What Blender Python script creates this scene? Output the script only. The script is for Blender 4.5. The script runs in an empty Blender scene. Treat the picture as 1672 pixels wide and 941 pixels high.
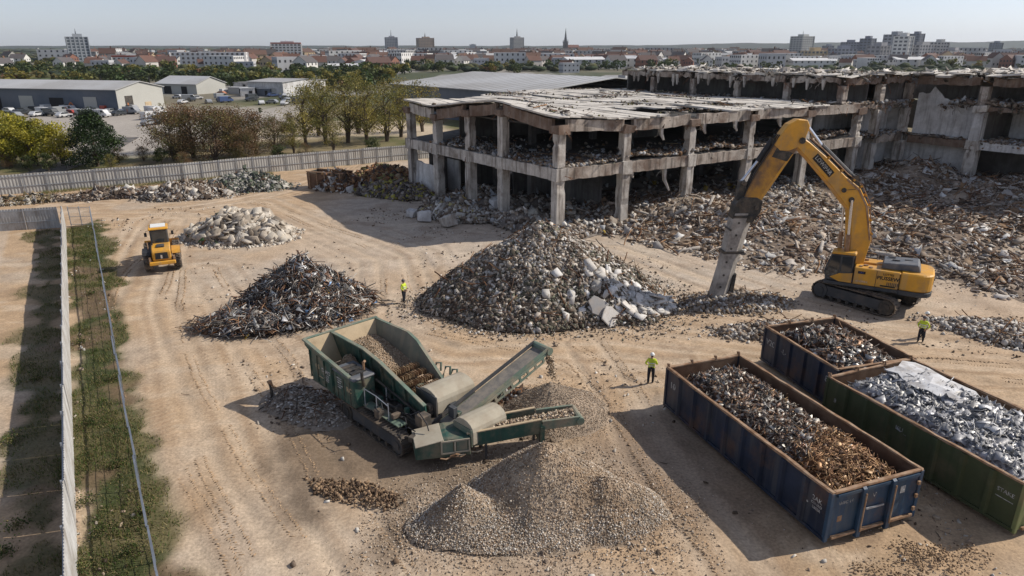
import bpy, bmesh, math, random
import numpy as np
from mathutils import Vector, Matrix, Quaternion

random.seed(11)
RNG = np.random.default_rng(11)
SC = bpy.context.scene
COL = SC.collection
PI = math.pi
R = math.radians

# ------------------------------------------------------------------ survey: a point of the plan from the drone's station
CAM_H, PITCH, FOC = 18.0, R(19.4), 1115.0 / 1672.0


def site(px, py, z=0.0):
    """Plan position (x, y) of a surveyed mark lying at height z."""
    x = (px - 836.0) / 1115.0
    y = -(py - 470.5) / 1115.0
    d = (x, math.cos(PITCH) + y * math.sin(PITCH), -math.sin(PITCH) + y * math.cos(PITCH))
    t = (z - CAM_H) / d[2]
    return (d[0] * t, d[1] * t)


# ------------------------------------------------------------------ tags
def tag(o, label=None, cat=None, group=None, kind=None):
    if label: o['label'] = label
    if cat: o['category'] = cat
    if group: o['group'] = group
    if kind: o['kind'] = kind
    return o


def link(name, me, parent=None, loc=None):
    o = bpy.data.objects.new(name, me)
    COL.objects.link(o)
    if parent is not None: o.parent = parent
    if loc is not None: o.location = loc
    return o


def empty(name, loc, rz=0.0):
    o = bpy.data.objects.new(name, None)
    COL.objects.link(o)
    o.location = loc
    o.rotation_euler = (0, 0, rz)
    o.empty_display_size = 0.3
    return o


def thing(name, loc, rz, label, cat, group=None, kind=None):
    return tag(empty(name, loc, rz), label, cat, group, kind)


KIDS = {}


def kids(o):
    return list(o.children)


def copy_tree(o, parent=None):
    c = o.copy()
    COL.objects.link(c)
    c.parent = parent
    for ch in kids(o):
        copy_tree(ch, c)
    return c


# ------------------------------------------------------------------ materials
def M(name, col, rough=0.8, metal=0.0, var=0.2, vs=2.0, dirt=None, da=0.6, ds=0.8, dth=0.5, streak=None, sa=0.6,
      bump=0.3, bs=12.0, attr=False, spec=0.3, coat=0.0, leaf=False, fine=0.0):
    m = bpy.data.materials.new(name)
    m.use_nodes = True
    nt = m.node_tree
    N, L = nt.nodes, nt.links
    N.clear()
    out = N.new('ShaderNodeOutputMaterial')
    bs_ = N.new('ShaderNodeBsdfPrincipled')
    tc = N.new('ShaderNodeTexCoord')
    geo = tc.outputs['Object']

    def noise(scale, det=5.0, ro=0.6, vec=None):
        n = N.new('ShaderNodeTexNoise')
        n.inputs['Scale'].default_value = scale
        n.inputs['Detail'].default_value = det
        n.inputs['Roughness'].default_value = ro
        L.new(vec or geo, n.inputs['Vector'])
        return n.outputs['Fac']

    def maprange(f, a, b, c, d):
        n = N.new('ShaderNodeMapRange')
        L.new(f, n.inputs[0])
        for i, v in enumerate((a, b, c, d)): n.inputs[i + 1].default_value = v
        return n.outputs[0]

    def mix(f, a, b, mode='MIX'):
        n = N.new('ShaderNodeMix')
        n.data_type = 'RGBA'
        n.blend_type = mode
        if isinstance(f, float): n.inputs[0].default_value = f
        else: L.new(f, n.inputs[0])
        for s, v in ((n.inputs[6], a), (n.inputs[7], b)):
            if isinstance(v, tuple): s.default_value = (*v[:3], 1)
            else: L.new(v, s)
        return n.outputs[2]

    if attr:
        a = N.new('ShaderNodeAttribute')
        a.attribute_name = 'col'
        base = a.outputs['Color']
    else:
        base = tuple(col)
    f = maprange(noise(vs), 0.3, 0.7, 1 - var, 1 + var)
    comb = N.new('ShaderNodeCombineColor')
    for i in range(3): L.new(f, comb.inputs[i])
    c = mix(1.0, base, comb.outputs[0], 'MULTIPLY')
    if fine:
        f2 = maprange(noise(vs * 9), 0.3, 0.7, 1 - fine, 1 + fine)
        comb2 = N.new('ShaderNodeCombineColor')
        for i in range(3): L.new(f2, comb2.inputs[i])
        c = mix(1.0, c, comb2.outputs[0], 'MULTIPLY')
    if dirt is not None:
        c = mix(maprange(noise(ds, 8, 0.65), dth - 0.06, dth + 0.12, 0, da), c, tuple(dirt))
    if streak is not None:
        mp = N.new('ShaderNodeMapping')
        mp.inputs['Scale'].default_value = (2.2, 2.2, 0.22)
        L.new(geo, mp.inputs['Vector'])
        c = mix(maprange(noise(1.0, 6, 0.6, mp.outputs[0]), 0.5, 0.64, 0, sa), c, tuple(streak))
    L.new(c, bs_.inputs['Base Color'])
    bs_.inputs['Roughness'].default_value = rough
    bs_.inputs['Metallic'].default_value = metal
    bs_.inputs['Specular IOR Level'].default_value = spec
    if coat: bs_.inputs['Coat Weight'].default_value = coat
    if bump:
        b = N.new('ShaderNodeBump')
        b.inputs['Strength'].default_value = bump
        b.inputs['Distance'].default_value = 0.05
        L.new(noise(bs, 6, 0.65), b.inputs['Height'])
        L.new(b.outputs[0], bs_.inputs['Normal'])
    surf = bs_.outputs[0]
    if leaf:
        tr = N.new('ShaderNodeBsdfTranslucent')
        L.new(c, tr.inputs['Color'])
        mx = N.new('ShaderNodeMixShader')
        mx.inputs[0].default_value = 0.3
        L.new(surf, mx.inputs[1]); L.new(tr.outputs[0], mx.inputs[2])
        surf = mx.outputs[0]
    L.new(surf, out.inputs['Surface'])
    return m


DUST = (0.36, 0.29, 0.21)
MT = dict(
    attr=M('loose_material', (1, 1, 1), attr=True, rough=1.0, spec=0.1, var=0.22, vs=1.3, fine=0.15, bump=0.35, bs=9),
    attr_metal=M('scrap_metal', (1, 1, 1), attr=True, rough=0.5, metal=0.35, var=0.3, vs=2.5, fine=0.2, bump=0.25, bs=14, spec=0.5),
    shiny=M('bright_sheet_scrap', (1, 1, 1), attr=True, rough=0.5, metal=0.25, var=0.2, vs=3, bump=0.4, bs=8, spec=0.6),
    leaf=M('leaves', (1, 1, 1), attr=True, rough=0.6, var=0.15, vs=1.2, bump=0, leaf=True),
    grass=M('grass_blades', (1, 1, 1), attr=True, rough=0.7, var=0.15, vs=0.6, bump=0, leaf=True),
    bark=M('bark', (0.10, 0.075, 0.055), rough=0.95, bump=0.6, bs=20),
    concrete=M('old_concrete', (0.49, 0.455, 0.41), rough=0.92, var=0.2, vs=0.7, fine=0.1, dirt=(0.15, 0.11, 0.08), da=0.7, ds=0.45, dth=0.55,
               streak=(0.10, 0.075, 0.06), sa=0.75, bump=0.5, bs=6),
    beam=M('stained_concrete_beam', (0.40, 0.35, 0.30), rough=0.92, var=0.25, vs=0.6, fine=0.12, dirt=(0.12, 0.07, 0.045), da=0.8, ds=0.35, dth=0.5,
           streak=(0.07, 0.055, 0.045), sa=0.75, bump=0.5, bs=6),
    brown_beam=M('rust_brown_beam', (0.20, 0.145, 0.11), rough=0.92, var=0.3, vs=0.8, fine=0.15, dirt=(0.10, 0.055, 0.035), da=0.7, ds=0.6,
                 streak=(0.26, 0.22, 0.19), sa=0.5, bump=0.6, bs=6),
    slabtop=M('broken_roof_slab', (0.52, 0.485, 0.435), rough=0.93, var=0.16, vs=0.35, fine=0.14, dirt=(0.12, 0.10, 0.08), da=0.8, ds=0.25, dth=0.57, bump=0.5, bs=5),
    innerwall=M('shade_tinted_inner_wall', (0.15, 0.143, 0.135), rough=0.95, var=0.3, vs=0.3, dirt=(0.06, 0.055, 0.05), da=0.85, ds=0.16, dth=0.5, streak=(0.07, 0.06, 0.055), sa=0.6, bump=0.3, bs=4),  # base colour darkened to carry the interior shade, with dirt and streaks
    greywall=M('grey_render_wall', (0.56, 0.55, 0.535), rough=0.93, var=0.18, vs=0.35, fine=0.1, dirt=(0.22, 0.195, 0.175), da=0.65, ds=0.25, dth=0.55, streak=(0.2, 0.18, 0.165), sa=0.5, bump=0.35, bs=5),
    ceildark=M('dark_ceiling', (0.05, 0.047, 0.043), rough=0.98, var=0.4, vs=0.4, bump=0.3, bs=4),  # very dark tone for ceilings and upper cross beams
    rebar=M('rusty_rebar', (0.16, 0.075, 0.04), rough=0.85, bump=0.3, bs=30),
    yellow=M('yellow_machine_paint', (0.60, 0.295, 0.024), rough=0.52, var=0.14, vs=0.9, dirt=(0.26, 0.17, 0.085), da=0.6, ds=0.7, dth=0.53, streak=(0.36, 0.25, 0.13), sa=0.4, bump=0.1, bs=10, spec=0.5),
    yellow_worn=M('worn_yellow_arm_paint', (0.50, 0.25, 0.035), rough=0.6, var=0.25, vs=0.7, dirt=(0.13, 0.085, 0.06), da=0.9, ds=0.5, dth=0.46, bump=0.2, bs=10),
    arm_grey=M('worn_grey_arm_steel', (0.33, 0.305, 0.275), rough=0.75, var=0.25, vs=1.0, dirt=(0.09, 0.075, 0.065), da=0.75, ds=0.9, dth=0.5, bump=0.35, bs=9),
    darkgrey=M('dark_grey_paint', (0.055, 0.058, 0.062), rough=0.6, var=0.25, vs=1.2, dirt=(0.17, 0.135, 0.10), da=0.5, ds=1.0, dth=0.55, bump=0.15, bs=10),
    topgrey=M('slate_grey_cover', (0.10, 0.11, 0.125), rough=0.55, var=0.15, vs=1.4, dirt=(0.24, 0.21, 0.18), da=0.4, ds=1.4, bump=0.1),
    track=M('dusty_track_steel', (0.075, 0.066, 0.058), rough=0.8, metal=0.2, var=0.3, vs=3, dirt=(0.22, 0.165, 0.115), da=0.6, ds=1.6, dth=0.48, bump=0.5, bs=12),
    tyre=M('dusty_rubber', (0.045, 0.042, 0.04), rough=0.92, var=0.25, vs=3, dirt=(0.24, 0.19, 0.145), da=0.65, ds=1.6, dth=0.47, bump=0.4, bs=14),
    chrome=M('cylinder_rod', (0.62, 0.63, 0.66), rough=0.25, metal=0.8, var=0.05, bump=0),
    black=M('black_rubber', (0.022, 0.022, 0.024), rough=0.65, var=0.2, bump=0.1, spec=0.4),
    glass=M('cab_glass', (0.028, 0.034, 0.038), rough=0.08, var=0.1, bump=0, spec=0.8, coat=0.3),
    green=M('green_machine_paint', (0.020, 0.066, 0.051), rough=0.58, var=0.3, vs=1.0, dirt=(0.20, 0.165, 0.115), da=0.75, ds=0.9, dth=0.52, streak=(0.12, 0.12, 0.09), sa=0.4, bump=0.15, bs=9, spec=0.4),
    mint=M('faded_green_frame', (0.12, 0.165, 0.128), rough=0.6, var=0.25, vs=1.2, dirt=(0.27, 0.22, 0.16), da=0.75, ds=1.1, dth=0.5, bump=0.2, bs=10),
    tanplate=M('dust_coated_plate', (0.46, 0.36, 0.235), rough=0.85, var=0.14, vs=0.8, dirt=(0.24, 0.17, 0.10), da=0.6, ds=0.7, dth=0.55, bump=0.2, bs=8),
    beigecover=M('dusty_beige_cover', (0.37, 0.33, 0.255), rough=0.8, var=0.12, vs=0.9, dirt=(0.28, 0.23, 0.17), da=0.6, ds=1.2, bump=0.15, bs=8),
    belt=M('dusty_conveyor_belt', (0.20, 0.185, 0.165), rough=0.9, var=0.25, vs=2, dirt=(0.30, 0.25, 0.19), da=0.6, ds=2, bump=0.2),
    rustbar=M('rusty_screen_bars', (0.20, 0.12, 0.07), rough=0.85, var=0.35, vs=3, dirt=(0.33, 0.25, 0.15), da=0.7, ds=2.4, dth=0.48, bump=0.4),
    oily=M('oily_dark_machinery', (0.035, 0.034, 0.032), rough=0.6, var=0.4, vs=3, dirt=(0.16, 0.125, 0.09), da=0.5, ds=2, bump=0.4),
    blue=M('navy_container_paint', (0.011, 0.020, 0.042), rough=0.55, var=0.4, vs=0.7, dirt=(0.10, 0.055, 0.033), da=0.75, ds=0.6, dth=0.55, streak=(0.05, 0.055, 0.065), sa=0.8, bump=0.2, bs=7, spec=0.4),
    blue_end=M('faded_blue_container_end', (0.022, 0.054, 0.10), rough=0.5, var=0.3, vs=0.8, dirt=(0.15, 0.085, 0.045), da=0.65, ds=0.7, dth=0.57, streak=(0.08, 0.10, 0.11), sa=0.5, bump=0.2, bs=7, spec=0.4),
    olive=M('olive_container_paint', (0.056, 0.068, 0.032), rough=0.55, var=0.2, vs=0.7, dirt=(0.15, 0.12, 0.075), da=0.5, ds=0.5, dth=0.57, streak=(0.035, 0.05, 0.022), sa=0.6, bump=0.2, bs=7),
    olive_light=M('faded_olive_container_end', (0.17, 0.20, 0.085), rough=0.6, var=0.2, vs=0.8, dirt=(0.25, 0.18, 0.10), da=0.6, ds=0.7, bump=0.2, bs=7),
    rim=M('rubbed_rusty_rim', (0.27, 0.155, 0.085), rough=0.75, var=0.3, vs=2, dirt=(0.36, 0.28, 0.2), da=0.6, ds=2, bump=0.3, bs=14),
    rustin=M('rusty_container_inside', (0.12, 0.068, 0.042), rough=0.9, var=0.3, vs=1.0, dirt=(0.22, 0.15, 0.10), da=0.6, ds=0.7, bump=0.3),
    white=M('white_marking', (0.52, 0.52, 0.50), rough=0.7, var=0.2, vs=8, dirt=(0.12, 0.12, 0.12), da=0.8, ds=7, dth=0.47, bump=0),
    blackmark=M('black_marking', (0.02, 0.018, 0.016), rough=0.6, var=0.1, bump=0),
    redmark=M('red_marking', (0.42, 0.05, 0.03), rough=0.6, var=0.1, bump=0),
    bluemark=M('blue_marking', (0.05, 0.08, 0.35), rough=0.6, var=0.1, bump=0),
    fence=M('weathered_fence_sheet', (0.45, 0.445, 0.43), rough=0.75, var=0.18, vs=0.5, fine=0.08, dirt=(0.24, 0.205, 0.165), da=0.7, ds=0.6, dth=0.53, streak=(0.22, 0.195, 0.165), sa=0.7, bump=0.1, bs=5),
    fence2=M('grey_fence_sheet', (0.42, 0.41, 0.385), rough=0.75, var=0.14, vs=0.35, dirt=(0.25, 0.22, 0.18), da=0.55, ds=0.35, dth=0.55, streak=(0.22, 0.2, 0.175), sa=0.6, bump=0.1, bs=5),
    galvdark=M('weathered_mesh_steel', (0.17, 0.19, 0.225), rough=0.55, metal=0.3, var=0.25, vs=1.0, bump=0.05),
    galv=M('galvanised_steel', (0.38, 0.40, 0.43), rough=0.5, metal=0.5, var=0.15, vs=2, bump=0.05),
    hivis=M('hi_vis_yellow_cloth', (0.55, 0.66, 0.05), rough=0.8, var=0.08, vs=9, bump=0.3, bs=25),
    reflect=M('reflective_tape', (0.62, 0.63, 0.62), rough=0.4, var=0.05, bump=0),
    navy=M('navy_work_trousers', (0.022, 0.025, 0.035), rough=0.9, var=0.2, vs=9, bump=0.3, bs=25),
    skin=M('skin', (0.42, 0.25, 0.17), rough=0.6, var=0.08, bump=0),
    boot=M('work_boot', (0.05, 0.035, 0.025), rough=0.8, bump=0.1),
    hair=M('dark_hair', (0.03, 0.02, 0.015), rough=0.8, bump=0.2, bs=40),
    helmet=M('white_hard_hat', (0.72, 0.72, 0.68), rough=0.4, var=0.05, bump=0, spec=0.5),
    helmet_dark=M('dark_hard_hat', (0.09, 0.075, 0.07), rough=0.5, var=0.05, bump=0, spec=0.5),
    shirt=M('grey_white_shirt', (0.55, 0.53, 0.48), rough=0.9, var=0.1, bump=0.2),
    shed_wall=M('blue_grey_cladding', (0.075, 0.095, 0.125), rough=0.6, var=0.2, vs=0.08, dirt=(0.17, 0.18, 0.2), da=0.5, ds=0.07, bump=0.05),
    shed_light=M('cream_cladding', (0.40, 0.395, 0.36), rough=0.7, var=0.08, vs=0.1, bump=0.03),
    shed_roof=M('light_sheet_roof', (0.44, 0.445, 0.45), rough=0.65, var=0.13, vs=0.12, dirt=(0.28, 0.27, 0.255), da=0.7, ds=0.06, bump=0.03),
    shed_roof2=M('grey_felt_roof', (0.33, 0.33, 0.335), rough=0.8, var=0.14, vs=0.1, dirt=(0.22, 0.21, 0.2), da=0.6, ds=0.05, bump=0.03),
    opening=M('dark_opening', (0.02, 0.02, 0.022), rough=0.9, bump=0),
    town=M('town_building', (1, 1, 1), attr=True, rough=0.85, var=0.08, vs=0.2, bump=0),
)

# ------------------------------------------------------------------ mesh builders
class MB:
    def __init__(s):
        s.v, s.f, s.mi, s.cur = [], [], [], 0

    def add(s, vs, fs, T=None):
        b = len(s.v)
        for p in vs:
            p = Vector(p)
            s.v.append(T @ p if T is not None else p)
        for f in fs:
            s.f.append([b + i for i in f]); s.mi.append(s.cur)
        return s

    def box(s, c, d, T=None, rz=0.0, jit=0.0):
        x, y, z = d[0] / 2, d[1] / 2, d[2] / 2
        vs = [Vector((sx * x, sy * y, sz * z)) for sx in (-1, 1) for sy in (-1, 1) for sz in (-1, 1)]
        if jit: vs = [p + Vector((random.uniform(-jit, jit), random.uniform(-jit, jit), random.uniform(-jit, jit))) for p in vs]
        if rz:
            m = Matrix.Rotation(rz, 3, 'Z'); vs = [m @ p for p in vs]
        vs = [p + Vector(c) for p in vs]
        return s.add(vs, [(0, 1, 3, 2), (4, 6, 7, 5), (0, 4, 5, 1), (2, 3, 7, 6), (0, 2, 6, 4), (1, 5, 7, 3)], T)

    def beam(s, a, b, w, h, up=(0, 0, 1), T=None, jit=0.0, seg=1):
        """box section from a to b, w across, h along up"""
        a, b = Vector(a), Vector(b)
        d = (b - a).normalized()
        up = Vector(up)
        sd = d.cross(up)
        if sd.length < 1e-4: sd = d.cross(Vector((1, 0, 0)))
        sd.normalize(); u = sd.cross(d)
        vs, fs = [], []
        for k in range(seg + 1):
            p = a.lerp(b, k / seg)
            for (i, j) in ((-1, -1), (1, -1), (1, 1), (-1, 1)):
                q = p + sd * (i * w / 2) + u * (j * h / 2)
                if jit: q = q + Vector((random.uniform(-jit, jit), random.uniform(-jit, jit), random.uniform(-jit, jit)))
                vs.append(q)
        for k in range(seg):
            o = 4 * k
            for i in range(4):
                j = (i + 1) % 4
                fs.append((o + i, o + j, o + 4 + j, o + 4 + i))
        fs.append((3, 2, 1, 0)); o = 4 * seg; fs.append((o, o + 1, o + 2, o + 3))
        return s.add(vs, fs, T)

    def tube(s, pts, rad, n=8, T=None, cap=True):
        pts = [Vector(p) for p in pts]
        if not isinstance(rad, (list, tuple)): rad = [rad] * len(pts)
        vs, fs = [], []
        ref = Vector((0.13, 0.37, 0.92))
        for k, p in enumerate(pts):
            d = (pts[min(k + 1, len(pts) - 1)] - pts[max(k - 1, 0)]).normalized()
            a = d.cross(ref)
            if a.length < 0.05: a = d.cross(Vector((1, 0, 0)))
            a.normalize(); b = d.cross(a)
            for i in range(n):
                t = 2 * PI * i / n
                vs.append(p + (a * math.cos(t) + b * math.sin(t)) * rad[k])
        for k in range(len(pts) - 1):
            for i in range(n):
                j = (i + 1) % n
                fs.append((k * n + i, k * n + j, k * n + n + j, k * n + n + i))
        if cap:
            fs.append(tuple(range(n - 1, -1, -1))); o = (len(pts) - 1) * n; fs.append(tuple(range(o, o + n)))
        return s.add(vs, fs, T)

    def prism(s, prof, a, b, T=None):
        """2-D profile [(u,w)] carried from origin-frame a to b: a,b are functions (u,w)->xyz"""
        n = len(prof)
        vs = [Vector(a(*p)) for p in prof] + [Vector(b(*p)) for p in prof]
        fs = [tuple(range(n - 1, -1, -1)), tuple(range(n, 2 * n))]
        for i in range(n):
            j = (i + 1) % n
            fs.append((i, j, n + j, n + i))
        return s.add(vs, fs, T)

    def xz(s, prof, y0, y1, T=None, lean=0.0):
        z0 = min(p[1] for p in prof)
        return s.prism(prof, lambda u, w: (u, y0 + lean * (w - z0), w), lambda u, w: (u, y1 + lean * (w - z0), w), T)

    def yz(s, prof, x0, x1, T=None):
        return s.prism(prof, lambda u, w: (x0, u, w), lambda u, w: (x1, u, w), T)

    def xy(s, prof, z0, z1, T=None):
        return s.prism(prof, lambda u, w: (u, w, z0), lambda u, w: (u, w, z1), T)

    def build(s, name, mats, parent=None, bevel=0.0, smooth=False, world=False, loc=None):
        if world and parent is not None:
            off = parent.location.copy()
            s.v = [p - off for p in s.v]
        me = bpy.data.meshes.new(name)
        me.from_pydata([tuple(p) for p in s.v], [], s.f)
        bm = bmesh.new(); bm.from_mesh(me)
        bmesh.ops.recalc_face_normals(bm, faces=bm.faces)
        bm.to_mesh(me); bm.free()
        if not isinstance(mats, (list, tuple)): mats = [mats]
        for m in mats: me.materials.append(MT[m] if isinstance(m, str) else m)
        if len(mats) > 1:
            me.polygons.foreach_set('material_index', s.mi)
        if smooth:
            me.polygons.foreach_set('use_smooth', [True] * len(me.polygons))
        o = link(name, me, parent, loc)
        if bevel:
            b = o.modifiers.new('edge', 'BEVEL'); b.width = bevel; b.segments = 1; b.limit_method = 'ANGLE'; b.angle_limit = R(50)
        return o


def np_mesh(name, V, F, mat, C=None, smooth=False):
    V = np.asarray(V, dtype=np.float32); F = np.asarray(F, dtype=np.int32)
    me = bpy.data.meshes.new(name)
    nf, k = F.shape
    me.vertices.add(len(V)); me.vertices.foreach_set('co', V.ravel())
    me.loops.add(nf * k); me.loops.foreach_set('vertex_index', F.ravel())
    me.polygons.add(nf)
    me.polygons.foreach_set('loop_start', np.arange(0, nf * k, k, dtype=np.int32))
    me.polygons.foreach_set('loop_total', np.full(nf, k, dtype=np.int32))
    if smooth: me.polygons.foreach_set('use_smooth', np.ones(nf, dtype=bool))
    me.update(calc_edges=True)
    if C is not None:
        a = me.color_attributes.new('col', 'FLOAT_COLOR', 'POINT')
        C4 = np.ones((len(V), 4), dtype=np.float32); C4[:, :3] = C
        a.data.foreach_set('color', C4.ravel())
    me.materials.append(MT[mat] if isinstance(mat, str) else mat)
    return me


# ------------------------------------------------------------------ numpy noise
def _hash(ix, iy, seed):
    h = (ix.astype(np.int64) * 374761393 + iy.astype(np.int64) * 668265263 + seed * 1442695041) & 0xFFFFFFFF
    h = ((h ^ (h >> 13)) * 1274126177) & 0xFFFFFFFF
    h = h ^ (h >> 16)
    return (h & 0xFFFFFF) / float(0xFFFFFF)


def vnoise(x, y, seed=0):
    x = np.asarray(x, float); y = np.asarray(y, float)
    ix, iy = np.floor(x), np.floor(y)
    fx, fy = x - ix, y - iy
    fx = fx * fx * (3 - 2 * fx); fy = fy * fy * (3 - 2 * fy)
    a = _hash(ix, iy, seed); b = _hash(ix + 1, iy, seed); c = _hash(ix, iy + 1, seed); d = _hash(ix + 1, iy + 1, seed)
    return (a * (1 - fx) + b * fx) * (1 - fy) + (c * (1 - fx) + d * fx) * fy


def fbm(x, y, seed=0, octv=4, gain=0.5):
    x = np.asarray(x, float); y = np.asarray(y, float)
    s, a, t = 0.0, 1.0, 0.0
    for k in range(octv):
        s = s + a * vnoise(x * 2 ** k + 17.3 * k, y * 2 ** k - 9.1 * k, seed + k); t += a; a *= gain
    return s / t


def sstep(a, b, x):
    t = np.clip((x - a) / (b - a), 0, 1)
    return t * t * (3 - 2 * t)


def seg_dist(x, y, pts):
    d = np.full(np.shape(x), 1e9)
    for (ax, ay), (bx, by) in zip(pts[:-1], pts[1:]):
        vx, vy = bx - ax, by - ay
        t = np.clip(((x - ax) * vx + (y - ay) * vy) / (vx * vx + vy * vy), 0, 1)
        d = np.minimum(d, np.hypot(x - ax - t * vx, y - ay - t * vy))
    return d


def seg_side(x, y, pts):
    """signed distance to a polyline: positive on its left"""
    d = np.full(np.shape(x), 1e9); sg = np.zeros(np.shape(x))
    for (ax, ay), (bx, by) in zip(pts[:-1], pts[1:]):
        vx, vy = bx - ax, by - ay
        t = np.clip(((x - ax) * vx + (y - ay) * vy) / (vx * vx + vy * vy), 0, 1)
        dd = np.hypot(x - ax - t * vx, y - ay - t * vy)
        m = dd < d
        d = np.where(m, dd, d)
        sg = np.where(m, np.sign(vx * (y - ay) - vy * (x - ax)), sg)
    return d * sg


def in_poly(x, y, poly):
    x = np.asarray(x, float); y = np.asarray(y, float)
    c = np.zeros(x.shape, bool)
    n = len(poly)
    for i in range(n):
        (x1, y1), (x2, y2) = poly[i], poly[(i + 1) % n]
        if y1 == y2: continue
        hit = ((y1 > y) != (y2 > y)) & (x < (x2 - x1) * (y - y1) / (y2 - y1) + x1)
        c ^= hit
    return c


def poly_mask(x, y, poly, soft):
    d = seg_dist(x, y, list(poly) + [poly[0]])
    return np.where(in_poly(x, y, poly), 1, -1) * d / soft


# ------------------------------------------------------------------ loose pieces: templates and scatter
def _tri(bm):
    bmesh.ops.triangulate(bm, faces=bm.faces)
    bm.verts.ensure_lookup_table(); bm.verts.index_update()
    V = np.array([v.co[:] for v in bm.verts]); F = np.array([[v.index for v in f.verts] for f in bm.faces])
    bm.free()
    return V, F


def t_frag():
    """angular broken fragment: a battered box with corners knocked off"""
    bm = bmesh.new()
    d = (1.0, random.uniform(0.45, 0.95), random.uniform(0.28, 0.7))
    for sx in (-1, 1):
        for sy in (-1, 1):
            for sz in (-1, 1):
                j = lambda: random.uniform(0.55, 1.15)
                bm.verts.new((sx * d[0] * j(), sy * d[1] * j(), sz * d[2] * j()))
    if random.random() < 0.5: bm.verts.new((random.uniform(-1, 1), random.uniform(-.5, .5), d[2] * 1.5))
    r = bmesh.ops.convex_hull(bm, input=bm.verts)
    bmesh.ops.delete(bm, geom=[g for g in r['geom_interior'] if isinstance(g, bmesh.types.BMVert)], context='VERTS')
    return _tri(bm)


def t_chunk(n=10, flat=1.0):
    bm = bmesh.new()
    for _ in range(n):
        p = Vector((random.gauss(0, 1), random.gauss(0, 1), random.gauss(0, 1))).normalized() * random.uniform(0.75, 1.1)
        bm.verts.new((p.x, p.y * random.uniform(0.7, 1.0), p.z * 0.8 * flat))
    r = bmesh.ops.convex_hull(bm, input=bm.verts)
    bmesh.ops.delete(bm, geom=[g for g in r['geom_interior'] if isinstance(g, bmesh.types.BMVert)], context='VERTS')
    return _tri(bm)


def t_plate():
    bm = bmesh.new()
    n = random.randint(4, 6)
    ang = sorted(random.uniform(0, 2 * PI) for _ in range(n))
    for i in range(n):
        a = 2 * PI * (i + random.uniform(-0.3, 0.3)) / n; r = random.uniform(0.7, 1.1)
        for z in (-0.10, 0.10): bm.verts.new((r * math.cos(a), r * math.sin(a) * 0.8, z + random.uniform(-0.03, 0.03)))
    bmesh.ops.convex_hull(bm, input=bm.verts)
    return _tri(bm)


def t_bar(seg=4, curve=0.5, w=0.045):
    b = MB()
    p = Vector((0, 0, 0)); d = Vector((1, 0, 0)); pts = [p.copy()]
    for k in range(seg):
        d = (d + Vector((0, random.gauss(0, curve), random.gauss(0, curve)))).normalized()
        p = p + d * (2.0 / seg); pts.append(p.copy())
    c = sum(pts, Vector()) / len(pts)
    b.tube([q - c for q in pts], w, n=4)
    bm = bmesh.new(); vs = [bm.verts.new(v) for v in b.v]
    for f in b.f: bm.faces.new([vs[i] for i in f])
    return _tri(bm)


def t_sheet(curl=0.6):
    """crumpled thin sheet with thickness"""
    nx, ny = 4, 3
    ph, am, tw = random.uniform(0, 6), random.uniform(0.1, curl), random.uniform(-0.5, 0.5)
    V, F = [], []
    for s in (0, 1):
        for i in range(nx):
            for j in range(ny):
                x = -1 + 2 * i / (nx - 1); y = (-1 + 2 * j / (ny - 1)) * 0.6
                z = am * math.sin(2.2 * x + ph) + tw * x * y + 0.12 * math.sin(5 * y + ph) + s * 0.035
                V.append((x, y, z))
    # jitter shared by both skins
    for k in range(nx * ny):
        dx, dy, dz = (random.uniform(-0.13, 0.13) for _ in range(3))
        for s in (0, 1):
            a = V[k + s * nx * ny]; V[k + s * nx * ny] = (a[0] + dx, a[1] + dy, a[2] + dz)
    n = nx * ny
    for i in range(nx - 1):
        for j in range(ny - 1):
            a, b, c, d = i * ny + j, (i + 1) * ny + j, (i + 1) * ny + j + 1, i * ny + j + 1
            F += [(a, c, b), (a, d, c), (n + a, n + b, n + c), (n + a, n + c, n + d)]
    ring = [i * ny for i in range(nx)] + [(nx - 1) * ny + j for j in range(1, ny)] + [i * ny + ny - 1 for i in range(nx - 2, -1, -1)] + [j for j in range(ny - 2, 0, -1)]
    for k in range(len(ring)):
        a, b = ring[k], ring[(k + 1) % len(ring)]
        F += [(a, b, n + b), (a, n + b, n + a)]
    return np.array(V), np.array(F)


T_CHUNK = [t_frag() for _ in range(20)]
T_STONE = [t_chunk(random.randint(5, 7)) for _ in range(12)]
T_PLATE = [t_plate() for _ in range(10)]
T_BAR = [t_bar(4, random.choice((0.1, 0.25, 0.5)), random.choice((0.022, 0.035, 0.05))) for _ in range(16)]
def t_beam():
    b = MB(); w, h = random.uniform(0.08, 0.17), random.uniform(0.07, 0.14)
    b.beam((-1, 0, 0), (1, random.uniform(-.05, .05), random.uniform(-.05, .05)), w * 2, h * 2, seg=3, jit=0.025)
    bm = bmesh.new(); vs = [bm.verts.new(v) for v in b.v]
    for f in b.f: bm.faces.new([vs[i] for i in f])
    return _tri(bm)


T_BEAM = [t_beam() for _ in range(8)]
T_ROD = [t_bar(3, 0.12, 0.014) for _ in range(8)]
T_SHEET = [t_sheet() for _ in range(14)]


SIZE_K = {id(T_CHUNK): 0.5, id(T_STONE): 0.6, id(T_PLATE): 0.6, id(T_SHEET): 0.75}


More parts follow.
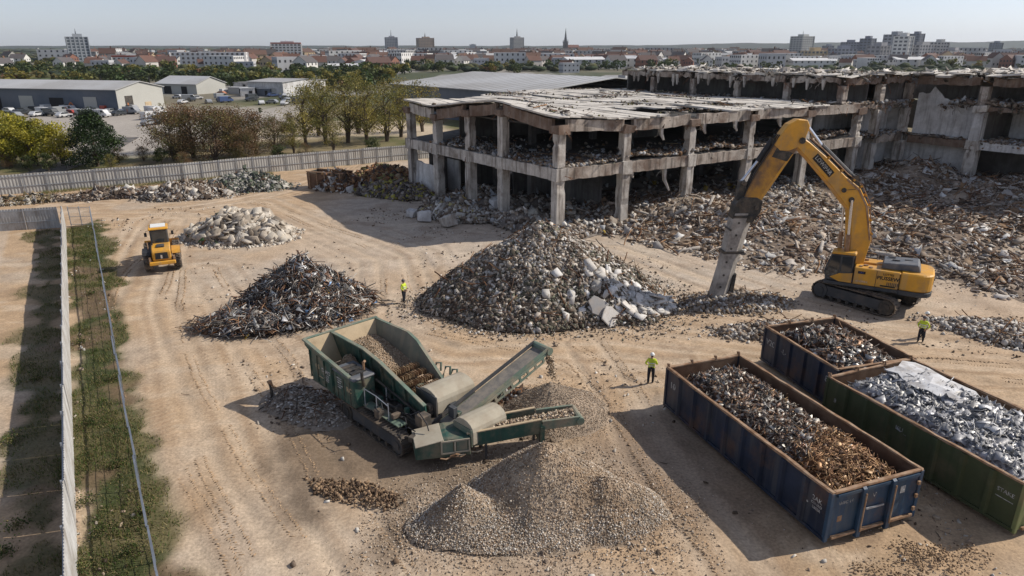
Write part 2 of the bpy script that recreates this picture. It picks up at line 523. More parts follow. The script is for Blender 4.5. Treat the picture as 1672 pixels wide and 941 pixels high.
def rand_rot(n, tilt=PI):
    """n random rotation matrices; tilt limits how far the local z leans from the vertical"""
    az = RNG.uniform(0, 2 * PI, n); sp = RNG.uniform(0, 2 * PI, n)
    ti = RNG.uniform(0, tilt, n) if tilt < PI else np.arccos(RNG.uniform(-1, 1, n))
    ca, sa, ct, st, cs, ss = np.cos(az), np.sin(az), np.cos(ti), np.sin(ti), np.cos(sp), np.sin(sp)
    z = np.zeros(n); o = np.ones(n)
    Rz = np.stack([ca, -sa, z, sa, ca, z, z, z, o], 1).reshape(n, 3, 3)
    Rx = np.stack([o, z, z, z, ct, -st, z, st, ct], 1).reshape(n, 3, 3)
    Rs = np.stack([cs, -ss, z, ss, cs, z, z, z, o], 1).reshape(n, 3, 3)
    return Rz @ Rx @ Rs


def align_rot(nrm):
    """rotation taking z to each normal, with random spin"""
    n = len(nrm)
    sp = RNG.uniform(0, 2 * PI, n)
    t = np.stack([np.cos(sp), np.sin(sp), np.zeros(n)], 1)
    t = t - nrm * (t * nrm).sum(1, keepdims=True); t /= np.linalg.norm(t, axis=1, keepdims=True)
    b = np.cross(nrm, t)
    return np.stack([t, b, nrm], 2)


def scatter(P, S, Rm, C, temps):
    """pieces at P (n,3), sizes S (n,3), rotations Rm, colours C (n,3) -> V, F, col"""
    n = len(P)
    if n == 0: return np.zeros((0, 3)), np.zeros((0, 3), int), np.zeros((0, 3))
    pick = RNG.integers(0, len(temps), n)
    Vs, Fs, Cs, base = [], [], [], 0
    for k, (tv, tf) in enumerate(temps):
        idx = np.nonzero(pick == k)[0]
        if not len(idx): continue
        loc = tv[None] * S[idx][:, None, :]
        w = np.einsum('nij,nvj->nvi', Rm[idx], loc) + P[idx][:, None, :]
        m = len(tv)
        Vs.append(w.reshape(-1, 3))
        Fs.append((tf[None] + (np.arange(len(idx)) * m)[:, None, None] + base).reshape(-1, 3))
        Cs.append(np.repeat(C[idx], m, axis=0))
        base += m * len(idx)
    return np.concatenate(Vs), np.concatenate(Fs), np.concatenate(Cs)


def merge(parts):
    Vs, Fs, Cs, b = [], [], [], 0
    for V, F, C in parts:
        if len(V) == 0: continue
        Vs.append(V); Fs.append(F + b); Cs.append(C); b += len(V)
    return np.concatenate(Vs), np.concatenate(Fs), np.concatenate(Cs)


def palette(n, cols, jit=0.18):
    cols = np.array([c[:3] for c in cols]); w = None
    i = RNG.integers(0, len(cols), n)
    c = cols[i] * RNG.uniform(1 - jit, 1 + jit, (n, 1))
    return np.clip(c, 0.01, 0.9)


def surface(hf, x0, x1, y0, y1, res, colf, keep=None):
    nx, ny = int((x1 - x0) / res) + 2, int((y1 - y0) / res) + 2
    X, Y = np.meshgrid(np.linspace(x0, x1, nx), np.linspace(y0, y1, ny), indexing='ij')
    Z = hf(X, Y)
    C = colf(X, Y, Z).reshape(-1, 3)
    V = np.stack([X, Y, Z], 2).reshape(-1, 3)
    i = np.arange(nx * ny).reshape(nx, ny)
    a, b, c, d = i[:-1, :-1].ravel(), i[1:, :-1].ravel(), i[1:, 1:].ravel(), i[:-1, 1:].ravel()
    F = np.concatenate([np.stack([a, b, c], 1), np.stack([a, c, d], 1)])
    if keep is not None:
        k = keep(X, Y, Z).ravel()
        F = F[k[F].all(1)]
    used = np.unique(F)
    m = np.full(len(V), -1); m[used] = np.arange(len(used))
    return V[used], m[F], C[used]


def h_normal(hf, x, y, e=0.25):
    dx = (hf(x + e, y) - hf(x - e, y)) / (2 * e); dy = (hf(x, y + e) - hf(x, y - e)) / (2 * e)
    n = np.stack([-dx, -dy, np.ones_like(dx)], 1)
    return n / np.linalg.norm(n, axis=1, keepdims=True)


def strew(hf, bounds, n, size, cols, temps, dens, flat=(1, 1, 1), tilt=PI, sink=0.3, power=2.2, jit=0.2, align=False, lift=0.0):
    """n pieces over the height function, density dens(x,y) in 0..1"""
    x0, x1, y0, y1 = bounds
    xs, ys = [], []
    got = 0
    for _ in range(60):
        x = RNG.uniform(x0, x1, n * 2); y = RNG.uniform(y0, y1, n * 2)
        k = RNG.uniform(0, 1, n * 2) < dens(x, y)
        xs.append(x[k]); ys.append(y[k]); got += k.sum()
        if got >= n: break
    x = np.concatenate(xs)[:n]; y = np.concatenate(ys)[:n]; m = len(x)
    s = (size[0] + (size[1] - size[0]) * RNG.uniform(0, 1, m) ** power) * SIZE_K.get(id(temps), 1.0)
    S = s[:, None] * np.array(flat)[None] * RNG.uniform(0.75, 1.25, (m, 3))
    z = np.maximum(hf(x, y), ground_h(x, y)) + s * (0.5 - sink) * np.array(flat)[2] + lift * RNG.uniform(0, 1, m)
    Rm = rand_rot(m, tilt)
    if align: Rm = align_rot(h_normal(hf, x, y)) @ rand_rot(m, tilt)
    return scatter(np.stack([x, y, z], 1), S, Rm, palette(m, cols, jit), temps)
# ------------------------------------------------------------------ camera, sun, sky
cam = bpy.data.cameras.new('drone_camera')
cam.sensor_width = 36.0; cam.lens = 36.0 * FOC; cam.clip_start = 0.5; cam.clip_end = 60000
camo = bpy.data.objects.new('drone_camera', cam); COL.objects.link(camo)
camo.location = (0, 0, CAM_H); camo.rotation_euler = (PI / 2 - PITCH, 0, 0)
SC.camera = camo

SUN_EL, SUN_AZ = R(38.5), R(13)            # azimuth measured from +X towards +Y
SUNV = Vector((math.cos(SUN_AZ) * math.cos(SUN_EL), math.sin(SUN_AZ) * math.cos(SUN_EL), math.sin(SUN_EL)))
sl = bpy.data.lights.new('sun', 'SUN'); sl.energy = 5.0; sl.angle = R(0.53); sl.color = (1.0, 0.925, 0.82)
so = bpy.data.objects.new('sun', sl); COL.objects.link(so)
so.rotation_euler = (-SUNV).to_track_quat('-Z', 'Y').to_euler(); so.location = (60, 20, 60)

W = bpy.data.worlds.new('World'); SC.world = W; W.use_nodes = True
wn = W.node_tree.nodes; wl = W.node_tree.links
bg = wn.get('Background') or wn.new('ShaderNodeBackground')
sky = wn.new('ShaderNodeTexSky'); sky.sky_type = 'NISHITA'; sky.sun_disc = False
sky.sun_elevation = SUN_EL; sky.sun_rotation = PI / 2 - SUN_AZ
sky.altitude = 0; sky.air_density = 1.0; sky.dust_density = 0.4; sky.ozone_density = 4.0
tint = wn.new('ShaderNodeMix'); tint.data_type = 'RGBA'; tint.blend_type = 'MULTIPLY'; tint.inputs[0].default_value = 1.0
tint.inputs[7].default_value = (0.955, 0.99, 1.115, 1)
hs = wn.new('ShaderNodeHueSaturation'); hs.inputs['Saturation'].default_value = 0.42
wl.new(sky.outputs[0], hs.inputs['Color']); wl.new(hs.outputs[0], tint.inputs[6]); wl.new(tint.outputs[2], bg.inputs['Color']); bg.inputs['Strength'].default_value = 0.118

SC.view_settings.view_transform = 'Standard'; SC.view_settings.look = 'None'
SC.view_settings.exposure = 0.0; SC.view_settings.gamma = 1.0; SC.view_settings.use_curve_mapping = False
cy = SC.cycles
cy.use_denoising = True
cy.max_bounces = 5; cy.diffuse_bounces = 3; cy.glossy_bounces = 2; cy.transmission_bounces = 2; cy.transparent_max_bounces = 4; cy.volume_bounces = 1
cy.caustics_reflective = False; cy.caustics_refractive = False
cy.sample_clamp_indirect = 4.0

# ------------------------------------------------------------------ ground: one sheet to the horizon
FENCE_A = [(-47.6, 70.9), (-24.0, 33.1), (-15.7, 19.8), (-8.2, 7.8)]              # tall fence along the haul road
FENCE_L = [(-90.0, 58.2), (-69.0, 64.2), (-47.9, 70.6)]                          # its return to the west
FENCE_M = [(-44.9, 71.3), (-22.5, 35.3), (-17.55, 27.4), (-11.8, 18.25), (-7.0, 10.6)]
FENCE_F = [(-112.0, 64.0), (-66.4, 87.6), (-47.1, 97.9), (-39.2, 103.6), (-20.3, 115.6), (-2.0, 127.0)]   # long fence at the back
HAUL = [(-38.0, 74.0), (-34.0, 64.0), (-27.5, 47.0), (-19.7, 33.5), (-14.5, 25.5), (-9.6, 19.5), (-4.0, 12.0)]
TRACKS = [HAUL,
          [site(150, 345), site(300, 342), site(430, 320), site(520, 295), site(610, 275)],
          [site(420, 330), site(520, 370), site(640, 420), site(660, 520), site(760, 560), site(1000, 552), site(1280, 585), site(1672, 610)],
          [site(330, 440), site(430, 600), site(520, 800), site(640, 960)],
          [site(950, 560), site(1010, 640), site(1060, 730), site(1180, 900), site(1230, 1000)],
          [site(700, 540), site(900, 580), site(1040, 640)],
          [site(560, 360), site(700, 395), site(760, 470)],
          [site(1000, 405), site(1150, 460), site(1300, 510), site(1450, 540), site(1672, 560)]]
GRASS_STRIP = FENCE_A[:3] + [(-8.2, 7.8), (-4.5, 9.5), site(305, 941), site(265, 790), site(235, 680), site(222, 610), site(200, 500), site(182, 420), site(168, 362), (-46.0, 74.5)]
LEFT_VERGE = [(-47.9, 70.5), (-8.2, 7.8), (-11.5, 7.8), site(24, 941), site(0, 760), site(18, 640), site(52, 480), site(66, 410), (-50.5, 68.0)]


def ground_h(x, y):
    near = sstep(135, 110, y) * sstep(90, 70, np.abs(x))
    h = (fbm(x / 5.0, y / 5.0, 3, 4) - 0.62) * 0.22 + (fbm(x / 1.1, y / 1.1, 5, 3) - 0.5) * 0.07
    for i, t in enumerate(TRACKS):
        d = seg_side(x, y, t)
        wob = (vnoise(x / 15, y / 15, 40 + i) - 0.5) * 1.1
        for off in (-1.15, 1.15) + ((-2.9, 2.6) if i in (0, 2) else ()):
            h = h - 0.055 * np.exp(-((d + wob - off) / 0.24) ** 2) + 0.03 * np.exp(-((d + wob - off - 0.45) / 0.2) ** 2)
    return h * near - 0.03


def ground_col(x, y):
    tan = np.array((0.395, 0.278, 0.172)); light = np.array((0.425, 0.356, 0.286)); grey = np.array((0.375, 0.32, 0.26)); brown = np.array((0.23, 0.15, 0.09))

    def mixc(a, b, f): return a + (b - a) * f[..., None]
    n1 = fbm(x / 9, y / 9, 11, 4); n2 = fbm(x / 2.2, y / 2.2, 12, 4); n3 = fbm(x / 0.8, y / 0.8, 13, 3)
    c = np.broadcast_to(tan, x.shape + (3,)).copy()
    c = mixc(c, light, sstep(36, 58, y + (n1 - 0.5) * 26) * sstep(-30, -14, x + (n1 - .5) * 10) * 0.85)
    c = mixc(c, grey, sstep(0.50, 0.66, n1) * 0.55)
    c = mixc(c, brown, sstep(0.58, 0.74, n2) * 0.3)
    c = c * (1 + (n3 - 0.5) * 0.3)[..., None]
    n4 = fbm(x / 5.0 + 9, y / 1.3, 15, 4)
    c = mixc(c, brown, sstep(0.60, 0.74, n4) * 0.15); c = mixc(c, np.array((0.54, 0.45, 0.345)), sstep(0.57, 0.7, fbm(x / 4.0, y / 1.6, 16, 4)) * 0.35)
    for i, t in enumerate(TRACKS[:5] + TRACKS[7:]):                             # compacted, paler wheel lines
        d = seg_side(x, y, t)
        wob = (vnoise(x / 15, y / 15, 40 + i) - 0.5) * 1.1
        along = sstep(0.35, 0.6, fbm(x / 7, y / 7, 60 + i, 3))
        near_t = np.exp(-(d / (4.5 if i in (0, 2) else 2.8)) ** 2)
        st = fbm(d * 1.7 + 3 * i, (x + y) / 22.0, 63 + i, 4)
        c = mixc(c, np.array((0.475, 0.39, 0.295)), near_t * sstep(0.5, 0.66, st) * 0.36); c = mixc(c, brown, near_t * sstep(0.46, 0.36, st) * 0.14)
        for k, o2 in enumerate((-3.4, -1.9, 0.1, 1.8, 3.1)):
            wv = (vnoise(x / 21, y / 21, 240 + 7 * i + k) - 0.5) * 2.6; q = np.abs(d + wv - o2)
            br = sstep(0.42, 0.56, fbm(x / 9, y / 9, 260 + 7 * i + k, 3))
            for e in (0.0, 1.9):
                q2 = np.abs(d + wv - o2 - e)
                c = mixc(c, brown, sstep(0.3, 0.16, q2) * br * 0.26); c = mixc(c, np.array((0.56, 0.44, 0.31)), sstep(0.12, 0.02, np.abs(q2 - 0.36)) * br * 0.3)
        for off in (-1.15, 1.15) + ((-2.9, 2.6, -4.2) if i in (0, 2) else ()):
            c = mixc(c, np.array((0.50, 0.395, 0.285)), np.exp(-((d + wob - off) / 0.42) ** 2) * (0.22 + 0.35 * along))
            c = mixc(c, brown, np.exp(-((d + wob - off - 0.62) / 0.18) ** 2) * 0.3 * along)
    # dark ground under and before the crusher: damp soil, mostly painted-in shadow
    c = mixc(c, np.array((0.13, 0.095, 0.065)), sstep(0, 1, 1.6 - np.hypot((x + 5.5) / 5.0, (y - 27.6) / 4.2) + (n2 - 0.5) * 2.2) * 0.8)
    c = mixc(c, np.array((0.17, 0.12, 0.085)), sstep(0, 1, 1.3 - np.hypot((x - 9.0) / 7.0, (y - 27.0) / 6.0) + (n2 - 0.5) * 1.2) * 0.55)  # darker ground around the long navy container
    c = mixc(c, np.array((0.20, 0.15, 0.11)), sstep(0.0, 1.0, poly_mask(x, y, RUBBLE_POLY, 4.0)) * 0.8)
    # grass: the strip between the fences, the verge outside
    soil = np.array((0.15, 0.10, 0.062)); g1 = np.array((0.05, 0.06, 0.02)); g2 = np.array((0.115, 0.098, 0.045))
    gcol = mixc(mixc(np.broadcast_to(g1, c.shape).copy(), g2, sstep(0.4, 0.65, n2)), soil, sstep(0.55, 0.67, fbm(x / 3.1, y / 3.1, 21, 4)) * 0.8)
    c = mixc(c, gcol, sstep(-0.5, 0.5, poly_mask(x, y, GRASS_STRIP, 1.0) + (n2 - 0.5) * 2.6))
    c = mixc(c, gcol, sstep(-0.5, 0.5, poly_mask(x, y, LEFT_VERGE, 1.0) + (n2 - 0.5) * 4.0) * 0.8)
    out_w = (seg_side(x, y, FENCE_A) < 0) & (y < 72)
    c = np.where((out_w & (seg_dist(x, y, FENCE_A) > 5))[..., None], mixc(c, np.array((0.44, 0.36, 0.28)), np.full(x.shape, 0.6)), c)
    # beyond the long fence
    beyond = seg_side(x, y, FENCE_F)
    far = (beyond > 0) & (y > 60) | (y > 130)
    verge = mixc(mixc(np.broadcast_to(np.array((0.10, 0.10, 0.035)), c.shape).copy(), np.array((0.20, 0.16, 0.085)), sstep(0.4, 0.65, n1)), soil, sstep(0.55, 0.7, n2) * 0.6)
    yard = np.array((0.33, 0.298, 0.26)) * (0.85 + 0.3 * n1)[..., None]
    sand = np.array((0.44, 0.36, 0.26)) * (0.85 + 0.3 * n2)[..., None]
    fc = mixc(verge, yard, sstep(-1, 1, poly_mask(x, y, YARD, 3.0) + (n2 - 0.5) * 2))
    fc = mixc(fc, sand, sstep(-1, 1, poly_mask(x, y, SANDY, 3.0) + (n1 - 0.5) * 4))
    t1 = mixc(np.broadcast_to(np.array((0.055, 0.065, 0.03)), c.shape).copy(), np.array((0.16, 0.14, 0.10)), sstep(0.42, 0.62, fbm(x / 40, y / 40, 31, 4)))
    t1 = mixc(t1, np.array((0.30, 0.28, 0.26)), sstep(0.6, 0.7, fbm(x / 22, y / 22, 33, 3)) * 0.8)
    fc = mixc(fc, t1, sstep(225, 260, y + (n1 - 0.5) * 60))
    wood = np.broadcast_to(np.array((0.04, 0.05, 0.026)), c.shape)
    fc = mixc(fc, wood, sstep(1900, 2600, y))
    c = np.where(far[..., None], fc, c)
    return np.clip(c, 0.01, 0.8)


YARD = [(-135, 222), (-62, 222), (-58, 175), (-62, 134), (-66, 120), (-78, 120), (-90, 138), (-135, 170)]
SANDY = [(-60, 134), (-46, 147), (-24, 150), (-16, 138), (-14, 170), (-30, 182), (-58, 176)]
RUBBLE_POLY = [site(900, 345), site(1005, 388), site(1120, 408), site(1215, 432), site(1300, 448), site(1420, 425), site(1545, 455), site(1690, 500), (48, 60), (75, 62), (72, 112), (50, 104), (24, 86)]


def graded(lo, hi, step, far_lo, far_hi, g=1.25):
    a = list(np.arange(lo, hi + 1e-6, step))
    s = step; v = hi
    while v < far_hi: s *= g; v += s; a.append(v)
    s = step; v = lo; pre = []
    while v > far_lo: s *= g; v -= s; pre.append(v)
    return np.array(pre[::-1] + a)


gx = graded(-72, 74, 0.25, -14000, 14000, 1.15); gy = graded(14, 100, 0.25, -400, 14000, 1.12)
GX, GY = np.meshgrid(gx, gy, indexing='ij')
GZ = ground_h(GX, GY)
ii = np.arange(GX.size).reshape(GX.shape)
gF = np.stack([ii[:-1, :-1].ravel(), ii[1:, :-1].ravel(), ii[1:, 1:].ravel(), ii[:-1, 1:].ravel()], 1)
MT['ground'] = M('trodden_ground', (1, 1, 1), attr=True, rough=0.95, var=0.12, vs=0.9, fine=0.26, bump=0.7, bs=4.0)
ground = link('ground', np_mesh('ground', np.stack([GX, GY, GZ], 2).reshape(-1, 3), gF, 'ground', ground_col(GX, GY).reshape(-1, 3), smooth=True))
tag(ground, kind='structure')

# dark lane running from the back fence up into the yard
lb = MB()
lane = [(-71.0, 100.5), (-72.5, 112.0), (-76.0, 128.0), (-82.0, 148.0)]
for (a, b) in zip(lane[:-1], lane[1:]):
    lb.add([(a[0] - 2.6, a[1], 0.012), (a[0] + 2.6, a[1], 0.012), (b[0] + 2.6, b[1], 0.012), (b[0] - 2.6, b[1], 0.012)], [(0, 1, 2, 3)])
MT['darklane'] = M('dark_lane_surface', (0.085, 0.082, 0.08), rough=0.9, var=0.25, vs=0.5, dirt=(0.22, 0.19, 0.155), da=0.7, ds=0.3, dth=0.5, bump=0.2)  # dark grey surface with paler patches
tag(lb.build('road', 'darklane'), kind='structure')


# ------------------------------------------------------------------ loose stones and grass on the ground
def gh(x, y): return ground_h(np.asarray(x), np.asarray(y))


def dirt_dens(x, y):
    f = fbm(x / 4.0, y / 4.0, 77, 4)
    lane = np.minimum(seg_dist(x, y, TRACKS[2]), seg_dist(x, y, HAUL))
    out = (seg_side(x, y, FENCE_A) < 0) | (seg_side(x, y, FENCE_F) > 0)
    return np.where(out, 0.0, np.clip(sstep(0.42, 0.7, f), 0.05, 1) * sstep(0.5, 5, lane))


STONE_C = [(0.42, 0.37, 0.31), (0.34, 0.27, 0.2), (0.25, 0.19, 0.14), (0.5, 0.47, 0.42), (0.17, 0.13, 0.10)]
LIT_C = STONE_C + [(0.08, 0.06, 0.045), (0.10, 0.075, 0.055), (0.13, 0.09, 0.06)]
V, F, C = merge([strew(gh, (-46, 40, 18, 80), 12000, (0.04, 0.30), LIT_C, T_CHUNK, dirt_dens, flat=(1, 0.9, 0.7), sink=0.3, power=5),
                 strew(gh, (-30, 26, 18.5, 45), 14000, (0.015, 0.08), STONE_C, T_STONE, dirt_dens, flat=(1, 0.9, 0.7), sink=0.3, power=3),
                 strew(gh, (-40, 40, 19, 75), 1500, (0.08, 0.4), [(0.10, 0.075, 0.06), (0.2, 0.15, 0.11), (0.35, 0.3, 0.25)], T_BAR, dirt_dens, flat=(1, 1, 1), tilt=0.2, sink=0.5)])
tag(link('gravel', np_mesh('gravel', V, F, 'attr', C)), 'loose stones and crumbs scattered over the trodden dirt', 'gravel', kind='stuff')

# tread prints pressed into the haul road and the turning tracks: rows of low soil ridges
prints = []
for ti, offs in ((0, (-1.5, 0.45, 1.9)), (3, (-0.9, 1.0)), (4, (-1.0, 0.9)), (2, (-1.6, 0.3)), (5, (-.9, .9))):
    P = [np.array(p) for p in TRACKS[ti]]
    for oi, off in enumerate(offs):
        for lane in (0.0, 0.42):
            s0 = 0.0
            for p, q in zip(P[:-1], P[1:]):
                L = np.linalg.norm(q - p); d = (q - p) / L; nrm = np.array((-d[1], d[0])); n = int(L / 0.17)
                s = np.arange(n) * 0.17
                c = p + d * s[:, None]
                wv = (vnoise(c[:, 0] / 13, c[:, 1] / 13, 800 + ti * 5 + oi) - 0.5) * 3.0
                c = c + nrm * (off + lane + wv)[:, None]
                k = (fbm(c[:, 0] / 6, c[:, 1] / 6, 820 + ti * 5 + oi, 3) > 0.50) & (c[:, 1] > 17)
                c = c[k]; m_ = len(c)
                if not m_: continue
                a = math.atan2(d[1], d[0]) + PI / 2 + (0.5 if lane else -0.5)
                ca, sa = math.cos(a), math.sin(a)
                Rz = np.broadcast_to(np.array(((ca, -sa, 0), (sa, ca, 0), (0, 0, 1))), (m_, 3, 3))
                prints.append(scatter(np.stack([c[:, 0], c[:, 1], gh(c[:, 0], c[:, 1]) + 0.004], 1), np.array((0.17, 0.045, 0.05)) * RNG.uniform(0.7, 1.2, (m_, 1)), Rz, palette(m_, [(0.36, 0.25, 0.155), (0.31, 0.215, 0.135)], 0.12), T_STONE))
V, F, C = merge(prints)
tag(link('tyre_prints', np_mesh('tyre_prints', V, F, 'attr', C)), 'tread prints of wheels pressed into the dirt of the haul road', 'tracks', kind='stuff')


def blades(bounds, n, maskf, hlo, hhi, cols):
    x = RNG.uniform(bounds[0], bounds[1], n); y = RNG.uniform(bounds[2], bounds[3], n)
    k = RNG.uniform(0, 1, n) < maskf(x, y)
    x, y = x[k], y[k]; m = len(x)
    h = RNG.uniform(hlo, hhi, m) * (0.4 + 1.1 * fbm(x / 1.6, y / 1.6, 91, 3)); a = RNG.uniform(0, 2 * PI, m); w = 0.012 + 0.014 * RNG.uniform(0, 1, m)
    z = gh(x, y) - 0.01
    lean = RNG.normal(0, 0.45, (m, 2)) * h[:, None]
    c, s = np.cos(a) * w, np.sin(a) * w
    V = np.stack([np.stack([x - c, y - s, z], 1), np.stack([x + c, y + s, z], 1), np.stack([x + lean[:, 0], y + lean[:, 1], z + h], 1)], 1).reshape(-1, 3)
    F = np.arange(3 * m).reshape(-1, 3)
    return V, F, np.repeat(palette(m, cols, 0.25), 3, axis=0)


GRASS_C = [(0.09, 0.135, 0.03), (0.068, 0.108, 0.026), (0.16, 0.155, 0.045), (0.27, 0.22, 0.10), (0.055, 0.085, 0.022), (0.2, 0.16, 0.08)]


def strip_dens(x, y):
    n2 = fbm(x / 2.2, y / 2.2, 12, 4)
    bare = sstep(0.52, 0.64, fbm(x / 3.1, y / 3.1, 21, 4)); e = poly_mask(x, y, GRASS_STRIP, 1.0) + (n2 - .5) * 3.4
    return np.where(e > 0, (1 - 0.92 * bare) * (0.35 + 0.65 * sstep(0, 1.6, e)) * (0.35 + 0.8 * sstep(0.35, 0.6, fbm(x / 0.9, y / 0.9, 22, 3))), 0)


def verge_dens(x, y):
    n2 = fbm(x / 2.2, y / 2.2, 12, 4)
    return np.where(poly_mask(x, y, LEFT_VERGE, 1.0) + (n2 - .5) * 4.0 > 0, 0.15 + 0.75 * sstep(0.42, 0.6, fbm(x / 1.4, y / 1.4, 23, 4)), 0)


V, F, C = merge([blades((-48, -4, 9, 75), 1000000, strip_dens, 0.06, 0.22, GRASS_C), blades((-52, -8, 9, 72), 520000, verge_dens, 0.06, 0.2, GRASS_C),
                 blades((-110, -18, 66, 132), 90000, lambda x, y: np.where((seg_side(x, y, FENCE_F) > 0) & (seg_side(x, y, FENCE_F) < 9), 0.8, 0), 0.15, 0.5, GRASS_C),
                 blades((-62, -36, 78, 104), 60000, lambda x, y: np.where((seg_side(x, y, FENCE_F) < -0.2) & (seg_side(x, y, FENCE_F) > -2.2), 0.8, 0), 0.15, 0.5, GRASS_C)])
tag(link('grass', np_mesh('grass', V, F, 'grass', C)), 'rough patchy grass along both sides of the fences', 'grass', kind='stuff')


def wildplants(name, pts, size, cols, n, label):
    Vs = []
    for (x, y, r) in pts:
        m = n
        P = np.stack([RNG.normal(x, r * 0.4, m), RNG.normal(y, r * 0.4, m), np.abs(RNG.normal(0.1, r * 0.3, m))], 1)
        Vs.append(scatter(P, np.full((m, 3), size) * RNG.uniform(0.6, 1.3, (m, 1)), rand_rot(m), palette(m, cols, 0.25), T_PLATE))
    V, F, C = merge(Vs)
    return tag(link(name, np_mesh(name, V, F, 'leaf', C)), label, 'weeds', kind='stuff')


wildplants('weeds', [(RNG.uniform(-44, -10), 0, 0)][:0] + [(site(px, py)[0], site(px, py)[1], r) for px, py, r in
           ((150, 692, .55), (190, 760, .5), (140, 820, .6), (170, 870, .7), (215, 900, .5), (130, 560, .5), (150, 480, .6), (185, 620, .4), (140, 420, .6), (20, 720, .6), (30, 860, .6), (8, 905, .5), (60, 620, .5), (130, 930, .6), (235, 835, .4))],
           0.04, GRASS_C, 260, 'broad leafed weeds tufted in the grass strip beside the fence')


# ------------------------------------------------------------------ fences
def fence_run(root, pts, h, step, sheet, post, period=0.26, amp=0.035, rail=True, facing=1, base_z=-0.1):
    for (a, b) in zip(pts[:-1], pts[1:]):
        a, b = Vector((*a, 0)), Vector((*b, 0)); L = (b - a).length; d = (b - a) / L; nrm = Vector((-d.y, d.x, 0))
        k = max(1, round(L / step))
        for i in range(k):
            p0, p1 = a + d * (L * i / k + 0.03), a + d * (L * (i + 1) / k - 0.03)
            m = MB(); n = max(4, int((p1 - p0).length / (period / 4)))
            hh = h + random.uniform(-0.04, 0.04); tl = random.uniform(-0.03, 0.03)
            vs, fs = [], []
            for j in range(n + 1):
                q = p0.lerp(p1, j / n); ph = j % 4
                o = amp * (1 if ph in (0, 1) else -1)
                for (off, z) in ((o + 0.012, base_z), (o + 0.012 + tl, hh), (o - 0.012 + tl, hh), (o - 0.012, base_z)):
                    w = q + nrm * off; vs.append((w.x, w.y, z))
            for j in range(n):
                for e in range(4):
                    fs.append((4 * j + e, 4 * j + (e + 1) % 4, 4 * j + 4 + (e + 1) % 4, 4 * j + 4 + e))
            fs += [(0, 1, 2, 3), (4 * n + 3, 4 * n + 2, 4 * n + 1, 4 * n)]
            m.add(vs, fs); m.build('panel', sheet, root, world=True)
            q = a + d * (L * i / k)
            MB().box((q.x - nrm.x * 0.09 * facing, q.y - nrm.y * 0.09 * facing, h / 2), (0.06, 0.06, h + 0.05), rz=math.atan2(d.y, d.x)).build('post', post, root, world=True)
        if rail:
            for z in (h * 0.36, h * 0.9):
                MB().beam(a - nrm * 0.062 * facing + Vector((0, 0, z)), b - nrm * 0.062 * facing + Vector((0, 0, z)), 0.05, 0.07).build('rail', post, root, world=True)


f1 = thing('sheet_fence', (-24, 33.1, 0), 0, 'pale corrugated sheet fence running up beside the grass strip and turning to the west', 'fence')
fence_run(f1, FENCE_A, 2.2, 3.0, 'fence', 'galv', facing=1, amp=0.012, period=0.2)
fence_run(f1, FENCE_L, 2.2, 3.0, 'fence', 'galv', facing=1, amp=0.014)
f2 = thing('sheet_fence', (-66.4, 87.6, 0), 0, 'long grey sheet fence closing the far side of the yard below the trees', 'fence')
fence_run(f2, FENCE_F, 2.45, 2.6, 'fence2', 'galv', period=0.36, amp=0.016, facing=1)

f3 = thing('mesh_fence', (-22.5, 35.3, 0), 0, 'low steel mesh fence between the grass strip and the haul road', 'fence')
for (a, b) in zip(FENCE_M[:-1], FENCE_M[1:]):
    a, b = Vector((*a, 0)), Vector((*b, 0)); L = (b - a).length; d = (b - a) / L; k = max(1, round(L / 3.0))
    for i in range(k):
        p0, p1 = a + d * (L * i / k), a + d * (L * (i + 1) / k)
        wob = Vector((-d.y, d.x, 0)) * random.uniform(-0.05, 0.05)
        MB().tube([p0 + wob + Vector((0, 0, -0.05)), p0 + wob + Vector((0, 0, 1.62))], 0.035, 6).build('post', 'galvdark', f3, world=True)
        m = MB()
        for z in (0.12, 0.55, 1.0, 1.3): m.beam(p0 + wob + Vector((0, 0, z)), p1 + wob + Vector((0, 0, z)), 0.016, 0.02)
        n = 20
        for j in range(1, n):
            q = p0.lerp(p1, j / n) + wob
            m.beam(q + Vector((0, 0, 0.08)), q + Vector((0, 0, 1.55)), 0.012, 0.012, up=d)
        m.build('mesh', 'galvdark', f3, world=True)
        MB().beam(p0 + wob + Vector((0, 0, 1.58)), p1 + wob + Vector((0, 0, 1.58)), 0.07, 0.05).build('top_rail', 'galvdark', f3, world=True)
g0 = Vector((-47.2, 71.2, 0)); g1 = Vector((-44.9, 71.3, 0))
gt = thing('mesh_gate', g0, 0, 'narrow steel mesh gate closing the far end of the grass strip', 'gate')
for q in (g0, g0.lerp(g1, 0.5), g1): MB().tube([q, q + Vector((0, 0, 2.1))], 0.045, 6).build('post', 'galv', gt, world=True)
m = MB()
for z in (0.15, 1.0, 1.95): m.beam(g0 + Vector((0, 0, z)), g1 + Vector((0, 0, z)), 0.04, 0.04)
for j in range(1, 20):
    q = g0.lerp(g1, j / 20); m.beam(q + Vector((0, 0, 0.1)), q + Vector((0, 0, 2.0)), 0.014, 0.014, up=(1, 0, 0))
m.build('gate_leaf', 'galv', gt, world=True)


# ------------------------------------------------------------------ heaps
def heap(name, bounds, res, hf, core_col, layers, label, cat, mat='attr', kind=None, group=None, thr=0.03, solid=True):
    x0, x1, y0, y1 = bounds
    parts = []
    if solid:
        parts.append(surface(hf, x0, x1, y0, y1, res, core_col, keep=lambda X, Y, Z: hf(X, Y) > -0.12))
    parts += layers
    V, F, C = merge(parts)
    c = np.array((0.5 * (x0 + x1), 0.5 * (y0 + y1), 0.0))
    o = link(name, np_mesh(name, V - c, F, mat, C), loc=tuple(c))
    return tag(o, label, cat, group, kind)


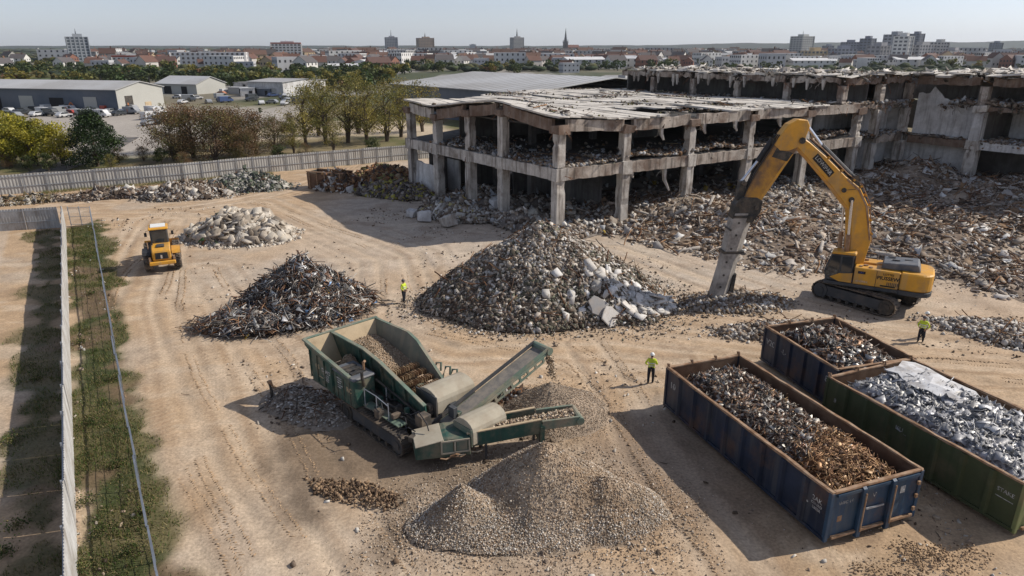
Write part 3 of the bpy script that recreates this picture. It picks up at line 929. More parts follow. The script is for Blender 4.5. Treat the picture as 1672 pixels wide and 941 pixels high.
def cone_h(cx, cy, a, b, h, rot=0.0, p=1.0, seed=1, rough=0.25, scale=1.5, pl=0.0):
    """pile profile: h at the centre falling to 0 at the ellipse a,b"""
    cr, sr = math.cos(rot), math.sin(rot)

    def f(x, y):
        dx, dy = x - cx, y - cy
        u, v = (dx * cr + dy * sr) / a, (-dx * sr + dy * cr) / b
        ang = np.arctan2(v, u)
        wob = 1 + 0.16 * (fbm(np.cos(ang) * 1.5 + 5, np.sin(ang) * 1.5 + 5, seed, 3) - 0.5) * 2
        r = np.hypot(u, v) / wob
        base = np.clip(1 - r, -1, 1)
        base = np.where(base > 0, np.abs(base) ** p, base * max(1.0, 2.5 / h))
        if pl: base = np.minimum(base, pl + (base - pl) * 0.35)
        return h * base + (fbm(x / scale, y / scale, seed + 50, 4) - 0.5) * 2 * rough * np.clip(base * 3, 0, 1) - 0.02
    return f


def flatcol(c, var=0.2, sc=1.0):
    c = np.array(c)

    def f(X, Y, Z):
        n = fbm(X / sc, Y / sc, 301, 3)
        return c[None, None] * (1 + (n - 0.5) * 2 * var)[..., None]
    return f


CONC_C = [(0.44, 0.405, 0.36), (0.35, 0.31, 0.265), (0.27, 0.23, 0.19), (0.20, 0.16, 0.125), (0.13, 0.10, 0.08), (0.25, 0.20, 0.155), (0.52, 0.495, 0.455)]
DARK_C = [(0.165, 0.13, 0.10), (0.11, 0.084, 0.065), (0.075, 0.057, 0.045), (0.225, 0.185, 0.145), (0.40, 0.36, 0.31), (0.13, 0.125, 0.092), (0.06, 0.053, 0.042)]
MIX_C = CONC_C + [(0.14, 0.15, 0.10), (0.10, 0.11, 0.085), (0.10, 0.075, 0.055)]
RUST_C = [(0.13, 0.07, 0.045), (0.19, 0.10, 0.055), (0.09, 0.06, 0.045), (0.26, 0.15, 0.08), (0.07, 0.058, 0.05)]
METAL_C = [(0.27, 0.26, 0.25), (0.10, 0.095, 0.09), (0.055, 0.05, 0.046), (0.42, 0.40, 0.37), (0.24, 0.20, 0.165), (0.16, 0.085, 0.045), (0.11, 0.062, 0.04), (0.20, 0.18, 0.16), (0.13, 0.07, 0.045), (0.21, 0.115, 0.06), (0.09, 0.06, 0.045), (0.06, 0.05, 0.045)]


def above(hf, t=0.02, slope=12.0):
    return lambda x, y: np.clip((hf(x, y) - t) * slope, 0, 1)


def fringe(hf, reach):
    """density thinning outwards round a pile's foot"""
    def f(x, y):
        h = hf(x, y)
        return np.where(h > 0.3, 0.15, np.where(h > -reach, np.clip((h + reach) / reach, 0, 1) ** 1.5, 0))
    return f


# the big heap of broken concrete in the middle
hA = cone_h(2.1, 48.8, 9.3, 6.3, 6.1, 0.08, p=0.88, seed=4, rough=0.55, scale=2.2)
hA2 = cone_h(7.6, 46.9, 5.0, 3.6, 1.7, 0.2, p=0.9, seed=9, rough=0.3)


def hBig(x, y): return np.maximum(hA(x, y), hA2(x, y))


bb = (-9.5, 14.5, 39.5, 57.5)


def big_dark(x, y):                                        # the darker, greenish tippings on the right flank
    return np.clip(above(hBig)(x, y) * sstep(0.46, 0.56, fbm(x / 2.6 + 3, y / 2.6, 141, 3) + 0.12 * np.tanh((x - 3.2) / 2)), 0, 1)


heap('rubble_pile', bb, 0.3, hBig, flatcol((0.19, 0.155, 0.12), 0.35, 0.6),
     [strew(hBig, bb, 19000, (0.09, 0.46), CONC_C, T_CHUNK, lambda x, y: above(hBig)(x, y) * (0.25 + 0.75 * sstep(1.6, 4.6, hBig(x, y))), flat=(1.1, 0.85, 0.55), align=True, tilt=1.1, sink=0.2, power=2.8, jit=0.3),
      strew(hBig, bb, 21000, (0.09, 0.46), DARK_C, T_CHUNK, lambda x, y: above(hBig)(x, y) * (1.0 - 0.75 * sstep(2.0, 4.8, hBig(x, y))), flat=(1.1, 0.85, 0.55), align=True, tilt=1.1, sink=0.2, power=2.8, jit=0.35),
      strew(hBig, bb, 11000, (0.06, 0.2), CONC_C + DARK_C, T_STONE, above(hBig), sink=0.2, power=2, jit=0.3),
      strew(hBig, bb, 7000, (0.10, 0.36), [(0.13, 0.135, 0.095), (0.09, 0.095, 0.075), (0.17, 0.15, 0.12), (0.07, 0.06, 0.05), (0.26, 0.24, 0.2)], T_CHUNK, big_dark, flat=(1.1, 0.85, 0.55), align=True, tilt=1.1, sink=0.0, power=2),
      strew(hBig, bb, 2600, (0.15, 0.6), CONC_C[:4] + DARK_C, T_PLATE, above(hBig), tilt=0.8, align=True, sink=0.2, power=2),
      strew(hBig, bb, 260, (0.3, 0.95), [(0.53, 0.505, 0.465), (0.58, 0.56, 0.53), (0.45, 0.42, 0.38)], T_PLATE, lambda x, y: above(hBig)(x, y) * np.exp(-((x - 9.0 - 0.8 * (y - 45.6)) / 2.6) ** 2 - ((y - 45.6) / 1.5) ** 2), tilt=0.5, align=True, sink=0.1, power=1.6),
      strew(hBig, bb, 420, (0.4, 1.0), RUST_C, T_BAR, above(hBig), tilt=1.0, align=True, sink=0.2),
      strew(hBig, bb, 7500, (0.05, 0.3), CONC_C + DARK_C, T_STONE, fringe(hBig, 2.2), sink=0.3, power=2.6)],
     'big grey heap of crushed concrete in the middle of the yard', 'rubble pile')

# pale broken slabs lying on its right foot
SL = [(6.9, 43.7, 0.95, 0.85, 0.35, 0.95, 'tall pale slab leaning edge-up on the near foot of the grey heap'),
      (5.9, 44.0, 0.85, 0.75, 0.25, 1.05, 'dark grey slab standing steeply at the near foot of the grey heap'),
      (8.1, 44.7, 0.8, 0.65, 1.2, 0.55, 'pale flat slab between the leaning slab and the heap end'),
      (10.4, 46.5, 0.85, 0.6, 2.2, 0.45, 'white slab lying nearest the right-hand end of the grey heap'),
      (9.2, 45.6, 0.8, 0.65, 0.7, 0.6, 'whitish slab higher on the right flank of the grey heap'),
      (11.3, 47.6, 0.7, 0.5, 2.9, 0.3, 'small white slab at the tip of the grey heap')]
for (x, y, s1, s2, az, ti, lb_) in SL:
    m = MB(); n = 9
    pr = [(s1 * math.cos(2 * PI * (i + random.uniform(-.3, .3)) / n) * random.uniform(0.55, 1.2), s2 * math.sin(2 * PI * (i + random.uniform(-.3, .3)) / n) * random.uniform(0.55, 1.2)) for i in range(n)]
    m.xy(pr, -0.07, 0.07)
    o = m.build('concrete_slab', M('pale_slab_face', (0.56, 0.53, 0.49) if 'dark' not in lb_ else (0.33, 0.32, 0.31), rough=0.9, var=0.12, dirt=(0.33, 0.27, 0.21), da=0.5, ds=1.3, bump=0.3), bevel=0.03)
    z = float(hBig(np.array([x]), np.array([y]))[0])
    o.location = (x, y, max(z, 0) + 0.12 + 0.35 * math.sin(ti) * s2)
    o.rotation_euler = (ti, 0.15, az)
    tag(o, lb_, 'slab')

# scrap-metal heap
hS = cone_h(-15.3, 46.8, 5.2, 3.9, 3.5, 0.0, p=1.0, seed=14, rough=0.3)
hS2 = cone_h(-17.3, 43.7, 3.9, 2.3, 0.75, 0.2, p=0.8, seed=17, rough=0.2)


def hScrap(x, y): return np.maximum(hS(x, y), hS2(x, y))


sb = (-25, -6.5, 38.5, 53.5)
heap('scrap_metal_pile', sb, 0.3, hScrap, flatcol((0.075, 0.058, 0.047), 0.3),
     [strew(hScrap, sb, 4200, (0.25, 0.95), METAL_C, T_BAR, above(hScrap), tilt=0.75, align=True, sink=0.1, power=1.6, lift=0.25, jit=0.3),
      strew(hScrap, sb, 1800, (0.18, 0.62), METAL_C + [(0.08, 0.16, 0.3), (0.45, 0.45, 0.45), (0.5, 0.5, 0.48), (0.55, 0.53, 0.5)], T_SHEET, above(hScrap), tilt=1.1, align=True, sink=0.1, power=1.7, lift=0.15, jit=0.3),
      strew(hScrap, sb, 650, (0.15, 0.6), [(0.5, 0.49, 0.46), (0.42, 0.42, 0.43), (0.33, 0.31, 0.28)], T_SHEET, above(hScrap), tilt=0.8, align=True, sink=0.0, power=1.8, lift=0.2),
      strew(hScrap, sb, 160, (0.25, 0.6), [(0.3, 0.13, 0.04), (0.6, 0.6, 0.58), (0.07, 0.15, 0.28), (0.5, 0.33, 0.05)], T_SHEET, above(hScrap, -0.1), tilt=0.6, align=True, sink=0.1),
      strew(hScrap, sb, 700, (0.25, 0.8), METAL_C, T_BAR, fringe(hScrap, 0.9), tilt=0.2, sink=0.2, power=1.6)],
     'tangled heap of scrap metal bars and sheets between the haul road and the grey heap', 'scrap pile', mat='attr_metal')

# gravel under the crusher: front stockpile with three ridges
hg1 = cone_h(1.3, 24.3, 3.6, 3.1, 2.95, 0.0, p=1.0, seed=21, rough=0.2, scale=1.4)
hg2 = cone_h(-2.0, 22.9, 2.3, 1.7, 1.8, 0.3, p=1.05, seed=23, rough=0.12, scale=1.1)
hg3 = cone_h(3.7, 23.6, 2.8, 2.3, 1.75, -0.15, p=0.95, seed=25, rough=0.16, scale=1.2)
hg4 = cone_h(1.0, 23.2, 5.4, 2.3, 0.5, 0.0, p=0.8, seed=27, rough=0.05, scale=0.8)

hg4b = cone_h(0.0, 22.8, 4.6, 2.2, 0.75, 0.1, p=0.9, seed=29, rough=0.14, scale=1.1)


def hGrav(x, y):
    k = 0.13
    a = k * np.log(sum(np.exp(np.clip(h(x, y), -1.5, 9) / k) for h in (hg1, hg2, hg3, hg4, hg4b))) - 0.12
    return np.where(a > 0.02, a, np.minimum(a, np.maximum(np.maximum(hg1(x, y), hg2(x, y)), np.maximum(hg3(x, y), hg4(x, y)))))


gb = (-6.2, 8.0, 18.5, 28.5)
GRAV_C = [(0.40, 0.325, 0.25), (0.34, 0.265, 0.195), (0.275, 0.205, 0.145), (0.50, 0.44, 0.37), (0.225, 0.16, 0.11), (0.43, 0.335, 0.24)]


def grav_col(X, Y, Z):
    n = fbm(X / 1.4, Y / 1.4, 171, 4)
    a = np.array((0.35, 0.275, 0.20)); b = np.array((0.27, 0.195, 0.13))
    return a + (b - a) * (sstep(0.4, 0.6, n))[..., None]


heap('gravel_pile', gb, 0.12, hGrav, grav_col,
     [strew(hGrav, gb, 26000, (0.035, 0.115), GRAV_C, T_STONE, above(hGrav, 0.0), sink=0.15, power=2.0),
      strew(hGrav, gb, 7000, (0.04, 0.125), [(0.5, 0.45, 0.39), (0.42, 0.37, 0.31), (0.56, 0.52, 0.46)], T_STONE, lambda x, y: above(hGrav, 0.0)(x, y) * np.clip(sstep(0.9, 0.2, hGrav(x, y)) + np.exp(-((x + 1.7) ** 2 + (y - 21.7) ** 2) / 2.2), 0, 1), sink=0.1, power=2.0),
      strew(hGrav, gb, 16000, (0.03, 0.13), GRAV_C, T_STONE, fringe(hGrav, 2.3), sink=0.3, power=2.4)],
     'large pale gravel stockpile with several ridges in front of the green crusher', 'gravel pile')
hg5 = cone_h(2.0, 31.6, 3.2, 2.7, 1.75, 0.2, p=1.1, seed=31, rough=0.04, scale=0.7)
g5 = (-2.2, 6.2, 28, 35.5)
heap('gravel_pile', g5, 0.14, hg5, flatcol((0.30, 0.235, 0.175), 0.15),
     [strew(hg5, g5, 14000, (0.03, 0.085), [(0.34, 0.28, 0.22), (0.27, 0.205, 0.15), (0.4, 0.35, 0.29), (0.22, 0.16, 0.115)], T_STONE, above(hg5, 0.0), sink=0.15, power=2.2),
      strew(hg5, g5, 4500, (0.03, 0.1), GRAV_C, T_STONE, fringe(hg5, 1.3), sink=0.3, power=2.4)],
     'small brown gravel cone growing under the raised conveyor', 'gravel pile')
hg6 = cone_h(-0.4, 32.4, 2.2, 1.5, 0.55, 0.3, p=0.8, seed=33, rough=0.2)
heap('debris_pile', (-3.2, 2.4, 30, 35), 0.2, hg6, flatcol((0.24, 0.175, 0.12), 0.3),
     [strew(hg6, (-3.2, 2.4, 30, 35), 420, (0.08, 0.34), CONC_C + RUST_C, T_CHUNK, above(hg6), sink=0.2),
      strew(hg6, (-3.2, 2.4, 30, 35), 60, (0.2, 0.5), RUST_C, T_SHEET, above(hg6), tilt=0.8)],
     'low brown debris mound behind the raised conveyor', 'rubble pile')
hg7 = cone_h(-10.6, 32.0, 3.3, 1.9, 0.5, -0.5, p=0.8, seed=35, rough=0.15)
heap('debris_pile', (-15, -6.5, 28.5, 36), 0.2, hg7, flatcol((0.24, 0.20, 0.16), 0.3),
     [strew(hg7, (-15, -6.5, 28.5, 36), 1500, (0.06, 0.26), CONC_C, T_PLATE, above(hg7), sink=0.2, tilt=0.7),
      strew(hg7, (-15, -6.5, 28.5, 36), 160, (0.2, 0.6), METAL_C, T_BAR, above(hg7), tilt=0.5, align=True)],
     'low litter of chips and strips beside the crusher hopper', 'rubble pile')
hg8 = cone_h(-7.0, 24.8, 2.6, 0.9, 0.12, -0.35, p=0.8, seed=37, rough=0.12, scale=0.7)
heap('clod_ridge', (-11, -3.5, 22, 27), 0.15, hg8, flatcol((0.20, 0.135, 0.085), 0.3),
     [strew(hg8, (-11, -3.5, 22, 27), 900, (0.02, 0.2), [(0.20, 0.135, 0.085), (0.12, 0.08, 0.052), (0.29, 0.2, 0.125), (0.07, 0.047, 0.033)], T_CHUNK, above(hg8, -0.02), sink=0.3)],
     'patch of dark brown clods in the dirt before the crusher tracks', 'clods', solid=False)
hg9 = cone_h(15.2, 20.6, 3.2, 1.3, 0.07, 0.3, p=0.8, seed=39, rough=0.08, scale=0.7)
heap('clod_ridge', (10.5, 20, 18, 23.5), 0.15, hg9, flatcol((0.30, 0.205, 0.125), 0.3),
     [strew(hg9, (10.5, 20, 18, 23.5), 1300, (0.015, 0.10), [(0.32, 0.22, 0.135), (0.22, 0.15, 0.095), (0.38, 0.27, 0.17), (0.14, 0.095, 0.06)], T_CHUNK, above(hg9, -0.02), sink=0.3)],
     'churned brown soil spread before the end doors of the long blue container', 'clods', solid=False)

# pale concrete heap behind the loader
hc = cone_h(-27.6, 67.0, 5.2, 4.0, 2.7, 0.1, p=0.75, seed=41, rough=0.75, pl=0.7, scale=1.8)
cb = (-35.5, -19.5, 60.5, 74)
heap('concrete_pile', cb, 0.35, hc, flatcol((0.33, 0.29, 0.24), 0.25),
     [strew(hc, cb, 4200, (0.12, 0.6), [(0.46, 0.41, 0.345), (0.38, 0.33, 0.27), (0.30, 0.255, 0.205), (0.19, 0.155, 0.125), (0.52, 0.48, 0.42), (0.13, 0.105, 0.085)], T_CHUNK, above(hc), flat=(1.2, 0.85, 0.5), align=True, tilt=1.2, sink=0.2, power=3.0),
      strew(hc, cb, 1300, (0.35, 1.6), [(0.50, 0.455, 0.39), (0.42, 0.375, 0.315), (0.29, 0.25, 0.205), (0.2, 0.165, 0.13)], T_PLATE, above(hc), align=True, tilt=1.0, power=2),
      strew(hc, cb, 160, (0.3, 0.8), RUST_C + [(0.07, 0.13, 0.05), (0.2, 0.24, 0.06)], T_SHEET, lambda x, y: above(hc)(x, y) * (x < -28), align=True, tilt=0.9),
      strew(hc, cb, 1600, (0.1, 0.4), [(0.5, 0.46, 0.4), (0.36, 0.31, 0.26)], T_CHUNK, fringe(hc, 0.8), sink=0.3, power=2)],
     'pale heap of concrete blocks beyond the yellow loader', 'rubble pile')

# the long low row of tippings below the back fence
for (cx, cy_, a, b, h, rot, cols, nm, lab, sd) in (
        (-50.5, 86.6, 7.6, 2.1, 0.9, 0.35, CONC_C[1:] + DARK_C[:3] + [(0.2, 0.13, 0.09)], 'rubble_pile', 'low pale row of rubble farthest left below the back fence', 51),
        (-41.8, 86.8, 5.4, 3.0, 1.9, 0.3, CONC_C + DARK_C[:3] + [(0.5, 0.47, 0.42)], 'rubble_pile', 'whitish rubble mound below the back fence next to the dark mound', 53),
        (-36.2, 92.2, 5.6, 3.2, 2.3, 0.35, [(0.10, 0.12, 0.085), (0.16, 0.16, 0.14), (0.3, 0.29, 0.27), (0.06, 0.07, 0.055), (0.4, 0.38, 0.34)], 'rubble_pile', 'dark greenish mound of mixed waste nearest the bend of the back fence', 55),
        (-60.5, 83.2, 6.0, 1.7, 0.5, 0.4, [(0.12, 0.10, 0.06), (0.2, 0.15, 0.09), (0.4, 0.37, 0.32)], 'rubble_pile', 'weedy low mound with few stones at the far end of the row', 57)):
    hf = cone_h(cx, cy_, a, b, h, rot, p=0.75, seed=sd, rough=0.35)
    bd = (cx - a * 1.4, cx + a * 1.4, cy_ - b * 2 - 2, cy_ + b * 2 + 2)
    heap(nm, bd, 0.4, hf, flatcol(tuple(np.mean(cols, 0) * 0.8), 0.3),
         [strew(hf, bd, int(420 * a * b), (0.10, 0.5), cols, T_CHUNK, above(hf), flat=(1.2, 0.85, 0.5), align=True, tilt=1.2, sink=0.1, power=2.2),
          strew(hf, bd, int(22 * a * b), (0.3, 0.9), cols, T_SHEET, above(hf), align=True, tilt=0.9, power=2),
          strew(hf, bd, int(12 * a * b), (0.4, 1.0), RUST_C, T_BAR, above(hf), align=True, tilt=0.7),
          strew(hf, bd, int(60 * a * b), (0.08, 0.34), cols, T_CHUNK, fringe(hf, 1.0), sink=0.3)],
         lab, 'rubble pile')
# ------------------------------------------------------------------ the half-demolished hall
UA, VA = R(31.5), R(127.0)
BC = Vector((4.6, 67.3, 0.0))
UV, VV = Vector((math.cos(UA), math.sin(UA), 0)), Vector((math.cos(VA), math.sin(VA), 0))


def bp(u, v, z=0.0):
    p = BC + UV * u + VV * v
    return Vector((p.x, p.y, z))


def uv_of(x, y):
    dx, dy = x - BC.x, y - BC.y
    det = UV.x * VV.y - VV.x * UV.y
    return (dx * VV.y - VV.x * dy) / det, (UV.x * dy - dx * UV.y) / det


hall = thing('derelict_hall', tuple(BC), 0, 'two-storey derelict concrete hall with open bays and a broken slab roof', 'building')
F1, ZR = 6.85, 11.1
US = [0.0, 8.3, 17.6, 27.2, 37.5, 48.0]
VS = [0.0, 9.2, 15.6, 22.8, 29.4]
ZV = [11.6, 12.6, 12.0, 11.1, 11.5]                         # the roof edge sags and humps from column to column
ZU = [11.6, 11.2, 11.35, 11.35, 11.3, 11.2]


def roof_z(u, v):
    a = float(np.interp(v, VS, ZV)) - 11.3
    b = float(np.interp(u, US, ZU))
    return b + a * math.exp(-max(u, 0) / 9.0) + 0.12 * math.sin(u * 0.35) * math.sin(v * 0.22)


def ragged_column(a, b, w, rot, mat='concrete', root=None, taper=0.0):
    m = MB(); n = 9
    a, b = Vector(a), Vector(b)
    c, s = math.cos(rot), math.sin(rot)
    vs, fs = [], []
    for k in range(n + 1):
        p = a.lerp(b, k / n); ww = w / 2 * (1 - taper * k / n)
        for (i, j) in ((-1, -1), (1, -1), (1, 1), (-1, 1)):
            q = 0.025 if random.random() < 0.86 else 0.16
            x, y = i * ww - i * random.uniform(0, q), j * ww - j * random.uniform(0, q)
            vs.append((p.x + x * c - y * s, p.y + x * s + y * c, p.z))
    for k in range(n):
        for i in range(4):
            j = (i + 1) % 4
            fs.append((4 * k + i, 4 * k + j, 4 * k + 4 + j, 4 * k + 4 + i))
    fs += [(3, 2, 1, 0), tuple(4 * n + i for i in range(4))]
    m.add(vs, fs)
    return m.build('column', mat, root, world=True)


def rebars(m, c, n, r, l):
    for _ in range(n):
        p = Vector(c) + Vector((random.uniform(-r, r), random.uniform(-r, r), random.uniform(-0.2, 0.2)))
        d = Vector((random.uniform(-1, 1), random.uniform(-1, 1), random.uniform(-1.2, 0.3))).normalized()
        q = p + d * l * random.uniform(0.3, 1); t = q + Vector((random.uniform(-.3, .3), random.uniform(-.3, .3), -l * random.uniform(0.1, 0.5)))
        m.tube([p, q, t], 0.03, 4)


def ragged_beam(a, b, w, h, mat, root, name='beam', seg=10, jit=0.045, sag=0.0):
    m = MB(); a, b = Vector(a), Vector(b); d = (b - a).normalized(); sd = Vector((d.y, -d.x, 0))
    vs, fs = [], []
    for k in range(seg + 1):
        t = k / seg; p = a.lerp(b, t) - Vector((0, 0, sag * 4 * t * (1 - t)))
        lo = random.uniform(0, jit * 2.2) if random.random() < 0.4 else random.uniform(0, jit * 0.5)
        hi = random.uniform(0, jit * 2.0) if random.random() < 0.4 else random.uniform(0, jit * 0.5)
        for (i, z) in ((-1, lo), (1, lo), (1, h - hi), (-1, h - hi)):
            q = p + sd * (i * (w / 2 - random.uniform(0, jit * 0.6))); vs.append((q.x, q.y, p.z + z))
    for k in range(seg):
        for i in range(4):
            j = (i + 1) % 4
            fs.append((4 * k + i, 4 * k + j, 4 * k + 4 + j, 4 * k + 4 + i))
    fs += [(3, 2, 1, 0), tuple(4 * seg + i for i in range(4))]
    m.add(vs, fs)
    return m.build(name, mat, root, world=True)


def rebar_tuft(root, c, n, r, l):
    m = MB(); rebars(m, c, n, r, l); return m.build('rebar', 'rebar', root, world=True)


CW = 1.02
# outer columns, storey by storey
for i, u in enumerate(US):
    q = bp(u, 0)
    ragged_column((q.x, q.y, -0.3), (q.x, q.y, F1 - 1.3), CW, UA, 'concrete', hall)
    ragged_column((q.x, q.y, F1 + 0.02), (q.x, q.y, ZU[i] - 1.35), CW * 0.92, UA, 'concrete', hall)
for i, v in enumerate(VS[1:], 1):
    q = bp(0, v)
    ragged_column((q.x, q.y, -0.3), (q.x, q.y, F1 - 1.3), CW, VA, 'concrete', hall)
    ragged_column((q.x, q.y, F1 + 0.02), (q.x, q.y, ZV[i] - 1.35), CW * 0.92, VA, 'concrete', hall)
# column heads, thickened and chipped
for (q, z) in [(bp(u, 0), ZU[i]) for i, u in enumerate(US)] + [(bp(0, v), ZV[i]) for i, v in enumerate(VS) if i]:
    m = MB(); m.box((q.x, q.y, z - 1.05), (1.42, 1.42, 0.75), rz=UA, jit=0.12)
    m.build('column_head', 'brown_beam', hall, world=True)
    rebar_tuft(hall, (q.x, q.y, z - 1.1), 5, 0.7, 0.9)
    rebar_tuft(hall, (q.x, q.y, F1 - 0.9), 4, 0.7, 0.8)
# interior columns
for u in (8.3, 17.6, 27.2, 37.5):
    for v in (9.2, 15.6, 22.8):
        q = bp(u + random.uniform(-.2, .2), v)
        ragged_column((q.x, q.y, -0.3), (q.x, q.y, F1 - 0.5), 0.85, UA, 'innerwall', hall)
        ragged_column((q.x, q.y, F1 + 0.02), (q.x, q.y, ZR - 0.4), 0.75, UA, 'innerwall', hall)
# spandrel beams at the first floor and at roof level
for i in range(len(US) - 1):
    a, b = bp(US[i] + 0.5, -0.32), bp(US[i + 1] - 0.5, -0.32)
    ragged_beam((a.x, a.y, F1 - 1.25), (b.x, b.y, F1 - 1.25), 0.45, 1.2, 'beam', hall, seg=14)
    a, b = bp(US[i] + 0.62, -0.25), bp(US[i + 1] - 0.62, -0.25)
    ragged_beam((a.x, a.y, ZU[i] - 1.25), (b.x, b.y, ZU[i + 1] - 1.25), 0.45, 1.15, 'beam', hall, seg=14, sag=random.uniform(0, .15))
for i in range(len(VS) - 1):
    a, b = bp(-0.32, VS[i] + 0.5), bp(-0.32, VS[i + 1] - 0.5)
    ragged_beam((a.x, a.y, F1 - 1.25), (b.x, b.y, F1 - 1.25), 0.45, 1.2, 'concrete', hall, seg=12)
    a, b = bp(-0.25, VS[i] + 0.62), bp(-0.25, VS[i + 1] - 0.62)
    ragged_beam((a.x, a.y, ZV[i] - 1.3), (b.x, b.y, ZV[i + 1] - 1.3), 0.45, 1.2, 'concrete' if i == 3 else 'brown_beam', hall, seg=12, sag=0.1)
for q in (bp(0, 0),):
    m = MB(); m.box((q.x, q.y, F1 - 0.65), (1.35, 1.35, 1.25), rz=UA, jit=0.08); m.build('corner_block', 'concrete', hall, world=True)
for v in VS[1:]:
    q = bp(-0.05, v); m = MB(); m.box((q.x, q.y, F1 - 0.65), (1.25, 1.25, 1.3), rz=VA, jit=0.05); m.build('beam_joint', 'concrete', hall, world=True)
for u in US[1:]:
    q = bp(u, -0.05); m = MB(); m.box((q.x, q.y, F1 - 0.65), (1.25, 1.25, 1.3), rz=UA, jit=0.06); m.build('beam_joint', 'concrete', hall, world=True)
# cross beams under the floor and the roof
for u in US[1:-1]:
    a, b = bp(u, 0.7), bp(u, 29)
    ragged_beam((a.x, a.y, F1 - 1.1), (b.x, b.y, F1 - 1.1), 0.5, 0.78, 'innerwall', hall, name='cross_beam')
    ragged_beam((a.x, a.y, ZR - 1.0), (b.x, b.y, ZR - 1.0), 0.45, 0.7, 'ceildark', hall, name='cross_beam')


def vmax(u): return 30.0 + 0.52 * u if u < 29 else 45.2


def slab(poly, z0, z1, mat, root, name, jit=0.0):
    m = MB(); P = [bp(u, v) for u, v in poly]
    m.xy([(p.x, p.y) for p in P], z0, z1)
    return m.build(name, mat, root, world=True)


def edge_poly(u0, u1, v1, n=26, a=0.35):
    e = [(u0 + (u1 - u0) * k / n, -random.uniform(-0.1, a)) for k in range(n + 1)]
    return e


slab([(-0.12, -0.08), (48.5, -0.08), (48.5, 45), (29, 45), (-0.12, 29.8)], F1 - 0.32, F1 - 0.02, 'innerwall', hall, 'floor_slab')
# the roof: precast strips laid from the front edge to the back, many of them displaced or gone
m = MB(); m2 = MB()
u = -0.9; k = 0
while u < 43.5:
    w = random.uniform(1.25, 1.75)
    v = -0.75 + random.uniform(-0.25, 0.35); vm = vmax(max(u, 0)) + random.uniform(-0.8, 0.6)
    while v < vm - 0.6:
        L = min(random.uniform(4.5, 9.5), vm - v)
        hole = fbm(np.array([u / 6.0]), np.array([v / 5.0]), 411, 3)[0]
        broken = hole > 0.585 and u > 6
        if not (broken and random.random() < 0.6):
            n = 4; vs, fs = [], []
            dz = random.uniform(-0.05, 0.07) + (random.uniform(-0.3, 0.1) if broken else 0); tl = random.uniform(-0.05, 0.05) * (3 if broken else 1)
            sk = random.uniform(-0.04, 0.04)
            for i in range(n + 1):
                vv = v + 0.03 + (L - 0.08) * i / n
                for (j, zz) in ((0, 0), (1, 0), (1, 1), (0, 1)):
                    uu = u + 0.03 + (w - 0.07) * j + sk * i + random.uniform(-0.03, 0.03)
                    q = bp(uu, vv + random.uniform(-0.08, 0.08))
                    vs.append((q.x, q.y, roof_z(uu, vv) - 0.2 + dz + tl * (j - .5) + 0.17 * zz))
            for i in range(n):
                for e in range(4): fs.append((4 * i + e, 4 * i + (e + 1) % 4, 4 * i + 4 + (e + 1) % 4, 4 * i + 4 + e))
            fs += [(3, 2, 1, 0), tuple(4 * n + e for e in range(4))]
            m.add(vs, fs)
        v += L
    u += w
m.build('roof', 'slabtop', hall, world=True)
slab([(0.3, 0.3), (43.5, 0.3), (43.5, 44.5), (29, 44.5), (0.3, 29.2)], ZR - 0.55, ZR - 0.35, 'ceildark', hall, 'ceiling_slab')
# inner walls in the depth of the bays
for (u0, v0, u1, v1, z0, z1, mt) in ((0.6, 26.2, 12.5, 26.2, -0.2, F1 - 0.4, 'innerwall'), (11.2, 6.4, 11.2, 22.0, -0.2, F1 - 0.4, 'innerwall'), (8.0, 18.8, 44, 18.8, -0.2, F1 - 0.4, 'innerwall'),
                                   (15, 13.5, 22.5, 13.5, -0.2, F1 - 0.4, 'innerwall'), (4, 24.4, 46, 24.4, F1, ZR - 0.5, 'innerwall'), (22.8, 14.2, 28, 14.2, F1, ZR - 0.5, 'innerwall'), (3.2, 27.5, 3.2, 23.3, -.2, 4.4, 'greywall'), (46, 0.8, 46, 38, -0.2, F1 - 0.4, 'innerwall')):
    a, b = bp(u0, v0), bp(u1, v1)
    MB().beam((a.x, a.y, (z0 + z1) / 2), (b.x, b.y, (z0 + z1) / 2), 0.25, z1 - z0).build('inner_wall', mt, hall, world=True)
a, b = bp(0.15, 23.4), bp(0.15, 28.8)
MB().beam((a.x, a.y, 1.9), (b.x, b.y, 1.9), 0.25, 4.2, jit=0.15, seg=5).build('parapet_wall', 'greywall', hall, world=True)
# hanging concrete fragments
for (u, v, z, l) in ((14.0, -0.1, F1 - 1.3, 2.4), (19.2, -0.3, ZR - 1.2, 0.9), (13.0, -0.2, ZR - 1.2, 1.2), (32.0, -0.2, ZR - 1.2, 0.9), (24.2, -0.3, ZR - 1.1, 1.0), (9.2, -0.2, F1 - 1.2, 0.6)):
    q = bp(u, v); m = MB()
    m.tube([(q.x, q.y, z + 0.2), (q.x + 0.1, q.y, z - l * 0.5), (q.x + 0.28 * l, q.y - 0.1, z - l)], [0.3, 0.22, 0.1], 5)
    rebars(m, (q.x, q.y, z), 3, 0.3, 0.8)
    m.build('hanging_fragment', 'concrete', hall, world=True)


# ------------------------------------------------------------------ the taller wing behind and its return on the right
IC = bp(59.6, 0.0)
WD = R(-56.0)
WV = Vector((math.cos(WD), math.sin(WD), 0)); WN = Vector((-WV.y, WV.x, 0))      # WN points into the wing


def wp(s, t, z=0.0):
    p = IC + WV * s + WN * t
    return Vector((p.x, p.y, z))


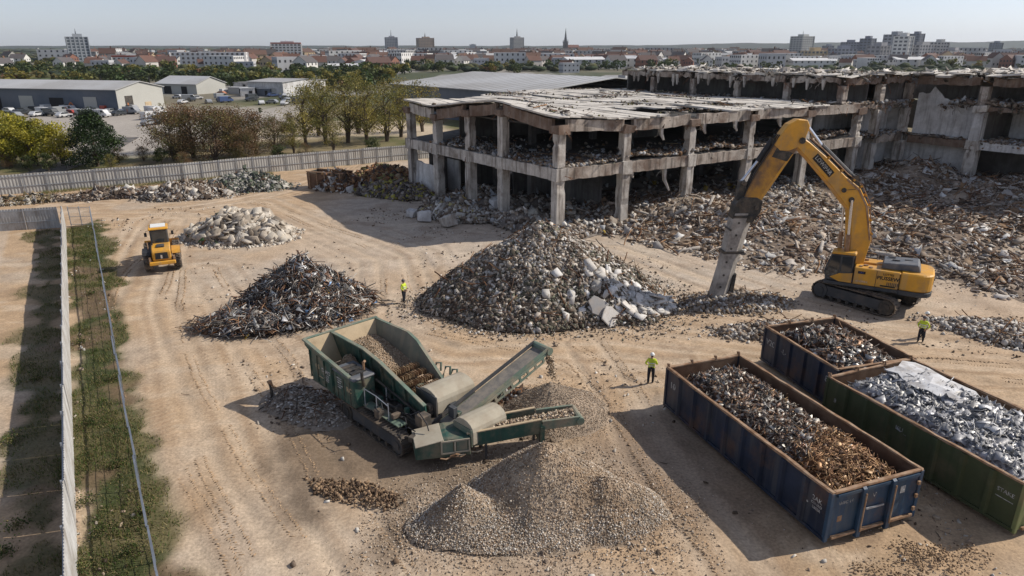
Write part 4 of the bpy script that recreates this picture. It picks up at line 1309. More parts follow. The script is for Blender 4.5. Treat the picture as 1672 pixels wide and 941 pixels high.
wing = thing('derelict_wing', tuple(IC), 0, 'taller three-storey wing in ruins with torn floors around the rubble court', 'building')
G1, G2, G3 = 6.5, 11.0, 14.6
WS = [0.0, 9.3, 19.6, 31.0]
for i, s in enumerate(WS[1:], 1):
    q = wp(s, 0)
    ragged_column((q.x - 0.35, q.y - 0.5, -0.3), (q.x, q.y, G1 - 1.15), 1.35, WD, 'concrete', wing)
    ragged_column((q.x, q.y, G1 + 0.02), (q.x, q.y, G2 - 0.9), 1.25, WD, 'greywall', wing)
    ragged_column((q.x, q.y, G2 + 0.02), (q.x, q.y, G3 - 1.3), 1.05, WD, 'beam', wing)
    rebar_tuft(wing, (q.x, q.y, G2 - 0.5), 8, 0.8, 1.1); rebar_tuft(wing, (q.x, q.y, G1 - 0.5), 5, 0.8, 0.9)
    m = MB(); m.box((q.x, q.y, G2 - 0.45), (1.7, 1.7, 0.9), rz=WD, jit=0.2); m.build('column_head', 'concrete', wing, world=True)
    m = MB(); m.box((q.x, q.y, G1 - 0.57), (1.55, 1.55, 1.1), rz=WD, jit=0.1); m.build('beam_joint', 'concrete', wing, world=True)
for i in range(3):
    a, b = wp(WS[i] + 0.75, 0), wp(WS[i + 1] - 0.75, 0)
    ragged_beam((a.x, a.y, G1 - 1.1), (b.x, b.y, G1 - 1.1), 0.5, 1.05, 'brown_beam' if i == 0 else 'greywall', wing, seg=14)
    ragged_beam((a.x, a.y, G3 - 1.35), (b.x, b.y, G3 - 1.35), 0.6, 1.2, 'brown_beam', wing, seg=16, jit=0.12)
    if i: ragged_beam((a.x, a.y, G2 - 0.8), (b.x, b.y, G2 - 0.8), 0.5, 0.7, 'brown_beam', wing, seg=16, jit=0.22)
m = MB(); P = [wp(-0.5, 0.3), wp(31, 0.3), wp(31, 26), wp(-0.5, 26)]
m.xy([(p.x, p.y) for p in P], G1 - 0.35, G1 - 0.03); m.build('floor_slab', 'innerwall', wing, world=True)
m = MB(); P = [wp(9.8, 0.8), wp(31, 1.5), wp(31, 26), wp(-0.5, 26), wp(-0.5, 6), wp(9.8, 5)]
m.xy([(p.x, p.y) for p in P], G2 - 0.35, G2 - 0.03); m.build('floor_slab', 'innerwall', wing, world=True)
# big grey panel of the first bay, torn along its top; inner back walls
a = wp(0.7, 0.75); b = wp(WS[1] - 0.72, 0.75)
m = MB(); n = 16; vs, fs = [], []
for k in range(n + 1):
    p = a.lerp(b, k / n); top = G2 + 1.1 + 0.9 * math.sin(k * 0.5) * (1 if 3 < k < 12 else 0.2) - (0.9 if k > 12 else 0) + random.uniform(-0.25, 0.25)
    for (o, z) in ((0, G1 + 0.02), (0, top), (0.3, top - 0.1), (0.3, G1 + 0.02)):
        w = p + WN * o; vs.append((w.x, w.y, z))
for k in range(n):
    for e in range(4): fs.append((4 * k + e, 4 * k + (e + 1) % 4, 4 * k + 4 + (e + 1) % 4, 4 * k + 4 + e))
fs += [(0, 1, 2, 3), (4 * n + 3, 4 * n + 2, 4 * n + 1, 4 * n)]
m.add(vs, fs); m.build('wall_panel', 'greywall', wing, world=True)
for (s0, t0, s1, t1, z0, z1, mt) in ((-9, 6.2, 31, 6.2, -0.2, G1 - 0.4, 'innerwall'), (-0.3, 1.6, 8.7, 1.6, -0.2, G1 - 0.4, 'greywall'), (-9, 8.5, 31, 8.5, G1, G2 - 0.4, 'innerwall'), (10.4, 7.0, 31, 7.0, G1, G2 - 0.4, 'greywall'),
                                   (-9, 5.5, 31, 5.5, G2, G3 - 0.4, 'innerwall'), (9.6, 1.2, 9.6, 7.0, G1, G2 - 0.4, 'innerwall')):
    a, b = wp(s0, t0), wp(s1, t1)
    MB().beam((a.x, a.y, (z0 + z1) / 2), (b.x, b.y, (z0 + z1) / 2), 0.25, z1 - z0).build('inner_wall', mt, wing, world=True)
# front of the corner block, where the facade line runs on from the hall
for u, tall in ((44.2, 1), (52.4, 1), (59.3, 1)):
    q = bp(u, 0.15)
    if u > 50:
        ragged_column((q.x, q.y, -0.3), (q.x, q.y, F1 - 1.2), 1.1, UA, 'concrete', wing)
        ragged_column((q.x, q.y, F1), (q.x, q.y, G2 - 0.9), 1.0, UA, 'concrete', wing)
    ragged_column((q.x, q.y, G2 + 0.25), (q.x, q.y, G3 - 1.2), 0.95, UA, 'beam', wing)
    rebar_tuft(wing, (q.x, q.y, G2 - 0.4), 8, 0.9, 1.2); rebar_tuft(wing, (q.x, q.y, G3 - 1), 8, 0.9, 1.2)
for (u0, u1) in ((44.7, 51.9), (52.9, 58.8)):
    for z, h, mt, jt in ((F1 - 1.25, 1.2, 'beam', 0.12), (G2 - 0.75, 0.95, 'beam', 0.2), (G3 - 1.2, 1.1, 'brown_beam', 0.2)):
        if z < 6 and u0 < 48: continue
        a, b = bp(u0, 0.0), bp(u1, 0.0)
        ragged_beam((a.x, a.y, z), (b.x, b.y, z), 0.5, h, mt, wing, seg=16, jit=jt)
for v in (8.0, 16.0, 24.0, 32.0):
    q = bp(44.3, v)
    ragged_column((q.x, q.y, ZR + 0.15), (q.x, q.y, G3 - 1.1), 0.8, VA, 'beam', wing)
    rebar_tuft(wing, (q.x, q.y, G3 - 1), 6, 1.2, 1.2)
for (v0, v1) in ((0.6, 7.6), (8.4, 15.6), (16.4, 23.6), (24.4, 31.6), (32.4, 39)):
    a, b = bp(44.2, v0), bp(44.2, v1)
    ragged_beam((a.x, a.y, G3 - 1.1), (b.x, b.y, G3 - 1.1), 0.5, 0.95, 'beam', wing, seg=16, jit=0.2)
    for k in range(3):
        q = bp(44.0, random.uniform(v0, v1)); m = MB(); rebars(m, (q.x, q.y, G3 - 0.9), 2, 0.4, 0.7)
        m.tube([(q.x, q.y, G3 - 0.5), (q.x, q.y, G3 - 1.6 - random.uniform(0, 0.7))], [0.35, 0.12], 5); m.build('hanging_fragment', 'concrete', wing, world=True)
for (u0, v0, u1, v1, z0, z1, mt) in ((51, 1, 51, 38, G2, G3 - 0.5, 'innerwall'), (49.5, 7, 60, 7, F1, G2 - 0.4, 'greywall'), (52.6, 2.2, 59.4, 2.2, -0.2, F1 - 0.4, 'greywall'), (53.0, 2.6, 59.4, 2.6, F1, G2 - 0.5, 'greywall'), (59.9, 0.2, 59.9, 30, -0.2, F1 - 0.4, 'greywall'), (59.9, 0.2, 59.9, 30, F1, G2 - 0.4, 'greywall'), (59.8, 0.6, 59.8, 30, G2, G3 - 0.6, 'innerwall'), (53.5, 9, 60, 9, -0.2, F1 - 0.4, 'greywall'), (53.0, 1.0, 59.2, 1.0, G2, G3 - 0.9, 'innerwall'), (44.9, 38.5, 60, 38.5, G2, G3 - .5, 'innerwall')):
    a, b = bp(u0, v0), bp(u1, v1)
    MB().beam((a.x, a.y, (z0 + z1) / 2), (b.x, b.y, (z0 + z1) / 2), 0.25, z1 - z0).build('inner_wall', mt, wing, world=True)
for z in (F1 - 0.02, G2 - 0.02):
    m = MB(); P = [bp(48.6 if z < 8 else 44.2, 0.3), bp(60, 0.3), bp(60, 39), bp(48.6 if z < 8 else 44.2, 39)]
    m.xy([(p.x, p.y) for p in P], z - 0.3, z); m.build('floor_slab', 'innerwall', wing, world=True)
# broken roof over wing and corner: jumbled slabs
m = MB()


def roof_piece(c, a, lx, ly, z, tx=0.03):
    T = Matrix.Translation((c.x, c.y, z)) @ Matrix.Rotation(a, 4, 'Z') @ Matrix.Rotation(random.gauss(0, tx), 4, 'X') @ Matrix.Rotation(random.gauss(0, tx), 4, 'Y')
    m.box((0, 0, 0), (lx, ly, 0.2), T, jit=0.1)


for i in range(9):
    for j in range(20):
        if random.random() < 0.1: continue
        roof_piece(bp(44.9 + i * 1.9, 0.2 + j * 2.0), UA, 1.85, random.uniform(1.7, 2.3), G3 + random.uniform(-0.12, 0.2), 0.05)
for i in range(16):
    for j in range(14):
        if random.random() < 0.1: continue
        roof_piece(wp(0.4 + i * 2.0, -0.6 + j * 2.0), WD, 1.95, random.uniform(1.8, 2.4), G3 + random.uniform(-0.12, 0.25), 0.05)
m.build('roof', 'slabtop', wing, world=True)
m = MB(); P = [bp(44.6, 0.5), bp(60, 0.5), bp(60, 38.6), bp(44.6, 38.6)]; m.xy([(p.x, p.y) for p in P], G3 - 0.5, G3 - 0.3); m.build('ceiling_slab', 'ceildark', wing, world=True)
m = MB(); P = [wp(-0.4, 0.4), wp(31, 0.4), wp(31, 26), wp(-0.4, 26)]; m.xy([(p.x, p.y) for p in P], G3 - 0.58, G3 - 0.36); m.build('ceiling_slab', 'ceildark', wing, world=True)


# ------------------------------------------------------------------ rubble in, on and around the ruins
def strew_uv(fn, n, size, cols, temps, urange, vrange, zf, dens=None, **kw):
    """pieces in a frame (u,v)->xyz given by fn"""
    u = RNG.uniform(*urange, n * 3); v = RNG.uniform(*vrange, n * 3)
    if dens is not None:
        k = RNG.uniform(0, 1, n * 3) < dens(u, v); u, v = u[k], v[k]
    u, v = u[:n], v[:n]; mm = len(u)
    s = (size[0] + (size[1] - size[0]) * RNG.uniform(0, 1, mm) ** kw.get('power', 2.2)) * SIZE_K.get(id(temps), 1.0)
    P = np.array([fn(a, b)[:] for a, b in zip(u, v)]); P[:, 2] = zf(u, v) + s * 0.2
    S = s[:, None] * RNG.uniform(0.75, 1.25, (mm, 3)) * np.array(kw.get('flat', (1, 1, 1)))
    return scatter(P, S, rand_rot(mm, kw.get('tilt', PI)), palette(mm, cols, 0.25), temps)


def floor_z(u, v):
    return F1 + 0.75 * np.clip(fbm(u / 3.2, v / 3.2, 501, 4) - 0.36, 0, 1) * 2.4 * np.exp(-np.minimum(np.abs(u - 0.0), np.abs(v)) / 9.0)


def floor_surf(urange, vrange, zf, fn, res, col):
    nu, nv = int((urange[1] - urange[0]) / res), int((vrange[1] - vrange[0]) / res)
    U, Vv = np.meshgrid(np.linspace(*urange, nu), np.linspace(*vrange, nv), indexing='ij')
    P = np.array([fn(a, b)[:] for a, b in zip(U.ravel(), Vv.ravel())]); P[:, 2] = zf(U, Vv).ravel() - 0.02
    i = np.arange(nu * nv).reshape(nu, nv)
    a, b, c, d = i[:-1, :-1].ravel(), i[1:, :-1].ravel(), i[1:, 1:].ravel(), i[:-1, 1:].ravel()
    F = np.concatenate([np.stack([a, b, c], 1), np.stack([a, c, d], 1)])
    return P, F, np.broadcast_to(np.array(col), (len(P), 3)).copy()


FLOOR_C = CONC_C[1:6] + [(0.36, 0.365, 0.37), (0.25, 0.255, 0.26), (0.2, 0.12, 0.07), (0.1, 0.09, 0.08)]
edge_d = lambda u, v: np.exp(-np.minimum(np.abs(u), np.abs(v)) / 2.4)
V, F, C = merge([floor_surf((0.1, 44), (0.1, 24), floor_z, lambda a, b: bp(a, b), 0.5, (0.12, 0.11, 0.10)),  # rubble bed coloured dark to deepen the shade inside the hall
                 strew_uv(lambda a, b: bp(a, b), 9000, (0.08, 0.5), FLOOR_C, T_CHUNK, (-0.4, 46), (-0.4, 24), floor_z, edge_d),
                 strew_uv(lambda a, b: bp(a, b), 900, (0.25, 0.8), FLOOR_C, T_PLATE, (-0.4, 46), (-0.4, 24), floor_z, edge_d, tilt=0.5),
                 strew_uv(lambda a, b: bp(a, b), 500, (0.3, 0.9), RUST_C + [(0.4, 0.3, 0.18), (0.35, 0.2, 0.1)], T_BAR, (-0.4, 46), (-0.4, 8), floor_z, edge_d, tilt=0.3)])
tag(link('floor_rubble', np_mesh('floor_rubble', V, F, 'attr', C)), 'rubble strewn over the upper floor of the two-storey hall', 'rubble', kind='stuff')
rz_ = lambda u, v: np.array([roof_z(a, b) for a, b in zip(u, v)])
roof_d = lambda u, v: sstep(0.54, 0.62, fbm(u / 6.0, v / 5.0, 411, 3)) * 0.9 + 0.008 + np.exp(-np.abs(v) / 0.8) * 0.12
V, F, C = merge([strew_uv(lambda a, b: bp(a, b), 2600, (0.06, 0.34), [(0.12, 0.10, 0.085), (0.07, 0.06, 0.05), (0.2, 0.17, 0.14), (0.16, 0.15, 0.07), (0.09, 0.08, 0.065)], T_CHUNK, (0, 43), (-0.5, 44), rz_, lambda u, v: roof_d(u, v) * (v < 30 + 0.5 * u)),
                 strew_uv(lambda a, b: bp(a, b), 260, (0.3, 1.0), [(0.42, 0.39, 0.35), (0.3, 0.27, 0.24)], T_PLATE, (0, 43), (-0.5, 44), rz_, lambda u, v: roof_d(u, v) * (v < 30 + 0.5 * u), tilt=0.3),
                 strew_uv(lambda a, b: bp(a, b), 300, (0.4, 1.3), RUST_C, T_BAR, (0, 43), (-0.5, 44), rz_, lambda u, v: roof_d(u, v) * (v < 30 + 0.5 * u), tilt=0.2)])
tag(link('roof_debris', np_mesh('roof_debris', V, F, 'attr', C)), 'dark debris and moss caught in the breaks of the hall roof', 'debris', kind='stuff')
# torn edges: slab scraps, plates and rods hanging along every open floor and roof line
def torn(fn, s0, s1, z, n, hang=0.9, size=(0.12, 0.7), t=(-0.45, 0.25)):
    s = RNG.uniform(s0, s1, n); k = fbm(s / 2.5, s * 0 + z, 731, 3) > 0.42; s = s[k]; mm = len(s)
    P = np.array([fn(a, b)[:] for a, b in zip(s, RNG.uniform(*t, mm))]); P[:, 2] = z - np.abs(RNG.normal(0, hang * 0.4, mm))
    sz = size[0] + (size[1] - size[0]) * RNG.uniform(0, 1, mm) ** 2.5
    h = mm // 2
    S = sz[:, None] * RNG.uniform(0.7, 1.3, (mm, 3))
    return [scatter(P[:h], S[:h] * 0.6, rand_rot(h), palette(h, FLOOR_C + DARK_C, 0.25), T_PLATE), scatter(P[h:], S[h:], rand_rot(mm - h), palette(mm - h, RUST_C + DARK_C + [(0.3, 0.27, 0.23)], 0.25), T_BAR)]


TORN = []
for (fn, s0, s1, z, n) in ((lambda a, b: bp(a, b), 0, 59, F1 - 0.1, 340), (lambda a, b: bp(a, b), 2, 44, 11.15, 300), (lambda a, b: bp(a, b), 44, 59, G2 - 0.1, 260), (lambda a, b: bp(a, b), 44, 59, G3, 240),
                           (lambda a, b: bp(44.1 + b, a), 0, 39, G3 - 0.05, 420), (lambda a, b: bp(44.0 + b, a), 0, 39, ZR + 0.3, 300), (lambda a, b: wp(a, b), 0, 31, G3 - 0.1, 420), (lambda a, b: wp(a, b), 4, 31, G2 - 0.1, 420), (lambda a, b: wp(a, b), 0, 31, G1 - 0.1, 260),
                           (lambda a, b: bp(b, a), 0, 30, F1 - 0.05, 90), (lambda a, b: bp(b, a), 0, 30, 11.6, 90)):
    TORN += torn(fn, s0, s1, z, n)
V, F, C = merge(TORN)
tag(link('torn_edge_debris', np_mesh('torn_edge_debris', V, F, 'attr', C)), 'scraps of slab and bent rods hanging along the torn floor and roof edges', 'debris', kind='stuff')
zc = lambda z: (lambda u, v: np.full(np.shape(u), z))
V, F, C = merge([strew_uv(lambda a, b: wp(a, b), 1500, (0.1, 0.6), FLOOR_C, T_CHUNK, (9.8, 31), (-0.3, 6.5), zc(G1), lambda u, v: np.exp(-np.abs(v) / 3.0)),
                 strew_uv(lambda a, b: wp(a, b), 1300, (0.15, 0.8), FLOOR_C, T_CHUNK, (5.5, 31), (-0.2, 5.5), zc(G2 + 0.1), lambda u, v: np.exp(-np.abs(v - 1) / 2.2)),
                 strew_uv(lambda a, b: wp(a, b), 420, (0.4, 1.3), FLOOR_C, T_PLATE, (5.5, 31), (-0.5, 5.5), zc(G2 + 0.3), lambda u, v: np.exp(-np.abs(v - 1) / 2.2), tilt=0.9),
                 strew_uv(lambda a, b: wp(a, b), 160, (0.3, 1.0), FLOOR_C, T_PLATE, (0, 9), (-0.3, 0.7), zc(G1), None, tilt=0.6),
                 strew_uv(lambda a, b: bp(a, b), 700, (0.1, 0.5), FLOOR_C, T_CHUNK, (49, 60), (-0.3, 7), zc(F1), lambda u, v: np.exp(-np.abs(v) / 3)),
                 strew_uv(lambda a, b: bp(a, b), 900, (0.1, 0.6), FLOOR_C, T_CHUNK, (44, 60), (-0.3, 5), zc(G2), lambda u, v: np.exp(-np.abs(v) / 2)),
                 strew_uv(lambda a, b: bp(a, b), 400, (0.1, 0.6), FLOOR_C, T_CHUNK, (43.6, 50), (0, 38), zc(G2 + .05), lambda u, v: np.exp(-np.abs(u - 44) / 2)),
                 strew_uv(lambda a, b: bp(a, b), 900, (0.1, 0.45), DARK_C, T_CHUNK, (44, 60), (-0.2, 38), zc(G3 + 0.15)),
                 strew_uv(lambda a, b: wp(a, b), 1100, (0.1, 0.45), DARK_C, T_CHUNK, (0, 31), (-0.8, 26), zc(G3 + 0.15)),
                 strew_uv(lambda a, b: wp(a, b), 90, (0.5, 1.3), [(0.55, 0.52, 0.48), (0.3, 0.27, 0.24)], T_SHEET, (0, 31), (-0.8, 26), zc(G3 + 0.12), None, tilt=0.12),
                 strew_uv(lambda a, b: bp(a, b), 90, (0.5, 1.3), [(0.55, 0.52, 0.48), (0.3, 0.27, 0.24)], T_SHEET, (44, 60), (-0.5, 38), zc(G3 + 0.12), None, tilt=0.12)])
tag(link('wing_rubble', np_mesh('wing_rubble', V, F, 'attr', C)), 'rubble lying on the torn floors and roof of the taller wing', 'rubble', kind='stuff')


def hField(x, y):
    e = poly_mask(x, y, RUBBLE_POLY, 1.0)
    u, v = uv_of(x, y)
    sd = np.clip((x - IC.x) * WN.x + (y - IC.y) * WN.y, -60, 40)
    base = np.clip(e / 9.0, -0.4, 1) * 1.0
    base = base + 2.6 * sstep(-14, 0, -np.abs(np.minimum(v, 0)) * 1.0 + 0.0) * sstep(6, 14, u) * 0.35 * (e > 0)
    base = base + 1.0 * sstep(-16, 4, sd) * (e > 0) * sstep(0, 6, e)
    base = base - 1.6 * np.exp(-((u - 36) / 7.0) ** 2) * np.exp(-((v + 4) / 8.0) ** 2)
    n = fbm(x / 7, y / 7, 601, 4) - 0.5
    n2 = fbm(x / 2.4, y / 2.4, 603, 3) - 0.5
    return base * (1 + 1.0 * n) + (1.5 * n + 0.6 * n2) * np.clip(e / 4, 0, 1) - 0.08


fb = (6, 80, 48, 112)
FIELD_C = [(0.42, 0.38, 0.335), (0.38, 0.345, 0.305), (0.36, 0.305, 0.25), (0.28, 0.23, 0.18), (0.21, 0.16, 0.12), (0.28, 0.225, 0.18), (0.2, 0.15, 0.115), (0.13, 0.095, 0.07), (0.48, 0.45, 0.41), (0.24, 0.175, 0.12), (0.17, 0.125, 0.09), (0.10, 0.075, 0.058), (0.29, 0.27, 0.25)]


def field_dens(x, y):
    e = poly_mask(x, y, RUBBLE_POLY, 1.0)
    vis = (y < 103) & (x < 0.80 * y + 4)
    return np.where(vis, np.clip(0.5 + e / 3.0, 0, 1), 0) * np.clip(60.0 / np.maximum(y, 40), 0.55, 1) * (0.2 + 1.1 * sstep(0.38, 0.6, fbm(x / 3.5, y / 3.5, 611, 4)))


def field_col(X, Y, Z):
    n = fbm(X / 3.5, Y / 3.5, 621, 4)[..., None]
    return np.array((0.33, 0.27, 0.21)) + (np.array((0.15, 0.112, 0.085)) - np.array((0.33, 0.27, 0.21))) * np.clip((n - 0.35) * 3.3, 0, 1)


V, F, C = merge([surface(hField, *fb, 0.4, field_col, keep=lambda X, Y, Z: (poly_mask(X, Y, RUBBLE_POLY, 1.0) > -1.5) & (X < 0.86 * Y + 8)),
                 strew(hField, fb, 36000, (0.10, 0.6), FIELD_C, T_CHUNK, field_dens, flat=(1.2, 0.85, 0.5), align=True, tilt=1.1, sink=0.3, power=2.8, jit=0.35),
                 strew(hField, fb, 5200, (0.25, 1.1), FIELD_C[:3] + FIELD_C[5:], T_PLATE, field_dens, tilt=0.9, align=True, power=2.4, jit=0.28),
                 strew(hField, fb, 3400, (0.4, 1.4), RUST_C + [(0.3, 0.22, 0.15), (0.38, 0.33, 0.28)], T_BAR, field_dens, tilt=0.6, align=True, power=1.6),
                 strew(hField, fb, 160, (0.4, 1.3), FIELD_C[:3] + [(0.33, 0.30, 0.265)], T_BEAM, field_dens, tilt=0.6, align=True, power=1.6),
                 strew(hField, fb, 620, (0.3, 1.0), [(0.4, 0.37, 0.34), (0.2, 0.13, 0.08), (0.5, 0.49, 0.47)], T_SHEET, field_dens, tilt=0.8, align=True, power=1.8)])
tag(link('rubble', np_mesh('rubble', V, F, 'attr', C)), 'wide field of demolition rubble in the court between hall and wing', 'rubble', kind='stuff')

# ground-floor rubble under the left bays and the tippings before them
def hBay(x, y):
    u, v = uv_of(x, y)
    e = np.minimum(np.minimum(u + 3.2, 40 - u), np.minimum(v + 1.0, 31 - v))
    d = -np.maximum(0, np.minimum(np.abs(u), 50))
    n = fbm(x / 3.0, y / 3.0, 641, 4)
    return (0.25 + 1.5 * np.clip(n - 0.35, 0, 1) * 2) * sstep(-0.5, 2.5, np.minimum(u + 4.0 - 1.5 * n, 46 - u)) * sstep(-1, 1.5, np.minimum(v + 2, 30 - v)) - 0.1


hb = (-22, 44, 62, 112)
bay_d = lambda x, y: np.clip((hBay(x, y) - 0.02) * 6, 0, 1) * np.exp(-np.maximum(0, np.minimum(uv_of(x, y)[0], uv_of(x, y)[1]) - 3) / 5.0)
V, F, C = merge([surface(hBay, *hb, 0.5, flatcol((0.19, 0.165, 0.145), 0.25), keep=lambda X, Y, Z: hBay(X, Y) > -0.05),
                 strew(hBay, hb, 7000, (0.14, 0.7), CONC_C + [(0.4, 0.4, 0.4)], T_CHUNK, bay_d, sink=0.2),
                 strew(hBay, hb, 600, (0.4, 1.2), CONC_C, T_PLATE, bay_d, tilt=0.8, align=True),
                 strew(hBay, hb, 50, (0.5, 1.2), CONC_C[:4], T_BEAM, bay_d, tilt=0.7, align=True),
                 strew(hBay, hb, 260, (0.3, 1.0), [(0.38, 0.28, 0.08), (0.36, 0.38, 0.4), (0.2, 0.12, 0.07), (0.45, 0.43, 0.38)], T_SHEET, bay_d, tilt=0.9, align=True),
                 strew(hBay, hb, 300, (0.4, 1.1), RUST_C, T_BAR, bay_d, tilt=0.5, align=True)])
tag(link('rubble', np_mesh('rubble', V, F, 'attr', C)), 'dim rubble filling the ground-floor bays of the two-storey hall', 'rubble', kind='stuff')

# heaps by the hall's end: rusty waste, a pale block mound, blocks
for (cx, cy_, a, b, h, rot, cols, lab, sd) in (
        (-18.6, 97.6, 6.2, 4.4, 2.0, 0.5, RUST_C + [(0.3, 0.16, 0.08), (0.2, 0.2, 0.08), (0.36, 0.27, 0.17)], 'rust-brown heap of scrap behind the rusty skip by the end of the hall', 71),
        (-15.2, 88.0, 6.0, 3.4, 1.5, -0.5, [(0.12, 0.10, 0.09), (0.2, 0.17, 0.14), (0.3, 0.27, 0.24), (0.08, 0.07, 0.065), (0.3, 0.27, 0.07)], 'dark shaded waste heap at the outer corner of the hall', 73),
        (-6.6, 75.6, 5.0, 2.7, 1.1, -0.6, CONC_C + [(0.5, 0.48, 0.44)] * 2 + [(0.35, 0.3, 0.15)], 'mound of pale blocks and sheets before the open bays of the hall', 75)):
    hf = cone_h(cx, cy_, a, b, h, rot, p=0.7, seed=sd, rough=0.35)
    bd = (cx - a * 1.4, cx + a * 1.4, cy_ - a * 1.3, cy_ + a * 1.3)
    heap('rubble_pile', bd, 0.4, hf, flatcol(tuple(np.mean(cols, 0) * 0.75), 0.3),
         [strew(hf, bd, int(0.8 * a * b), (0.5, 1.2), cols, T_BEAM, above(hf), align=True, tilt=0.7),
          strew(hf, bd, int(95 * a * b), (0.15, 0.7), cols, T_CHUNK, above(hf), sink=0.2, power=2),
          strew(hf, bd, int(14 * a * b), (0.3, 0.95), cols, T_SHEET, above(hf), align=True, tilt=0.9, power=2),
          strew(hf, bd, int(12 * a * b), (0.4, 1.1), RUST_C, T_BAR, above(hf), align=True, tilt=0.7),
          strew(hf, bd, int(18 * a * b), (0.1, 0.35), cols, T_STONE, fringe(hf, 0.8), sink=0.3)], lab, 'rubble pile')
for (x, y, z, s, az, lab, mt) in ((-9.6, 73.4, 0.5, 1.05, 0.3, 'large pale concrete block standing before the second bay of the hall', 'greywall'), (-6.9, 71.2, 0.55, 1.15, 0.9, 'broken ochre-stained block nearest the yard before the hall', 'concrete'),
                                (-11.3, 75.4, 0.4, 0.8, 1.2, 'smaller grey block half sunk in the mound behind the large block', 'greywall'), (-1.8, 78.0, 1.0, 1.2, 0.5, 'bluish-white block leaning in the open bay beside a column', 'greywall'),
                                (-21.4, 89.6, 0.4, 0.75, 0.1, 'grey cube of concrete beside the rusty skip', 'greywall')):
    m = MB(); m.box((0, 0, 0), (s * 1.3, s, s), jit=0.16 * s)
    o = m.build('concrete_block', mt, bevel=0.05); o.location = (x, y, z); o.rotation_euler = (random.uniform(-.15, .15), random.uniform(-.15, .15), az)
    tag(o, lab, 'block')

# rubble mound the arm works in, and the strip of tippings behind the short container
hm1 = cone_h(16.6, 47.8, 4.0, 2.2, 0.75, 0.1, p=0.8, seed=81, rough=0.25)
hm2 = cone_h(15.4, 47.5, 1.9, 1.5, 0.6, 0.0, p=1.0, seed=83, rough=0.15)
hm3 = cone_h(18.2, 42.2, 4.6, 1.5, 0.6, 0.12, p=0.8, seed=85, rough=0.2)
hm4 = cone_h(33.5, 41.5, 5.0, 2.2, 0.55, -0.6, p=0.7, seed=87, rough=0.25)
for hf, bd, lab, cols in ((lambda x, y: np.maximum(hm1(x, y), hm2(x, y)), (10, 23, 43, 52), 'small rubble mound where the excavator arm reaches the ground', CONC_C + [(0.3, 0.22, 0.14)] * 2),
                          (hm3, (12, 25, 39, 46), 'low bank of chips behind the short blue container', CONC_C + [(0.24, 0.18, 0.13)] * 2),
                          (hm4, (26, 41, 34, 49), 'low mound of pale slabs beyond the green container', CONC_C + [(0.5, 0.47, 0.43)] * 2)):
    heap('rubble_pile', bd, 0.25, hf, flatcol((0.25, 0.19, 0.14), 0.3),
         [strew(hf, bd, 2600, (0.06, 0.42), cols, T_CHUNK, above(hf), sink=0.2, power=2.4),
          strew(hf, bd, 150, (0.25, 0.8), cols, T_PLATE, above(hf), align=True, tilt=0.7),
          strew(hf, bd, 160, (0.3, 0.9), RUST_C, T_BAR, above(hf), align=True, tilt=0.6),
          strew(hf, bd, 1500, (0.05, 0.3), cols, T_CHUNK, fringe(hf, 1.0), sink=0.3)], lab, 'rubble pile')

# rusty open skip by the far bend
hrk = cone_h(-23.2, 91.6, 3.4, 2.2, 2.3, R(-20), p=0.5, seed=91, rough=0.3)
heap('scrap_heap', (-28.5, -18, 87, 96.5), 0.35, hrk, flatcol((0.12, 0.075, 0.05), 0.3),
     [strew(hrk, (-28.5, -18, 87, 96.5), 420, (0.15, 0.7), RUST_C + [(0.3, 0.2, 0.12), (0.33, 0.31, 0.28)], T_CHUNK, above(hrk), sink=0.2),
      strew(hrk, (-28.5, -18, 87, 96.5), 240, (0.3, 1.0), RUST_C + [(0.32, 0.19, 0.08), (0.4, 0.38, 0.35)], T_SHEET, above(hrk), align=True, tilt=0.9),
      strew(hrk, (-28.5, -18, 87, 96.5), 200, (0.4, 1.2), RUST_C, T_BAR, above(hrk), align=True, tilt=0.7),
      strew(hrk, (-28.5, -18, 87, 96.5), 260, (0.1, 0.5), RUST_C + CONC_C, T_CHUNK, fringe(hrk, 1.0), sink=0.3)], 'rusty scrap overflowing the brown skip below the far end of the hall', 'scrap pile')
rk = thing('rusty_skip', (-25.0, 91.0, 0), R(-20), 'rust-brown open skip with dented side under the far end of the hall', 'skip')
m = MB(); m.box((0, 0, 1.0), (5.6, 0.12, 2.0), jit=0.12); m.build('side_wall', 'rustin', rk)
m = MB(); m.box((0, 2.4, 1.1), (5.6, 0.12, 2.2), jit=0.05); m.build('side_wall', 'rustin', rk)
m = MB(); m.box((-2.8, 1.2, 1.1), (0.12, 2.28, 2.2), jit=0.04); m.build('end_wall', 'oily', rk)
m = MB(); m.box((2.8, 1.2, 1.1), (0.12, 2.28, 2.2), jit=0.04); m.build('end_wall', 'rustin', rk)
for k in range(5): MB().box((-2.4 + k * 1.2, -0.12, 1.1), (0.14, 0.12, 2.2)).build('rib', 'rim', rk)
for y in (0, 2.4): MB().box((0, y, 2.26), (5.75, 0.2, 0.12)).build('rim', 'rim', rk)
